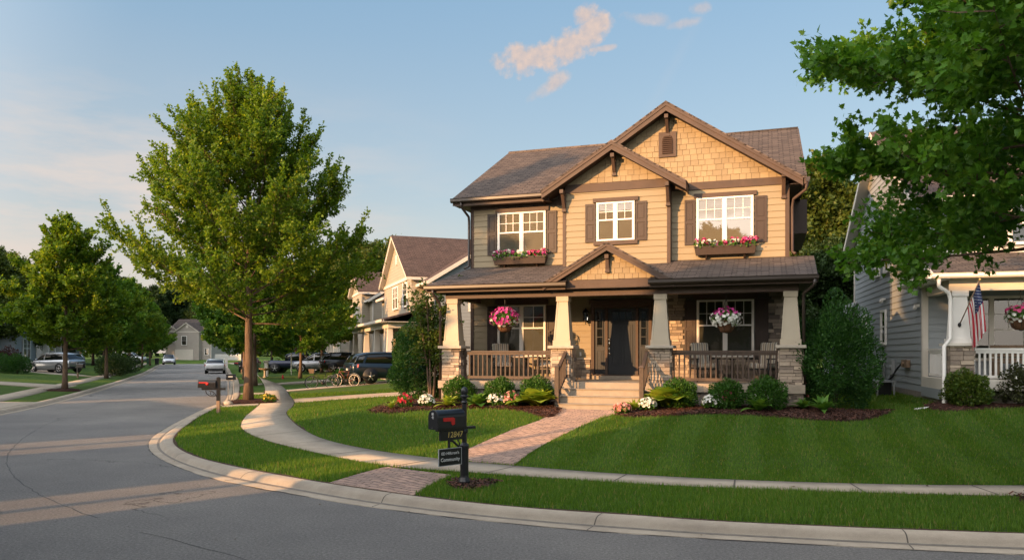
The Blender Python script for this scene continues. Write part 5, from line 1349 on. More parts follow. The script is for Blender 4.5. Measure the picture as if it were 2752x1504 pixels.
def basket(label, u, v, ztop, zc, r, top, side, seed, loc=None, rz=None):
    g = np.random.default_rng(seed); l = loc or on_house(u, v, 0); t = thing('hanging_basket', label, 'hanging basket', (l[0], l[1], zc), -HA if rz is None else rz)
    m = MB(); m.lathe([(.02, -.34), (.12, -.33), (.19, -.26), (.235, -.12), (.25, -.02), (.24, -.02)], n=16); m.build('basket', M['pot'], t)
    one('wire_frame', M['iron'], t, lambda m: [m.tube([(.24 * math.cos(a), .24 * math.sin(a), -.04), (.238 * math.cos(a), .238 * math.sin(a), -.14), (.19 * math.cos(a), .19 * math.sin(a), -.27), (.02, 0, -.36)], .006, 4) for a in np.linspace(0, 6.28, 8)[:-1]])
    one('chain', M['iron'], t, lambda m: ([m.tube([(.22 * math.cos(a), .22 * math.sin(a), 0), (0, 0, ztop - zc - .16)], .005, 4) for a in (.5, 2.6, 4.7)], m.tube([(0, 0, ztop - zc - .16), (0, 0, ztop - zc)], .008, 5)))
    c = thing('flowers', None, None, (0, 0, .02)); c.parent = t
    nl = 620; d = g.normal(size=(nl, 3)); d /= np.linalg.norm(d, axis=1)[:, None]; P = d * np.array((r, r, r * .72)) * g.uniform(.5, 1, (nl, 1)); P[:, 2] += .02
    P = P[(P[:, 2] > -.12) | (np.hypot(P[:, 0], P[:, 1]) > .27)]; nl = len(P)
    leaves('foliage', P, g.normal(0, .6, (nl, 3)) + np.array((0, 0, -.2)), g.normal(0, .5, (nl, 3)) + P / r, .065 * g.uniform(.7, 1.3, nl), np.clip(g.normal(.4, .2, nl), 0, 1), KITE, M['green'], c)
    for mt, k, lo, hi in top + side:
        d = g.normal(size=(k * 6, 3)); d /= np.linalg.norm(d, axis=1)[:, None]; d = d[(d[:, 2] > lo) & (d[:, 2] < hi)][:k]; Q = []; E = []; Nn = []; A = []
        for i in range(len(d)):
            p = d[i] * np.array((r, r, r * .75)) * g.uniform(.92, 1.12) + np.array((0, 0, .03)); nn = unit(d[i] + g.normal(0, .2, 3)); x = unit(np.cross(nn, g.normal(size=3))); y = np.cross(nn, x); v_ = np.clip(g.normal(.5, .25), 0, 1)
            for b in range(5): a = b * 1.2566; Q.append(p); E.append(x * math.cos(a) + y * math.sin(a) + nn * .3); Nn.append(nn); A.append(v_)
        leaves('blossom', np.array(Q), np.array(E), np.array(Nn), .046, np.array(A), PETAL, M[mt], c)
basket('hanging basket of magenta and pink flowers in front of the left porch window', -3.06, -2.14, 3.66, 3.02, .40, [('f_mag', 150, -.5, 1.1)], [('f_white', 34, -.8, -.1)], 51)
basket('hanging basket of white flowers topped with magenta in front of the right porch window', 3.12, -2.14, 3.66, 2.95, .36, [('f_mag', 55, .25, 1.1)], [('f_white', 150, -.75, .35)], 52)

# striped porch armchairs and round tables
def cushion_mat():
    m, nt, out = new_mat('striped_cushion'); b = N(nt, 'ShaderNodeBsdfPrincipled', Roughness=.9); tc = N(nt, 'ShaderNodeTexCoord'); sp = N(nt, 'ShaderNodeSeparateXYZ'); L(nt, tc.outputs['Object'], sp.inputs[0])
    f = N(nt, 'ShaderNodeMath', operation='MULTIPLY'); L(nt, sp.outputs[0], f.inputs[0]); f.inputs[1].default_value = 7.5
    q = N(nt, 'ShaderNodeMath', operation='FRACT'); L(nt, f.outputs[0], q.inputs[0])
    r = ramp(nt, q.outputs[0], [(0, (.50, .44, .34)), (.30, (.50, .44, .34)), (.34, (.13, .12, .12)), (.52, (.16, .15, .14)), (.56, (.55, .50, .42)), (.78, (.55, .50, .42)), (.82, (.30, .22, .16)), (1, (.30, .22, .16))])
    L(nt, r, b.inputs['Base Color']); L(nt, b.outputs[0], out.inputs[0]); return m
M['cushion'] = cushion_mat()
def armchair(label, u, v, rz):
    t = thing('porch_armchair', label, 'armchair', on_house(u, v, HZ), -HA + rz, 'striped armchairs on the porch')
    for sx in (-1, 1):
        one('leg', M['iron'], t, lambda m: m.tube([(sx * .30, -.28, 0), (sx * .30, -.26, .62)], .022, 6)); one('leg', M['iron'], t, lambda m: m.tube([(sx * .29, .34, 0), (sx * .29, .25, .42), (sx * .28, .34, 1.0)], .022, 6))
        one('armrest', M['iron'], t, lambda m: (m.box(sx * .30 - .035, sx * .30 + .035, -.32, .30, .62, .66)))
    one('seat_frame', M['iron'], t, lambda m: m.box(-.29, .29, -.29, .28, .34, .38))
    m = MB(); m.box(-.27, .27, -.29, .26, .38, .52); m.build('seat_cushion', M['cushion'], t, bevel=.04)
    m = MB(); m.hexa([(-.27, .20, .48), (.27, .20, .48), (.27, .34, .48), (-.27, .34, .48), (-.26, .30, 1.10), (.26, .30, 1.10), (.26, .44, 1.10), (-.26, .44, 1.10)]); m.build('back_cushion', M['cushion'], t, bevel=.05)
armchair('striped armchair beside the left end of the left railing', -3.62, -.75, .5); armchair('striped armchair next to the steps behind the left railing', -1.98, -.85, -.55)
armchair('striped armchair left of the round porch table on the right side', 2.45, -.8, .45); armchair('striped armchair right of the round porch table beside the end pier', 4.05, -.8, -.5)
def ptable(label, u, v):
    t = thing('porch_table', label, 'table', on_house(u, v, HZ)); one('table_top', M['cap'], t, lambda m: m.lathe([(0, .66), (.40, .66), (.42, .68), (.42, .70), (0, .705)], n=24))
    one('pedestal', M['iron'], t, lambda m: m.lathe([(.20, 0), (.18, .03), (.04, .06), (.035, .6), (.12, .655)], n=12))
ptable('small round table between the two left porch armchairs', -2.82, -.8); ptable('round pale-topped table between the two right porch armchairs', 3.22, -.85)
# ------------------------------------------------------------------ neighbouring houses
def far_house(name, label, o, rz, u0, u1, depth, zg, eave, slope, wallm, roofm, gables=(), wins=(), porch=None, garage=None, sidewins=(), trim='trimw', rear_v=None, scale=1.0, shade_sidemat=None):
    """Side-gabled house with front gables, windows, porch and garage; u right, v back, z up."""
    r = thing(name, label, 'house', (o[0], o[1], zg), rz)
    zr = eave + slope * depth / 2; r.scale = (scale,) * 3
    if shade_sidemat: one('shaded_side_wall', M[shade_sidemat], r, lambda m: m.prism([(u1 + .002, .05, 0), (u1 + .002, .05, eave), (u1 + .002, depth / 2, zr - .06), (u1 + .002, depth, eave), (u1 + .002, depth, 0)], (.02, 0, 0)))  # end wall panel in a greyer colour that stands for its shade
    def body(m):
        m.prism([(u0, 0, 0), (u0, 0, eave), (u0, depth / 2, zr - .05), (u0, depth, eave), (u0, depth, 0)], (u1 - u0, 0, 0))
        for uc, hw, zp, vf in gables:
            ze = zp - slope * hw; m.prism([(uc - hw + .3, vf, 0), (uc + hw - .3, vf, 0), (uc + hw - .3, vf, ze + .1), (uc, vf, zp - .12), (uc - hw + .3, vf, ze + .1)], (0, -vf + .5, 0))
    w = one('wall', M[wallm], r, body)
    def roof(m):
        for sg in (0, 1):
            va, vb = (-.4, depth / 2) if sg == 0 else (depth + .4, depth / 2)
            m.prism([(u0 - .4, va, eave - .4 * slope + .06), (u0 - .4, vb, zr + .06), (u0 - .4, vb, zr - .02), (u0 - .4, va, eave - .4 * slope - .02)], (u1 - u0 + .8, 0, 0))
    rf = one('roof', M[roofm], r, roof)
    def fas(m):
        for u in (u0 - .42, u1 + .37):
            for va, vb in ((-.4, depth / 2), (depth + .4, depth / 2)):
                m.prism([(u, va, eave - .4 * slope + .05), (u, vb, zr + .05), (u, vb, zr - .2), (u, va, eave - .4 * slope - .18)], (.05, 0, 0))
        m.box(u0 - .36, u1 + .36, -.46, -.34, eave - .4 * slope - .13, eave - .4 * slope + .03)
        m.box(u0 - .36, u1 + .36, -.34, -.0, eave - .4 * slope - .10, eave - .4 * slope - .08)
    one('fascia_board', M[trim], rf, fas)
    for uc, hw, zp, vf in gables:
        gable_roof(r, uc, zp, hw, hw, slope, vf - .35, depth / 2, M[roofm], M[trim], M[trim], .22)
        one('gable_return', M[trim], r, lambda m: m.box(uc - hw + .1, uc + hw - .1, vf - .06, vf - .002, zp - slope * hw - .12, zp - slope * hw + .06))
        one('gable_vent', M['trimw'], r, lambda m: m.box(uc - .22, uc + .22, vf - .05, vf - .003, zp - slope * hw * .62, zp - slope * hw * .62 + .6))
    one('corner_board', M[trim], r, lambda m: [m.box(u - .06, u + .06, -.03 + k * .004, .05, 0, eave - .2) for k, u in enumerate((u0, u1))])
    for a0, a1, z0, z1, cols, v in wins:
        window(r, WF(v), a0, a1, z0, z1, cols, .5, (2, 2), frame='white', blind='darkblind', cw=.09)
    for v0_, v1_, z0, z1 in sidewins:
        window(r, WR_(u1), v0_, v1_, z0, z1, 1, .5, None, frame='white', blind='darkblind', cw=.08)
    if garage:
        a0, a1, v = garage
        def gd(m):
            m.box(a0, a1, v - .04, v, 0, 2.15)
            for i in range(4): m.box(a0 + .05, a1 - .05, v - .06, v - .04, .04 + i * .53, .50 + i * .53)
        g = one('garage_door', M['trimw'], r, gd); one('door_frame', M[trim], g, lambda m: (m.box(a0 - .14, a0, v - .07, v, 0, 2.3), m.box(a1, a1 + .14, v - .07, v, 0, 2.3), m.box(a0, a1, v - .07, v, 2.16, 2.3)))
    if porch:
        a0, a1, d, cols, zc, zf = porch
        one('porch_floor', M['found'], r, lambda m: m.box(a0, a1, -d, -.01, 0, zf))
        one('porch_beam', M[trim], r, lambda m: (m.box(a0, a1, -d, -d + .25, zc, zc + .3), m.box(a0, a0 + .25, -d + .25, -.02, zc, zc + .3), m.box(a1 - .25, a1, -d + .25, -.02, zc, zc + .3), m.box(a0 - .38, a1 + .38, -d - .45, -d - .3, zc + .30, zc + .44)))
        one('porch_roof', M[roofm], r, lambda m: m.hexa([(a0 - .4, -d - .4, zc + .34), (a1 + .4, -d - .4, zc + .34), (a1 - .4, -.01, zc + 1.15), (a0 + .4, -.01, zc + 1.15), (a0 - .4, -d - .4, zc + .42), (a1 + .4, -d - .4, zc + .42), (a1 - .4, -.01, zc + 1.23), (a0 + .4, -.01, zc + 1.23)]))
        one('soffit', M['trimw'], r, lambda m: m.box(a0 - .38, a1 + .38, -d - .38, -.02, zc + .305, zc + .33))
        for u in cols:
            c = MB(); c.frustum(u, -d + .15, zf + .9, zc, .18, .18, .13, .13); c.box(u - .23, u + .23, -d - .08, -d + .38, zf + .85, zf + .95); cc = c.build('column', M['trimw'], r)
            one('pier', M['cap'], cc, lambda m: m.box(u - .3, u + .3, -d - .15, -d + .45, 0, zf + .85))
        def rl(m):
            for ua, ub in zip(cols[:-1], cols[1:]):
                if ub - ua < 1.0: continue
                m.box(ua + .3, ub - .3, -d + .1, -d + .18, zf + .82, zf + .9); m.box(ua + .3, ub - .3, -d + .1, -d + .18, zf + .1, zf + .17)
                n = int((ub - ua - .6) / .16)
                for i in range(n): x = ua + .3 + (ub - ua - .6) * (i + .5) / n; m.box(x - .02, x + .02, -d + .12, -d + .16, zf + .17, zf + .82)
        one('railing', M['white'], r, rl)
    return r
LR = -R(70.7)
far_house('tan_house', 'tan house with a steep front gable just past the left end of the cream house', (-4.82, 47), LR, -16.2, 0, 9.4, .25, 5.75, .62, 'tan', 'roofr',
          gables=[(-6.9, 4.75, 8.95, -.7)], wins=[(-7.9, -6.2, 4.3, 5.75, 2, -.72), (-4.6, -3.3, 4.3, 5.75, 1, -.72), (-1.6, -.6, 4.2, 5.5, 1, 0), (-13.4, -12.0, 4.3, 5.6, 2, 0), (-5.8, -4.6, 1.3, 2.8, 1, 0), (-10, -8.4, 1.3, 2.8, 2, 0)],
          porch=(-14.3, .1, 2.5, (-.2, -1.1, -4.5, -8.5, -13.6)[::-1], 2.95, .6), sidewins=[(2.0, 2.9, 3.9, 5.2)], scale=1.12, shade_sidemat='greylap')
far_house('tan_house', 'second tan house along the right side, its small gable left of the steep one', (-12.2, 67.2), LR, -14, 0, 9, .31, 5.9, .6, 'tan', 'roofr',
          gables=[(-4.4, 3.1, 8.3, -.6)], wins=[(-5.2, -3.9, 3.7, 5.3, 2, -.62), (-10.4, -9, 3.7, 5.2, 2, 0), (-4.9, -3.8, 1.2, 2.8, 1, -.62)], porch=(-13, -7, 2.2, (-12.7, -10, -7.3), 2.7, .6), scale=1.12)
far_house('beige_house', 'third house along the right side, mostly hidden by the lawn trees', (-20, 89), LR, -13, 0, 9, .5, 5.6, .6, 'beigelap', 'roofr', gables=[(-6, 3.0, 8.0, -.6)], wins=[(-6.8, -5.2, 3.4, 5.0, 2, -.62)], garage=(-12.2, -9.4, 0))
far_house('slate_roofed_house', 'low grey house with a slate-blue roof at the left edge', (-46.7, 69.1), R(109.3), -3, 11.6, 8.5, .3, 3.55, .62, 'greylap', 'roofb', gables=[(3.2, 3.2, 6.2, -1.2)], wins=[(8.6, 9.9, 1.0, 2.4, 2, 0), (2.2, 4.2, .9, 2.4, 2, -1.22)], porch=(6.4, 11.6, 1.9, (6.7, 9.1, 11.3), 2.5, .35), scale=1.3)
far_house('grey_house', 'grey house half hidden by trees beyond the silver crossover', (-58, 100), R(109.3), 0, 12, 9, .5, 4.6, .6, 'greylap', 'roofb', gables=[(4, 3, 7.2, -.8)], wins=[(3.2, 4.8, 1, 2.5, 2, -.82), (8, 9.6, 1, 2.5, 2, 0)])
far_house('far_house', 'small tan house with a gable and garage closing the end of the street', (-67.2, 149), -R(14), 0, 10, 9, .3, 5.5, .62, 'beigelap', 'roof', gables=[(5.4, 2.9, 7.5, -.9), (1.6, 1.6, 6.9, -.05)], wins=[(.8, 2.2, 3.6, 4.7, 2, -.07), (4.2, 5.4, 3.1, 4.9, 1, -.92), (8.6, 9.6, 1.2, 2.5, 1, 0)], garage=(2.9, 6.6, -.9))
# the houses across the street that throw the long evening shadows (behind the camera)
SD = np.array((math.sin(R(228.3)), math.cos(R(228.3)))); SN_ = np.array((SD[1], -SD[0])) * 1.0
def sp_(s, p): q = SD * s + SN_ * p; return (float(q[0]), float(q[1]))
AROT = math.atan2(-SD[1], -SD[0]) + math.pi / 2      # facade looks along the light towards the corner lot
far_house('opposite_house', 'tall beige house across the street behind the camera', sp_(11.5, 4.9), AROT, -6.1, 6.1, 9, .3, 8.8, .82, 'beigelap', 'roof', wins=[(-4, -2.4, 4, 5.6, 2, 0), (1.5, 3.1, 4, 5.6, 2, 0), (-4, -2.4, 1, 2.6, 2, 0)], garage=(1, 4, 0))
far_house('opposite_house', 'low tan house across the street behind the camera', sp_(12.5, 15.65), AROT, -2.4, 2.4, 7, .3, 4.0, .74, 'tan', 'roof', wins=[(-1, 1, 1, 2.4, 2, 0)])
far_house('opposite_house', 'long low grey house across the street left of the camera', sp_(12.5, 28.2), AROT, -7.0, 7.0, 7, .3, 3.6, .69, 'greylap', 'roofb', wins=[(-1, 1, 1, 2.4, 2, 0)])
far_house('opposite_house', 'two-storey grey house across the street far left of the camera', sp_(12, 46.5), AROT, -9, 9, 9, .3, 6.4, .80, 'greylap', 'roof', wins=[(-1, 1, 1, 2.4, 2, 0)])
bt = tree_geo(91, 17.6, 7.3, 2.0, 34, 26, .30, lambda t: .8 + .3 * math.sin(3.1 * t) - .5 * t, R(10), R(60), .2, spread=.12)
make_tree('shade_tree', 'tall narrow tree across the street behind the camera', (*sp_(15, 19.5), .3), bt, 'oak', KITE, None, 0, 'twig')
bt = tree_geo(92, 12.4, 9.2, 1.1, 34, 60, .30, lambda t: .75 + .5 * math.sin(3.1 * t) - .35 * t, R(0), R(50), .16, spread=.14, leader=False)  # unseen tree added with a raised crown to shade the right porch
make_tree('shade_tree', 'unseen high-crowned tree added behind the camera to shade the right porch', (*sp_(15, 11.9), .3), bt, 'oak', KITE, None, 0, 'twig')

bt = tree_geo(93, 18.5, 13.2, 1.3, 26, 40, .34, lambda t: .75 + .5 * math.sin(3.1 * t) - .35 * t, R(0), R(50), .2, spread=.14, leader=False)  # added out of view: high crown keeps sun off the blue-grey side wall
make_tree('shade_tree', 'unseen very tall tree added behind the tall beige house to shade the blue-grey wall', (*sp_(22, 9.0), .3), bt, 'oak', KITE, None, 0, 'twig')
# right-hand neighbour
def grey_house():
    rng = random.Random(8); O2 = (11.87, 22.1)
    r = thing('grey_house', 'blue-grey house with white trim, stone pier and white railings at the right edge', 'house', (*O2, 0), -R(15))
    D = 11.5; E = 6.65; S = .58; ZR = E + S * D / 2; U1 = 9.5
    one('wall', M['mortar'], r, lambda m: m.prism([(.02, .02, .2), (.02, .02, E), (.02, D / 2, ZR - .1), (.02, D, E), (.02, D, .2)], (U1, 0, 0)))
    m = MB(); wl = WL_(0)
    def span(z):
        if z <= E: return (0, D)
        k = (z - E) / S; return (k, D - k)
    lap(m, wl, span, .95, ZR - .1, .20, rng); lap(m, WF(0), lambda z: (0, U1), 1.3, E, .20, rng); m.build('siding', M['bluegrey'], r)
    one('foundation', M['found'], r, lambda m: (m.box(-.03, U1, -.01, D, .0, .95), m.box(-.05, U1, -2.3, -.02, .2, 1.05)))
    def roof(m):
        for va, vb in ((-.4, D / 2), (D + .4, D / 2)):
            m.prism([(-.42, va, E - .4 * S + .07), (-.42, vb, ZR + .07), (-.42, vb, ZR), (-.42, va, E - .4 * S)], (U1 + .4, 0, 0))
    rf = one('roof', M['roofr'], r, roof)
    def rk(m):
        for va, vb in ((-.4, D / 2), (D + .4, D / 2)):
            m.prism([(-.44, va, E - .4 * S + .05), (-.44, vb, ZR + .05), (-.44, vb, ZR - .20), (-.44, va, E - .4 * S - .18)], (.05, 0, 0))
            m.prism([(-.38, va, E - .4 * S - .03), (-.38, vb, ZR - .03), (-.38, vb, ZR - .05), (-.38, va, E - .4 * S - .05)], (.4, 0, 0))
        m.box(-.36, U1, -.52, -.40, E - .4 * S - .10, E - .4 * S + .05)
    one('rake_board', M['trimw'], rf, rk)
    def tr(m):
        m.box(-.04, .10, -.045, -.002, 1.25, E - .2); m.box(-.05, -.002, -.04, .10, .95, E - .2); m.box(-.05, -.002, D - .12, D, .95, E - .2)
        m.box(.1, U1, -.04, -.002, 4.82, 5.02)
    one('trim_board', M['trimw'], r, tr)
    for a0, a1, z0, z1, c, g in ((6.05, 6.9, 4.85, 5.75, 1, None), (4.42, 5.28, 4.85, 5.75, 1, None), (4.93, 5.77, 2.35, 3.6, 1, None), (8.5, 9.4, 2.35, 3.55, 1, None)):
        window(r, wl, a0, a1, z0, z1, c, .52, g, frame='white', blind='darkblind', cw=.09)
    window(r, WF(0), .80, 2.60, 1.85, 3.68, 2, .48, (2, 2), frame='trimw', blind='darkblind', cw=.08); window(r, WF(0), 1.3, 3.0, 5.1, 6.3, 2, .5, (2, 2), frame='white', blind='darkblind', cw=.08)
    shutter(r, WF(0), .95, 1.28, 5.1, 6.3)
    # porch
    one('porch_floor', M['trimw'], r, lambda m: m.box(-.08, U1, -2.42, -.05, 1.12, 1.40))
    one('porch_skirt', M['bluegrey'], r, lambda m: m.box(-.09, -.04, -1.9, -.06, .85, 1.12))
    pr = random.Random(5); s = MB(); stones(s, WF(-2.42), .02, .58, .4, 2.26, pr, row=.10); stones(s, WL_(.02), -2.42, -1.86, .4, 2.26, pr, row=.10); stones(s, WR_(.58), -2.42, -1.86, .4, 2.26, pr, row=.10)
    p = s.build('stone_pier', M['stone'], r); one('pier_core', M['mortar'], p, lambda m: m.box(.016, .584, -2.416, -1.86, .3, 2.26)); one('pier_cap', M['trimw'], p, lambda m: m.box(-.06, .66, -2.5, -1.78, 2.26, 2.33))
    c = MB(); c.box(.04, .56, -2.40, -1.88, 2.331, 2.45); c.frustum(.30, -2.14, 2.45, 3.54, .225, .225, .16, .16); c.box(.11, .49, -2.33, -1.95, 3.54, 3.68); c.build('column', M['white'], r)
    one('porch_beam', M['trimw'], r, lambda m: (m.box(.05, U1, -2.3, -2.0, 3.68, 3.98), m.box(.06, .3, -1.999, -.05, 3.69, 3.97)))
    one('porch_ceiling', M['trimw'], r, lambda m: m.box(-.35, U1, -2.55, -.05, 3.98, 4.0))
    prf = one('porch_roof', M['roofg'], r, lambda m: m.hexa([(-.42, -2.62, 4.06), (U1, -2.62, 4.06), (U1, -.01, 4.84), (-.15, -.01, 4.84), (-.42, -2.62, 4.12), (U1, -2.62, 4.12), (U1, -.01, 4.90), (-.15, -.01, 4.90)]))
    one('rake_board', M['trimw'], prf, lambda m: m.hexa([(-.46, -2.62, 3.98), (-.40, -2.62, 3.98), (-.14, -.01, 4.76), (-.20, -.01, 4.76), (-.46, -2.62, 4.13), (-.40, -2.62, 4.13), (-.14, -.01, 4.91), (-.20, -.01, 4.91)]))
    def gt(m):
        pf = [(0, 0), (0, -.11), (-.02, -.13), (-.09, -.13), (-.125, -.09), (-.125, -.02), (-.14, 0)]
        m.prism([(-.5, -2.62 + a, 4.11 + b) for a, b in pf], (U1 + .5, 0, 0)); m.prism([(-.47 + a, -2.74, 4.105 + b) for a, b in pf], (0, 3.3, 0)); m.box(-.46, -.02, -2.6, .55, 3.95, 3.98)
    one('gutter', M['white'], prf, gt)
    pipe(r, [(-.28, -2.66, 3.97), (-.28, -2.62, 3.78), (-.02, -2.5, 3.62), (.03, -2.47, 3.45), (.03, -2.47, 2.45), (-.13, -2.53, 2.25), (-.13, -2.53, .78), (-.2, -2.62, .70), (-.95, -3.15, .64)], .05, M['white'])
    def rail(name, wf, a0, a1):
        m = MB(); m.wbox(wf, a0, a1, -.05, .05, 2.14, 2.20); m.wbox(wf, a0, a1, -.03, .03, 2.07, 2.139); m.wbox(wf, a0, a1, -.03, .03, 1.43, 1.50)
        n = int((a1 - a0) / .125)
        ra = m.build('railing', M['white'], r); b = MB()
        for i in range(n): x = a0 + (a1 - a0) * (i + .5) / n; b.wbox(wf, x - .024, x + .024, -.02, .02, 1.50, 2.07)
        b.build('baluster', M['white'], ra)
    rail('front', WF(-2.14), .60, 7.0); rail('side', WL_(.14), -1.86, -.06)
    q = MB(); q.box(-.16, -.03, 5.1, 5.4, 3.93, 4.0); q.ball((-.14, 5.18, 3.9), .06, 6); q.ball((-.14, 5.34, 3.9), .06, 6); q.build('security_light', M['white'], r)
    q = MB(); q.box(-.16, -.03, .38, .5, 3.42, 3.5); q.ball((-.14, .44, 3.4), .06, 6); q.build('security_light', M['white'], r)
    q = MB(); q.box(-.13, -.03, 3.6, 3.95, 1.35, 1.85); q.lathe([(.09, 0), (.09, .10), (.06, .12)], (-.14, 3.78, 1.6), 12, axis='x'); q.build('electric_meter', M['greybox'], r)
    for v, z0, z1 in ((7.1, .6, 1.8), (5.7, .7, 1.8), (5.1, .7, 1.9), (4.1, .6, 1.4)): pipe(r, [(-.07, v, z0), (-.07, v, z1), (-.02, v, z1 + .05)], .035, M['greybox'], 'conduit')
    one('rear_annex', M['greylap'], r, lambda m: m.prism([(-1.0, D - .5, 0), (-1.0, D - .5, 2.9), (.0, D - .5, 4.1), (.0, D - .5, 0)], (0, 3, 0)))
    one('annex_roof', M['greybox'], r, lambda m: m.prism([(-1.3, D - .8, 2.62), (.0, D - .8, 4.2), (.0, D - .8, 4.28), (-1.36, D - .8, 2.68)], (0, 3.4, 0)))
    return r
grey_house()
def n2w(u, v): q = NO + NU * u + NV * v; return (float(q[0]), float(q[1]))
def utility():
    w = n2w(-.62, 2.6); t = thing('utility_table', 'grey metal work table standing against the blue-grey wall', 'table', (*w, tz(*w)), -NA + 1.57)
    one('table_top', M['greybox'], t, lambda m: m.box(-.62, .62, -.28, .28, .44, .48)); one('cabinet', M['black'], t, lambda m: m.box(-.45, -.05, -.2, .2, .02, .42))
    for x, y in ((-.58, -.24), (.58, -.24), (-.58, .24), (.58, .24)): one('leg', M['greybox'], t, lambda m: m.box(x - .02, x + .02, y - .02, y + .02, 0, .44))
    w = n2w(0, 0); t = thing('garden_hose', 'dark hose hanging from a wall bracket above the metal table', 'hose', (*w, 0), -NA)
    one('hose', M['plastic'], t, lambda m: m.tube([(-.12, 2.3, 1.72), (-.2, 2.55, 1.55), (-.28, 2.8, 1.3), (-.42, 3.0, 1.12), (-.5, 2.9, 1.1)], .03, 6)); one('bracket', M['wood'], t, lambda m: (m.box(-.14, -.03, 1.5, 2.2, 1.62, 1.86), m.ball((-.14, 1.9, 1.74), .07, 8)))
utility()
def flag():
    w = n2w(0, 0); t = thing('national_flag', 'stars and stripes hanging from a slanted pole on the white column', 'flag', (*w, 0), -NA)
    a = np.array((.27, -2.36, 2.80)); b = np.array((.54, -3.0, 3.88))
    one('pole', M['wood'], t, lambda m: m.tube([tuple(a), tuple(b)], .014, 8)); one('pole_bracket', M['iron'], t, lambda m: (m.ball(tuple(a), (.04, .05, .06), 8)))
    one('finial', M['gold'], t, lambda m: m.ball(tuple(b + (b - a) * .02), .026, 8))
    ns, nf = 26, 40; V = []
    d = (a - b) / np.linalg.norm(a - b)
    for i in range(ns + 1):
        for j in range(nf + 1):
            s, f = i / ns, j / nf
            h = b + d * (.04 + .74 * s)
            fall = 1.22 * f * (1 - .10 * s)
            x = h[0] + .18 * (f**.7) * (1 - .15 * s) + .028 * math.sin(s * 17 + f * 2) * min(1, f * 3); y = h[1] + .05 * math.sin(s * 15 + f * 1.5 + .6) * min(1, f * 3) + .10 * f
            V.append((x, y, h[2] - fall))
    F = []; mi = []
    for i in range(ns):
        for j in range(nf):
            F.append((i * (nf + 1) + j, i * (nf + 1) + j + 1, (i + 1) * (nf + 1) + j + 1, (i + 1) * (nf + 1) + j))
            st = i // 2; mi.append(2 if st < 7 and j < nf * .4 else (0 if st % 2 == 0 else 1))
    me = np_mesh('cloth', V, F, smooth=True); o = link('cloth', me, M['flag_red'], t); me.materials.append(M['lettering']); me.materials.append(M['flag_blue']); me.polygons.foreach_set('material_index', np.array(mi, dtype=np.int32))
    V = np.array(V).reshape(ns + 1, nf + 1, 3); m = MB()
    for r in range(9):
        for c in range(6 if r % 2 == 0 else 5):
            s = (r + .8) / 9.6 * 14 / 26; f = ((c + .6) if r % 2 == 0 else (c + 1.1)) / 6.3 * .4
            i, j = s * ns, f * nf; i0, j0 = int(i), int(j); p = V[i0, j0]; e1 = unit(V[i0, j0 + 1] - p); e2 = unit(V[i0 + 1, j0] - p); n = np.cross(e1, e2); n *= -np.sign(n[1]) if n[1] else 1
            q = p + (V[i0, j0 + 1] - p) * (j - j0) + (V[i0 + 1, j0] - p) * (i - i0) + n * .004
            m.add([q + (e1 * math.cos(k * .6283) + np.cross(n, e1) * math.sin(k * .6283)) * (.016 if k % 2 == 0 else .007) for k in range(10)], [tuple(range(10))])
    m.build('stars', M['lettering'], o, uv=False, fix=False)
M['flag_red'] = pmat('flag_red', (.42, .025, .04), (.36, .02, .035), rough=.8); M['flag_blue'] = pmat('flag_blue', (.022, .035, .11), (.018, .028, .09), rough=.8)
flag()
w = n2w(1.74, -2.1); basket('hanging basket of pink and white flowers on the blue-grey house porch', 0, 0, 3.68, 3.0, .34, [('f_pink', 40, .1, 1.1)], [('f_white', 50, -.75, .2)], 53, loc=(*w, 0), rz=-NA)
w = n2w(1.6, -.85); t = thing('porch_bench', 'weathered wooden bench on the blue-grey house porch', 'bench', (*w, 1.40), -NA)
one('backrest', M['wood'], t, lambda m: [m.box(-.1, 1.2, .2, .24, .45 + k * .12, .53 + k * .12) for k in range(4)]); one('seat', M['wood'], t, lambda m: m.box(-.1, 1.2, -.25, .2, .40, .44))
for x in (-.05, 1.15): one('leg', M['wood'], t, lambda m: m.box(x - .04, x + .04, -.22, .22, 0, .40))
w = gp(2598, 1092); bush('shrub', 'yellow-green shrub in front of the blue-grey house stone pier', at(w, .02), .50, .48, .46, 4200, .065, 'shrub', KITE, .15, 61)
w = gp(2745, 1090); bush('shrub', 'dark shrub with white blooms cut by the right edge', at(w, .02), .56, .5, .50, 4200, .06, 'purpleg', KITE, .18, 62, shell=.6); bloom(bpy.data.objects['shrub.001'], np.random.default_rng(3), 16, .5, .45, .48, 'f_white', .04)
bush('boxwood', 'round green bush at the left edge before the silver crossover', at((-39.9, 60.2), 0), 1.25, 1.1, .75, 4000, .11, 'yew', SLIM, .12, 63); bush('boxwood', 'second green bush at the left edge near the crossover hood', at((-38.6, 59.8), 0), 1.1, 1.0, .78, 4000, .11, 'yew', SLIM, .12, 64)
bush('maroon_shrub', 'maroon shrub by the slate-roofed house at the left edge', at((-41.6, 63), 0), 1.1, 1.0, 1.0, 3000, .12, 'purple', KITE, .18, 65)
for k, (x, y) in enumerate(((-33.2, 63.5), (-34.6, 67.0), (-36.2, 71.0))): bush('clipped_hedge', ('clipped dark hedge nearest the left kerb behind the street tree', 'clipped dark hedge in the middle of the left row', 'clipped dark hedge farthest along the left row')[k], at((x, y), 0), 2.1, .9, .95, 4000, .14, 'conifer', SLIM, .10, 66 + k, 'clipped hedges along the left lawns', 'hedge')
bush('shrub', 'bright green shrub between the bicycles and the dark blue crossover', at((-9.4, 42.2), 0), .55, .5, .42, 2500, .08, 'green', KITE, .2, 70)
bush('shrub', 'yellow-green shrub beyond the small lawn post', at((-21.5, 70), 0), 1.0, .9, .6, 2500, .12, 'shrub', KITE, .2, 71)
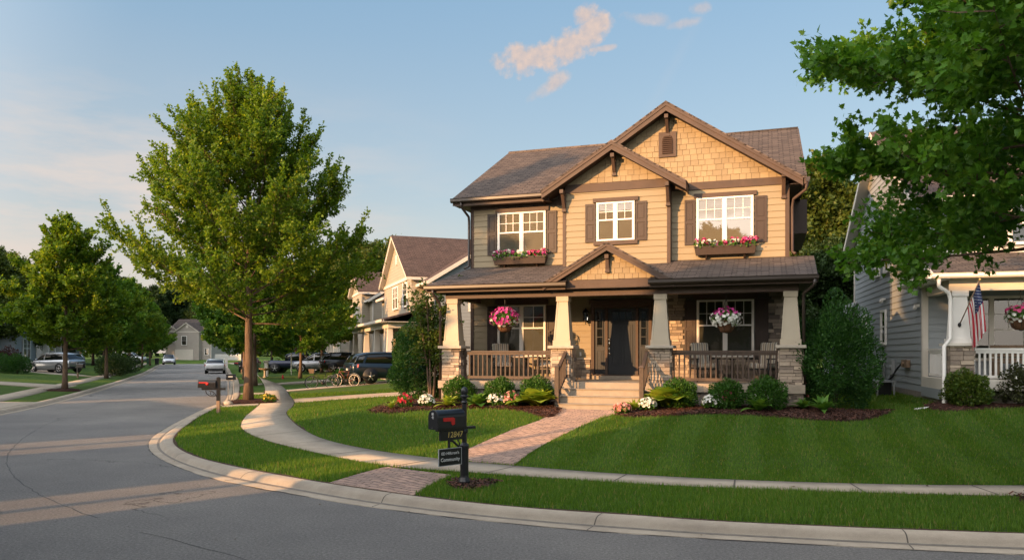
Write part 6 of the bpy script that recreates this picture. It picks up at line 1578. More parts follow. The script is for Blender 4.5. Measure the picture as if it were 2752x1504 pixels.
hosta('green leafy plant in the mulch of the blue-grey house', G(2660, 1089), 22, .30, 'green', 30, .2); flowers('pale pink and white flowers in the mulch of the blue-grey house', G(2690, 1086), .28, .22, 70, .05, 'f_white', 31, mixmat='f_salm', fs=.05)
rk = [((-11.35, 29.35), .16), ((-11.0, 29.1), .13), ((-10.7, 28.95), .15)]
for k, ((x, y), r_) in enumerate(rk):
    m = MB(); m.ball((0, 0, r_ * .4), (r_ * 1.2, r_, r_ * .7), 7); o = m.build('rock', M['cap'] if k == 2 else M['mortar'], None, uv=False); o.location = at((x, y)); tag(o, ('dark stone nearest the street on the tall maple mulch ring', 'middle dark stone of the tall maple mulch ring', 'pale stone on the edge of the tall maple mulch ring')[k], 'rock', 'stones around the tall maple')

# ------------------------------------------------------------------ vehicles
def paint(name, c, metal=.3): return pmat(name, c, tuple(x * .92 for x in c), rough=.28, metal=metal, coat=.6, spec=.5, scale=1)
KINDS = dict(
    suv=dict(body=[(-2.35, .58, .98, .84), (-2.26, .42, 1.08, .95), (-1.9, .30, 1.10, 1), (-1.0, .24, 1.08, 1), (0, .22, 1.05, 1), (.9, .22, 1.03, 1), (1.25, .24, 1.02, 1), (1.7, .28, .96, .98), (2.1, .35, .88, .93), (2.28, .42, .78, .84), (2.36, .5, .66, .7)],
             top=[(-2.24, 1.12), (-1.98, 1.50), (-1.5, 1.62), (-.5, 1.67), (.25, 1.64), (.72, 1.42), (1.22, 1.04)], wb=1.38, r=.36, W=1.88),
    sedan=dict(body=[(-2.4, .55, .88, .84), (-2.3, .40, .98, .94), (-1.9, .28, 1.0, 1), (-1.0, .22, .97, 1), (0, .2, .95, 1), (.9, .2, .93, 1), (1.25, .22, .92, 1), (1.7, .26, .85, .98), (2.1, .32, .77, .92), (2.32, .42, .66, .82), (2.4, .48, .58, .68)],
               top=[(-1.85, 1.0), (-1.3, 1.30), (-.7, 1.42), (.0, 1.44), (.45, 1.32), (1.15, .95)], wb=1.4, r=.33, W=1.82),
    pickup=dict(body=[(-2.75, .6, 1.0, .92), (-2.68, .5, 1.12, .98), (-2.2, .45, 1.14, 1), (-1.0, .40, 1.13, 1), (0, .38, 1.12, 1), (1.0, .38, 1.12, 1), (1.5, .40, 1.10, 1), (2.0, .42, 1.06, .98), (2.5, .45, 1.0, .94), (2.7, .5, .85, .86)],
                top=[(-.85, 1.14), (-.75, 1.70), (-.2, 1.86), (.5, 1.86), (.8, 1.74), (1.35, 1.12)], wb=1.75, r=.40, W=1.96))
def car(name, label, loc, heading, kind, paintm, scale=1.0, glass='darkglass'):
    K = KINDS[kind]; t = thing(name, label, 'pickup' if kind == 'pickup' else 'car', loc, heading); t.scale = (scale,) * 3; W = K['W'] / 2
    m = MB(); rings = []
    for x, zb, zt, s in K['body']:
        h = zt - zb; half = [(.0, zb), (W * s * .80, zb), (W * s * .97, zb + .10), (W * s, zb + .42 * h), (W * s * .985, zb + .66 * h), (W * s * .93, zt - .035), (W * s * .82, zt), (0, zt + .02)]
        rings.append([(x, y, z) for y, z in half] + [(x, -y, z) for y, z in half[-2:0:-1]])
    m.loft(rings); tp = K['top']; gr = []; rr = []
    zb_ = lambda x: np.interp(x, [b[0] for b in K['body']], [b[2] for b in K['body']]) - .03
    for i, (x, zr) in enumerate(tp):
        b = zb_(x); k = (zr - b); half = [(0, b), (W * .90, b), (W * (.90 - .16 * min(1, k / .6)), max(b + .01, zr - .06)), (W * (.80 - .14 * min(1, k / .6)), zr - .012), (0, zr)]
        gr.append([(x, y, z) for y, z in half] + [(x, -y, z) for y, z in half[-2:0:-1]])
        if 0 < i < len(tp) - 1 and zr > max(p[1] for p in tp) - .24: rr.append([(x, -W * .735, zr - .055), (x, -W * .66, zr + .004), (x, 0, zr + .018), (x, W * .66, zr + .004), (x, W * .735, zr - .055)])
    if kind == 'pickup': pass
    m.loft(rr, closed=False, cap=False)
    for sx in (-1, 1):
        P = [(g[2][0], sx * g[2][1] * 1.005, g[2][2]) for g in gr]; P[0] = (gr[0][1][0], sx * gr[0][1][1], gr[0][1][2]); P[-1] = (gr[-1][1][0], sx * gr[-1][1][1], gr[-1][1][2])
        m.tube(P, .035, 6); xm = (.0 if kind != 'pickup' else .2)
        ib = min(range(len(tp)), key=lambda q: abs(tp[q][0] - xm)); g = gr[ib]; m.bar((g[1][0], sx * g[1][1] * 1.0, g[1][2]), (g[2][0], sx * g[2][1] * 1.01, g[2][2]), .07, .03, (0, 1, 0))
        g = gr[1]; m.bar((g[1][0] + .25, sx * W * .905, zb_(g[1][0] + .25)), (gr[2][2][0], sx * gr[2][2][1] * 1.01, gr[2][2][2]), .10, .03, (0, 1, 0))
    b = m.build('body', paintm, t, uv=False)
    g = MB(); g.loft(gr); g.build('window', M[glass], t, uv=False)
    r = K['r']; rearx, frontx = K['body'][0][0], K['body'][-1][0]
    for x in (-K['wb'], K['wb']):
        for sx in (-1, 1):
            m = MB(); m.lathe([(r * .62, -.115), (r * .93, -.115), (r, -.07), (r, .07), (r * .93, .115), (r * .62, .115)], (x, sx * (W - .10), r), 20, axis='y'); wh = m.build('wheel', M['tyre'], t, uv=False)
            q = MB(); y = sx * (W + .008); q.lathe([(r * .74, -.01), (r * .72, .016), (r * .64, .012), (r * .62, -.02)], (x, y, r), 20, axis='y', cap=False)
            for k in range(5):
                a = k * 1.2566 + .3; q.bar((x, y + sx * .004, r), (x + r * .66 * math.cos(a), y, r + r * .66 * math.sin(a)), .055, .03, (0, 1, 0))
            q.lathe([(.06, -.02), (.05, .025), (0, .03)], (x, y, r), 10, axis='y'); q.build('rim', M['rim'], wh, uv=False)
            q = MB(); q.lathe([(r * 1.20, -.03), (r * 1.20, .012), (r * .9, .012)], (x, sx * (W - .012) , r + .03), 22, axis='y'); q.build('wheel_arch', M['plastic'], t, uv=False)
    for sx in (-1, 1):
        zt = K['body'][1][2]
        one('tail_light', M['tail'], t, lambda m: m.hexa([(rearx + .0, sx * W * .55, zt - .22), (rearx + .30, sx * W * .99, zt - .24), (rearx + .34, sx * W * .99, zt - .06), (rearx + .04, sx * W * .55, zt - .08), (rearx - .02, sx * W * .56, zt - .21), (rearx + .28, sx * W * 1.012, zt - .23), (rearx + .32, sx * W * 1.012, zt - .07), (rearx + .02, sx * W * .56, zt - .09)]), uv=False)
        zf = K['body'][-2][2]
        one('headlight', M['lamp'], t, lambda m: m.hexa([(frontx - .02, sx * W * .50, zf - .14), (frontx - .28, sx * W * .92, zf - .08), (frontx - .26, sx * W * .90, zf + .06), (frontx - .06, sx * W * .50, zf - .02), (frontx + .01, sx * W * .50, zf - .14), (frontx - .24, sx * W * .94, zf - .08), (frontx - .22, sx * W * .92, zf + .06), (frontx - .03, sx * W * .5, zf - .02)]), uv=False)
        one('mirror', paintm, t, lambda m: m.ball((tp[-1][0] - .38, sx * (W + .09), tp[-1][1] + .06), (.07, .10, .07), 6), uv=False)
    one('bumper', M['plastic'], t, lambda m: m.box(rearx - .015, rearx + .3, -W * .84, W * .84, .36, .52), uv=False, bevel=.03); one('bumper', M['plastic'], t, lambda m: m.box(frontx - .28, frontx + .01, -W * .74, W * .74, .30, .46), uv=False, bevel=.03)
    one('grille', M['plastic'], t, lambda m: m.box(frontx - .2, frontx + .012, -W * .42, W * .42, .52, .66), uv=False)
    one('licence_plate', M['plate'], t, lambda m: (m.box(rearx - .025, rearx + .1, -.16, .16, .68, .79),), uv=False)
    return t
car('parked_crossover', 'silver crossover parked left of the street behind a street tree', (-39.3, 66.0, tz(-39.3, 66.0) + .02), math.pi - .28, 'suv', paint('silver_paint', (.42, .44, .46), .7), 1.03)
car('parked_crossover', 'dark blue crossover parked on the lawn edge behind the bicycles', (-6.85, 42.6, tz(-6.85, 42.6) + .02), R(30), 'suv', paint('dark_blue_paint', (.012, .026, .042), .4), 1.0)
car('parked_sedan', 'white sedan seen from behind, parked at the right kerb', (-29.3, 75.8, .01), R(110), 'sedan', paint('white_paint', (.66, .66, .64), .1))
car('parked_crossover', 'small white crossover facing the camera at the far left kerb', (-57.2, 128, .01), R(-68), 'suv', paint('white_paint', (.70, .71, .72), .1))
car('pickup_truck', 'white pickup truck parked beyond the left row of trees', (-65, 130, tz(-65, 130)), R(8), 'pickup', paint('white_paint', (.68, .69, .70), .1))
car('parked_sedan', 'dark red sedan with a pale plate half hidden behind the tall maple trunk', (-26.3, 77.0, tz(-26.3, 77)), R(-75), 'sedan', paint('dark_red_paint', (.07, .010, .010), .3))
car('pickup_truck', 'dark blue pickup behind the lawn tree trunks', (-19.6, 69.5, tz(-19.6, 69.5)), R(6), 'pickup', paint('navy_paint', (.012, .018, .045), .4), .95)
car('parked_crossover', 'grey crossover behind the bicycles facing left', (-16.6, 66.5, tz(-16.6, 66.5)), R(172), 'suv', paint('grey_paint', (.22, .23, .25), .6))
car('parked_crossover', 'black crossover behind the dark blue one, its red tail light showing', (-13.3, 62.5, tz(-13.3, 62.5)), R(20), 'suv', paint('black_paint', (.008, .009, .010), .3), .98)

def bicycle(label, loc, rz, fm, first=None):
    if first:
        t = copy_tree(first); t['label'] = label; t.location = loc; t.rotation_euler.z = rz
        for ch in t.children:
            if ch.name.startswith('frame'):
                ch.data = ch.data.copy(); ch.data.materials[0] = fm
        return t
    t = thing('bicycle', label, 'bicycle', loc, rz, 'bicycles standing on the lawn'); r = .33
    for x in (-.52, .52):
        m = MB(); 
        ring_ = [(x + r * math.cos(a), 0, r + r * math.sin(a)) for a in np.linspace(0, 2 * math.pi, 29)]
        m.tube(ring_, .022, 6, cap=False); wh = m.build('wheel', M['tyre'], t, uv=False)
        q = MB(); q.tube([(x + (r - .03) * math.cos(a), 0, r + (r - .03) * math.sin(a)) for a in np.linspace(0, 2 * math.pi, 29)], .011, 5, cap=False)
        for k in range(14): a = k * math.pi / 7; q.tube([(x, .012 * (-1)**k, r), (x + (r - .03) * math.cos(a), 0, r + (r - .03) * math.sin(a))], .0025, 3, cap=False)
        q.build('rim', M['rim'], wh, uv=False)
    one('frame', fm, t, lambda m: [m.tube(p, .017, 6) for p in ([(-.36, 0, .80), (.06, 0, .30)], [(-.36, 0, .80), (.22, 0, .78)], [(-.36, 0, .84), (-.42, 0, .62), (-.52, 0, r)], [(-.52, .05, r), (-.36, 0, .66)], [(.06, 0, .30), (.24, 0, .86)], [(.06, 0, .30), (.52, .0, r)])], uv=False)
    one('saddle', M['plastic'], t, lambda m: m.ball((.26, 0, .92), (.14, .075, .04), 8), uv=False)
    one('handlebar', M['rim'], t, lambda m: (m.tube([(-.36, 0, .80), (-.35, 0, .98)], .014, 6), m.tube([(-.24, -.28, 1.0), (-.34, -.2, 1.0), (-.36, 0, .99), (-.34, .2, 1.0), (-.24, .28, 1.0)], .013, 6)), uv=False)
    one('pedal', M['plastic'], t, lambda m: (m.tube([(.06, 0, .30), (.14, .1, .18)], .012, 5), m.box(.10, .20, .08, .17, .16, .18), m.tube([(.06, 0, .30), (-.02, -.1, .42)], .012, 5), m.box(-.07, .03, -.17, -.08, .41, .43), m.lathe([(.10, -.01), (.10, .01)], (.06, -.03, .30), 16, axis='y')), uv=False)
    one('fender', M['greybox'], t, lambda m: m.tube([(.52 + .37 * math.cos(a), 0, r + .37 * math.sin(a)) for a in np.linspace(-.1, 2.2, 12)], .010, 5), uv=False)
    return t
b1 = gp(838, 1044)
bk = bicycle('leftmost bicycle on the lawn, black framed with a basket', (b1[0] + .52, b1[1], tz(*b1)), R(12), M['black'])
one('basket', M['wood'], bk, lambda m: m.hexa([(-.62, -.14, .82), (-.40, -.14, .82), (-.40, .14, .82), (-.62, .14, .82), (-.68, -.18, 1.04), (-.38, -.18, 1.04), (-.38, .18, 1.04), (-.68, .18, 1.04)]), uv=False)
orange = paint('orange_paint', (.20, .05, .015), .1)
for k, (dx, dy, rz, fm, lb) in enumerate(((1.15, .45, R(-18), orange, 'middle bicycle on the lawn with an orange frame'), (1.75, 1.0, R(25), paint('grey_bike_paint', (.10, .11, .12), .4), 'rightmost bicycle on the lawn next to the dark blue crossover'))):
    x, y = b1[0] + .52 + dx, b1[1] + dy; c = bicycle(lb, (x, y, tz(x, y)), rz, fm, bk)
    for ch in list(c.children):
        if ch.name.startswith('basket'): bpy.data.objects.remove(ch)

# ------------------------------------------------------------------ letter boxes and street furniture
def text(body, size, loc, rot, mat, parent, name, ext=.002, align='CENTER', shear=0.0):
    cu = bpy.data.curves.new(name, 'FONT'); cu.body = body; cu.size = size; cu.extrude = ext; cu.align_x = align; cu.align_y = 'CENTER'; cu.shear = shear; cu.materials.append(mat)
    tmp = bpy.data.objects.new('lettering_curve', cu); me = bpy.data.meshes.new_from_object(tmp); me.name = name; bpy.data.objects.remove(tmp); bpy.data.curves.remove(cu)
    o = link(name, me, None, parent); o.location = loc; o.rotation_euler = rot; return o
def boxshell(m, x0, x1, w, z0, h, n=9):
    """Round-topped letter box along x."""
    ring_ = lambda x: [(x, -w, z0), (x, w, z0), (x, w, z0 + h - w)] + [(x, w * math.cos(a), z0 + h - w + w * math.sin(a)) for a in np.linspace(0, math.pi, n)[1:-1]] + [(x, -w, z0 + h - w)]
    m.loft([ring_(x0), ring_(x1)], smooth=False)
def front_mailbox():
    x, y = BOX_FRONT; z = tz(x, y) + .03; t = thing('mailbox', 'black mailbox with gold house number and hanging community sign on a fluted post', 'mailbox', (x, y, z), R(43))
    m = MB(); m.lathe([(.088, 0), (.09, .03), (.078, .06), (.068, .09), (.064, .12), (.064, .50), (.070, .52), (.072, .56), (.05, .585), (.038, .60), (.036, 1.18), (.05, 1.20), (.036, 1.22), (.036, 1.26)], n=12, smooth=False)
    m.lathe([(.036, 1.26), (.06, 1.275), (.062, 1.30), (.045, 1.31), (.052, 1.33), (.056, 1.36), (.050, 1.395), (.03, 1.42), (0, 1.43)], n=14); m.lathe([(.05, .74), (.056, .75), (.056, .79), (.05, .80)], n=12); m.build('post', M['black'], t, bevel=.004, uv=False)
    # box along local -x (towards the street)
    m = MB(); boxshell(m, -.56, -.06, .105, .84, .27, 13); bo = m.build('box', M['black'], t, uv=False, bevel=.006)
    m = MB(); boxshell(m, -.585, -.561, .112, .83, .285, 13); m.box(-.60, -.585, -.02, .02, .845, .86); d = m.build('door', M['black'], t, uv=False, bevel=.005)
    text('85\n42', .05, (-.588, 0, 1.03), (R(90), 0, R(-90)), M['lettering'], d, 'number')
    m = MB(); m.prism([(-.48, -.106, 1.00), (-.30, -.106, 1.00), (-.27, -.106, .985), (-.27, -.106, .90), (-.31, -.106, .885), (-.335, -.106, .91), (-.335, -.106, .945), (-.44, -.106, .945), (-.48, -.106, .95)], (0, -.008, 0)); m.build('flag', M['red'], t, uv=False)
    m = MB(); m.box(-.52, .20, -.028, .028, .80, .838); m.box(-.46, -.02, -.022, .022, .66, .80); m.build('arm', M['black'], t, uv=False, bevel=.004)
    text('12847', .118, (-.20, -.0245, .735), (R(90), 0, 0), M['gold'], t, 'house_number', .0015, shear=.12)
    m = MB(); m.tube([(-.30, 0, .655), (-.22, 0, .64), (-.12, 0, .56), (-.055, 0, .40), (-.05, 0, .36)], .018, 8); m.tube([(-.13, 0, .655), (-.09, 0, .60), (-.10, 0, .55)], .010, 6); m.build('brace', M['black'], t, uv=False)
    m = MB(); m.box(-.52, -.10, -.055, -.043, .30, .545); s = m.build('sign', M['black'], t, uv=False)
    m = MB(); m.box(-.524, -.515, -.058, -.041, .296, .549); m.box(-.105, -.096, -.058, -.041, .296, .549); m.box(-.515, -.105, -.058, -.041, .541, .549); m.box(-.515, -.105, -.058, -.041, .296, .304); m.build('sign_edge', M['greybox'], s, uv=False)
    text("ED Hillcrest's", .060, (-.31, -.0565, .475), (R(90), 0, 0), M['lettering'], s, 'sign_text', .001); text('Community', .074, (-.31, -.0565, .385), (R(90), 0, 0), M['lettering'], s, 'sign_text', .001)
    m = MB(); m.box(-.33, -.31, -.056, -.02, .545, .67); m.build('sign_hanger', M['black'], t, uv=False)
front_mailbox()
def wood_mailbox(label, loc, rz, first=None):
    if first: t = copy_tree(first); t['label'] = label; t.location = loc; t.rotation_euler.z = rz; return t
    t = thing('kerb_mailbox', label, 'mailbox', loc, rz, 'dark mailboxes on wooden posts')
    one('post', M['wood'], t, lambda m: m.box(-.05, .05, -.05, .05, 0, .42), uv=False); one('upper_post', M['black'], t, lambda m: (m.box(-.051, .051, -.051, .051, .42, 1.17), m.frustum(0, 0, 1.17, 1.20, .05, .05, .02, .02)), uv=False)
    one('arm', M['black'], t, lambda m: (m.box(-.52, .22, -.045, .045, .77, .83)), uv=False)
    m = MB(); boxshell(m, -.62, -.06, .10, .84, .25, 11); b = m.build('box', M['black'], t, uv=False, bevel=.006)
    one('flag', M['red'], b, lambda m: (m.box(-.58, -.34, -.112, -.10, .985, 1.03), m.lathe([(.05, -.006), (.05, .006)], (-.32, -.106, .97), 14, axis='y')), uv=False)
    one('scroll_brace', M['iron'], t, lambda m: (m.tube([(-.40, 0, .76), (-.38, 0, .66), (-.28, 0, .58), (-.16, 0, .56), (-.05, 0, .60)], .014, 6), m.tube([(-.05, 0, .52), (-.10, 0, .64), (-.2, 0, .72), (-.30, 0, .74)], .012, 6), m.tube([(-.2 + .06 * math.cos(a), 0, .66 + .06 * math.sin(a)) for a in np.linspace(0, 6.28, 14)], .010, 5)), uv=False)
    return t
k1 = gp(587, 1111); wm = wood_mailbox('dark mailbox with a red flag on a scrolled wooden post beside the tall maple', at(k1), R(4))
wood_mailbox('mailbox with a red flag by the silver crossover at the left sidewalk', at((-32.6, 57.6)), R(160), wm); wood_mailbox('mailbox farther up the right kerb near the green utility box', at((-24.4, 69.2)), R(15), wm); wood_mailbox('slender mailbox between the second and third street trees on the left', at((-38.3, 72.5)), R(150), wm)
def pole_box():
    x, y = -10.95, 29.9; t = thing('mailbox', 'small black mailbox on thin grey poles just behind the scrolled mailbox', 'mailbox', at((x, y)), R(20))
    for dx in (-.10, .10): one('pole', M['greybox'], t, lambda m: m.tube([(dx, 0, 0), (dx, .02, .95)], .014, 6), uv=False)
    m = MB(); boxshell(m, -.18, .18, .10, .92, .22, 9); b = m.build('box', M['black'], t, uv=False); one('label_plate', M['plate'], b, lambda m: m.box(-.10, .06, -.108, -.10, 1.02, 1.07), uv=False)
pole_box()
x, y = gp(712, 1014); t = thing('bird_bath', 'stone bird bath at the edge of the sidewalk beyond the tall maple', 'bird bath', at((x, y)))
one('pedestal', M['cap'], t, lambda m: m.lathe([(.17, 0), (.16, .05), (.09, .12), (.085, .5), (.13, .56)], n=12), uv=False); one('bowl', M['wood'], t, lambda m: m.lathe([(.1, .55), (.42, .64), (.48, .72), (.40, .70), (0, .66)], n=18), uv=False)
x, y = gp(760, 1018); t = thing('garden_ornament', 'small pink garden ornament on the lawn beyond the tall maple', 'ornament', at((x, y))); one('body', M['flag_red'], t, lambda m: m.lathe([(.06, 0), (.08, .06), (.06, .22), (.03, .30), (0, .32)], n=10), uv=False)
x, y = gp(783, 1007); t = thing('pale_post', 'thin pale post standing on the lawn left of the lawn tree', 'post', at((x, y))); one('shaft', M['trimw'], t, lambda m: (m.lathe([(.06, 0), (.05, .1), (.045, 2.0), (.07, 2.05), (.02, 2.12)], n=8)), uv=False)
x, y = (-20.0, 62.5); t = thing('porch_post', 'stout pale post with a capital beside the dark blue pickup', 'post', at((x, y))); one('shaft', M['trimw'], t, lambda m: m.frustum(0, 0, 0, 1.15, .14, .14, .12, .12), uv=False); one('capital', M['cap'], t, lambda m: m.box(-.2, .2, -.2, .2, 1.15, 1.27), uv=False)
x, y = (-24.8, 73.5); t = thing('utility_box', 'green utility box on the lawn by the right kerb', 'utility box', at((x, y))); one('cabinet', M['greenbox'], t, lambda m: m.box(-.4, .4, -.35, .35, 0, .85), bevel=.03, uv=False); one('lid', M['greenbox'], t, lambda m: m.box(-.44, .44, -.39, .39, .851, .93), uv=False)
x, y = (-29.6, 79.5); t = thing('street_sign', 'narrow pinkish sign blade near the white sedan', 'sign', at((x, y))); one('sign_panel', M['trimw'], t, lambda m: m.box(-.16, .16, -.02, .02, .7, 1.75), uv=False); one('post', M['greybox'], t, lambda m: m.tube([(0, .03, 0), (0, .03, 1.6)], .03, 6), uv=False)
def bin_(label, loc, mat, first=None):
    t = thing('wheeled_bin', label, 'bin', loc, .4, 'wheeled bins by the far left kerb')
    one('body', mat, t, lambda m: m.frustum(0, 0, .08, .95, .24, .27, .30, .34), uv=False); one('lid', mat, t, lambda m: m.prism([(-.32, -.36, .95), (.32, -.36, .95), (.32, .38, 1.0), (-.32, .38, 1.0)], (0, 0, .07)), uv=False)
    for sx in (-1, 1): one('wheel', M['tyre'], t, lambda m: m.lathe([(.11, -.03), (.11, .03)], (sx * .26, .28, .11), 12, axis='x'), uv=False)
bin_('green wheeled bin beside the far white crossover', at((-55.9, 118)), M['greenbox']); bin_('black wheeled bin beside the far white crossover', at((-54.9, 118.6)), M['plastic'])
def picket():
    t = thing('picket_fence', 'pale picket fence right of the far tan house', 'fence', at((-56.5, 146)), R(-5))
    one('rail', M['white'], t, lambda m: (m.box(0, 6, -.02, .02, .3, .38), m.box(0, 6, -.02, .02, .9, .98)), uv=False); one('picket', M['white'], t, lambda m: [m.box(i * .2, i * .2 + .11, -.045, -.02, .05, 1.2) for i in range(30)], uv=False)
picket()
for k in range(12):  # tree row added out of view to put the far street end in shade
    p_ = 63 + 10.5 * k; x, y = sp_(9 + 3 * (k % 2), p_); back_tree(x, y, k % 2, 1.25, 'unseen tall tree of a row added beyond the left edge to shade the street end', k * 1.3)
for k, (x, y) in enumerate(((-71, 139), (-77, 145), (-83, 152), (-75, 133))): back_tree(x, y, k % 2, 1.15, 'dense tree left of the far tan house, %s of the four' % ('nearest to it', 'second', 'outermost', 'nearest the camera')[k] if False else ('tree just left of the far tan house', 'tree two places left of the far tan house', 'outermost tree left of the far tan house', 'tree before the white pickup left of the far tan house')[k], k * 2.1, 'conifer')
far_house('opposite_house', 'beige house behind the camera, reflected in the porch windows', sp_(13, -9.5), AROT, -5.5, 5.5, 9, .3, 5.6, .62, 'beigelap', 'roof', wins=[(-4, -2.4, 3.6, 5, 2, 0), (1.5, 3.1, 3.6, 5, 2, 0)])
for k, p_ in enumerate((-2.5, -14.5, -21.0)): x, y = sp_(10.5, p_); back_tree(x, y, k % 2, .8, ('tree beside the beige house behind the camera', 'tree at the far side of the beige house behind the camera', 'last tree of the row behind the camera')[k], k * 2.0)
def litter():
    g = np.random.default_rng(5); n = 260; i = g.integers(20, len(KR) - 200, n); t = g.uniform(-.3, 1.0, n)[:, None]; gi = np.array([np.argmin(((GR - KR[k])**2).sum(1)) for k in i])
    P = GR[gi] + (KR[i] - GR[gi]) * t + g.normal(0, .08, (n, 2)); Q = np.stack([g.uniform(-6, 8, 40), g.uniform(7.5, 13, 40)], 1); P = np.vstack([P, Q, TREE_NEAR + g.normal(0, 1.6, (60, 2))]); n = len(P)
    d = pdist(P, KRc); ins = pip(P, RPc); z = np.where(ins, .012 + np.clip(.115 - d * .22, 0, .115), terr(P[:, 0], P[:, 1]) + .03) + .006
    o = leaves('fallen_leaves', np.c_[P, z], g.normal(size=(n, 3)) * np.array((1, 1, .05)), np.tile((0, 0, 1.0), (n, 1)) + g.normal(0, .25, (n, 3)), g.uniform(.02, .05, n), g.random(n), LOBED, M['litter'], None); o['kind'] = 'stuff'
litter()
# far-off wood closing the horizon
def treeline():
    g = np.random.default_rng(77); n = 60000; a = g.uniform(-1.25, 1.25, n); d = g.uniform(240, 300, n); X = np.sin(a) * d; Y = np.cos(a) * d
    hgt = 9 + 4 * np.sin(a * 23) + 3 * np.sin(a * 57 + 1) + 2 * np.sin(a * 131); Z = hgt * np.sqrt(g.random(n)) + g.normal(0, .6, n)
    P = np.stack([X, Y, Z], 1); leaves_o = leaves('treeline', P, g.normal(size=(n, 3)), g.normal(size=(n, 3)), g.uniform(1.2, 2.4, n), np.clip(g.normal(.35, .2, n), 0, 1), KITE, M['conifer'], None)
    leaves_o['kind'] = 'stuff'
treeline()
# ------------------------------------------------------------------ sun, sky, camera
SUN_EL, SUN_AZ = R(13.5), R(228.3)                  # azimuth from +Y clockwise: low sun behind the camera on the left
to_sun = Vector((math.sin(SUN_AZ) * math.cos(SUN_EL), math.cos(SUN_AZ) * math.cos(SUN_EL), math.sin(SUN_EL)))
ld = bpy.data.lights.new('sun', 'SUN'); ld.energy = 3.8; ld.angle = R(.55); ld.color = (1.0, .55, .235)
lo = bpy.data.objects.new('sun', ld); C.objects.link(lo); lo.rotation_euler = to_sun.to_track_quat('Z', 'Y').to_euler()

w = bpy.data.worlds.new('World'); bpy.context.scene.world = w; w.use_nodes = True
nt = w.node_tree
for n in list(nt.nodes): nt.nodes.remove(n)
out = nt.nodes.new('ShaderNodeOutputWorld'); bg = nt.nodes.new('ShaderNodeBackground')
sky = N(nt, 'ShaderNodeTexSky', sky_type='NISHITA'); sky.sun_disc = False
sky.sun_elevation = SUN_EL; sky.sun_rotation = SUN_AZ; sky.altitude = 0; sky.air_density = 1.25; sky.dust_density = 1.2; sky.ozone_density = 1.6
bg.inputs[1].default_value = .15
tc = N(nt, 'ShaderNodeTexCoord'); sp = N(nt, 'ShaderNodeSeparateXYZ'); L(nt, tc.outputs['Generated'], sp.inputs[0])
def M2(op, a, b=None, c=None, clamp=False):
    n = N(nt, 'ShaderNodeMath', operation=op); n.use_clamp = clamp
    for i, v in enumerate((a, b, c)):
        if v is None: continue
        if hasattr(v, 'is_output'): L(nt, v, n.inputs[i])
        else: n.inputs[i].default_value = v
    return n.outputs[0]
az = M2('MULTIPLY', M2('ARCTAN2', sp.outputs[0], sp.outputs[1]), 57.2958); el = M2('MULTIPLY', M2('ARCSINE', sp.outputs[2]), 57.2958)
cv = N(nt, 'ShaderNodeCombineXYZ'); L(nt, az, cv.inputs[0]); L(nt, el, cv.inputs[1])
def noise(scale, detail, rough, stretch=(1, 1, 1)):
    mp = N(nt, 'ShaderNodeMapping'); mp.inputs['Scale'].default_value = stretch; L(nt, cv.outputs[0], mp.inputs[0])
    n = N(nt, 'ShaderNodeTexNoise', Scale=scale, Detail=detail, Roughness=rough); L(nt, mp.outputs[0], n.inputs['Vector']); return n.outputs[0]
def px(x, y): a = math.atan((x - CX) / FPX); return math.degrees(a), math.degrees(math.atan((CY - y) / FPX * math.cos(a)))
def blob(x, y, rx, ry, rot=0.0):
    a, e = px(x, y); rx /= 36.; ry /= 36.
    dx = M2('SUBTRACT', az, a); dy = M2('SUBTRACT', el, e); c, s = math.cos(rot), math.sin(rot)
    u = M2('DIVIDE', M2('ADD', M2('MULTIPLY', dx, c), M2('MULTIPLY', dy, s)), rx); v = M2('DIVIDE', M2('SUBTRACT', M2('MULTIPLY', dy, c), M2('MULTIPLY', dx, s)), ry)
    return M2('SUBTRACT', 1.0, M2('SQRT', M2('ADD', M2('MULTIPLY', u, u), M2('MULTIPLY', v, v))))
n1 = noise(.8, 6.0, .55)
def cloud(blobs, gain, edge=.5, namp=1.8):
    b = blobs[0]
    for q in blobs[1:]: b = M2('MAXIMUM', b, q)
    f = M2('ADD', b, M2('MULTIPLY', M2('SUBTRACT', n1, .5), namp))
    return M2('MULTIPLY', M2('SMOOTH_MIN', M2('MULTIPLY', M2('MAXIMUM', f, 0.0), 1 / edge), 1.0, .3), gain)
puff = cloud([blob(1430, 155, 120, 42, .05), blob(1520, 130, 110, 42, .35), blob(1590, 85, 62, 48, 1.0), blob(1575, 40, 42, 30, .6)], .88)
small = cloud([blob(1500, 215, 42, 24, .4), blob(1625, 130, 42, 10, .1)], .62, .5, 1.2)
faint = cloud([blob(1745, 52, 75, 18, -.15), blob(1840, 62, 55, 14, .1), blob(1882, 24, 32, 16), blob(1465, 240, 60, 18, .5)], .42, .6, 1.4)
wisp = noise(.12, 7.0, .6, (.55, 2.4, 1))
wl = M2('MULTIPLY', M2('MULTIPLY', M2('SUBTRACT', wisp, .42, clamp=True), 5.5, clamp=True), M2('MULTIPLY', M2('DIVIDE', M2('SUBTRACT', -2.0, az), 22.0, clamp=True), M2('SUBTRACT', 1.0, M2('DIVIDE', M2('ABSOLUTE', M2('SUBTRACT', el, 9.0)), 10.0), clamp=True)))
trail = M2('MULTIPLY', M2('MULTIPLY', M2('SUBTRACT', 1.0, M2('ABSOLUTE', M2('DIVIDE', M2('SUBTRACT', M2('SUBTRACT', el, 17.0), M2('MULTIPLY', M2('SUBTRACT', az, 10.0), 1.6)), 1.1)), clamp=True), noise(.5, 6.0, .6)), .16)
trail = M2('MULTIPLY', trail, M2('MULTIPLY', M2('SUBTRACT', 1.0, M2('DIVIDE', M2('ABSOLUTE', M2('SUBTRACT', el, 18.0)), 7.0), clamp=True), 2.0, clamp=True))
EXPO = 1.2; K_ = .15 * 2**EXPO
def post(r, g, b): return (r / K_, g / K_, b / K_)
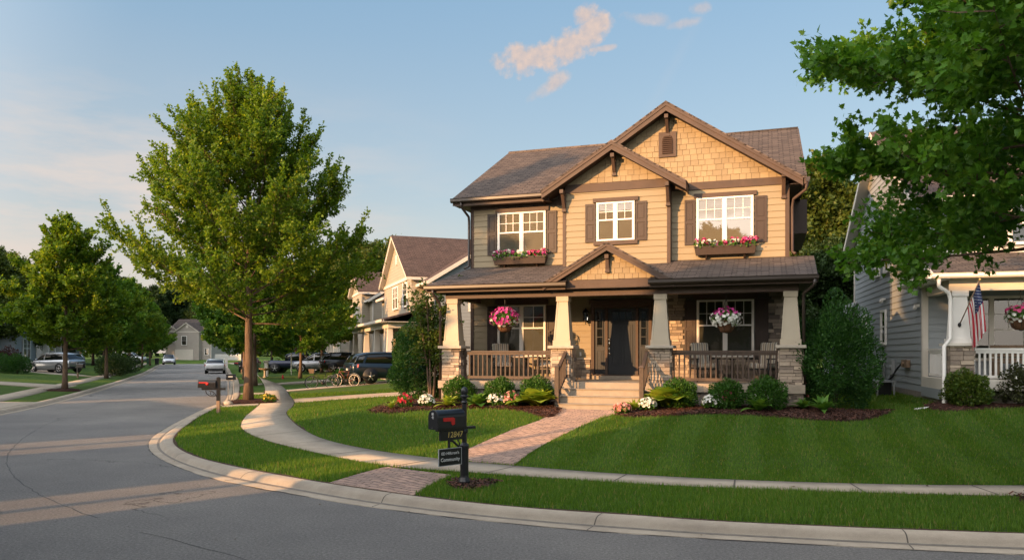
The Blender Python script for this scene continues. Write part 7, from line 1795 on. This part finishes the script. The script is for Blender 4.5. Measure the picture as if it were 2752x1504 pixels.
base = ramp(nt, M2('DIVIDE', M2('MAXIMUM', el, 0.0), 90.0, clamp=True), [(0, post(.64, .54, .50)), (.05, post(.52, .52, .53)), (.13, post(.39, .48, .565)), (.27, post(.255, .41, .575)), (.6, post(.20, .34, .54))])
skyc = mixc(nt, .20, base, sky.outputs[0])
lw_ = M2('MULTIPLY', M2('DIVIDE', M2('SUBTRACT', 6.0, az), 34.0, clamp=True), M2('SUBTRACT', 1.0, M2('DIVIDE', el, 22.0), clamp=True))
skyc = mixc(nt, M2('MULTIPLY', lw_, .38), skyc, post(.78, .665, .585))
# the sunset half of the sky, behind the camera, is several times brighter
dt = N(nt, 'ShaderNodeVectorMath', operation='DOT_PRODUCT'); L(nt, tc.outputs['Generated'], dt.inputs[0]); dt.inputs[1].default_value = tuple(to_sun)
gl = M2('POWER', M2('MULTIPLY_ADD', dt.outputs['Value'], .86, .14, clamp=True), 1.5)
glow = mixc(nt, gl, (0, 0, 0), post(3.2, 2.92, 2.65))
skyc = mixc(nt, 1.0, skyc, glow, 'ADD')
n2 = noise(1.6, 6.0, .6)
cpeach = mixc(nt, M2('MULTIPLY', M2('SUBTRACT', n2, .30, clamp=True), 2.4, clamp=True), post(.60, .52, .51), post(.86, .64, .52))
c = mixc(nt, M2('MULTIPLY', wl, .9, clamp=True), skyc, post(.84, .71, .63))
c = mixc(nt, trail, c, post(.62, .62, .66))
c = mixc(nt, faint, c, cpeach); c = mixc(nt, small, c, cpeach); c = mixc(nt, puff, c, cpeach)
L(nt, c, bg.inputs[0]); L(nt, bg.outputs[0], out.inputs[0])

cd = bpy.data.cameras.new('camera'); cam = bpy.data.objects.new('camera', cd); C.objects.link(cam)
cam.location = (0, 0, HC); cam.rotation_euler = (R(90), 0, 0)
cd.sensor_width = 36.0; cd.lens = 36.0 * FPX / 2752.0; cd.shift_y = (CY - 752.0) / 2752.0; cd.clip_start = .1; cd.clip_end = 3000
sc = bpy.context.scene; sc.camera = cam
sc.view_settings.view_transform = 'Standard'; sc.view_settings.look = 'None'; sc.view_settings.exposure = EXPO; sc.view_settings.gamma = 1.0
sc.cycles.use_denoising = True
sc.cycles.max_bounces = 8; sc.cycles.transparent_max_bounces = 8; sc.cycles.caustics_reflective = False; sc.cycles.caustics_refractive = False
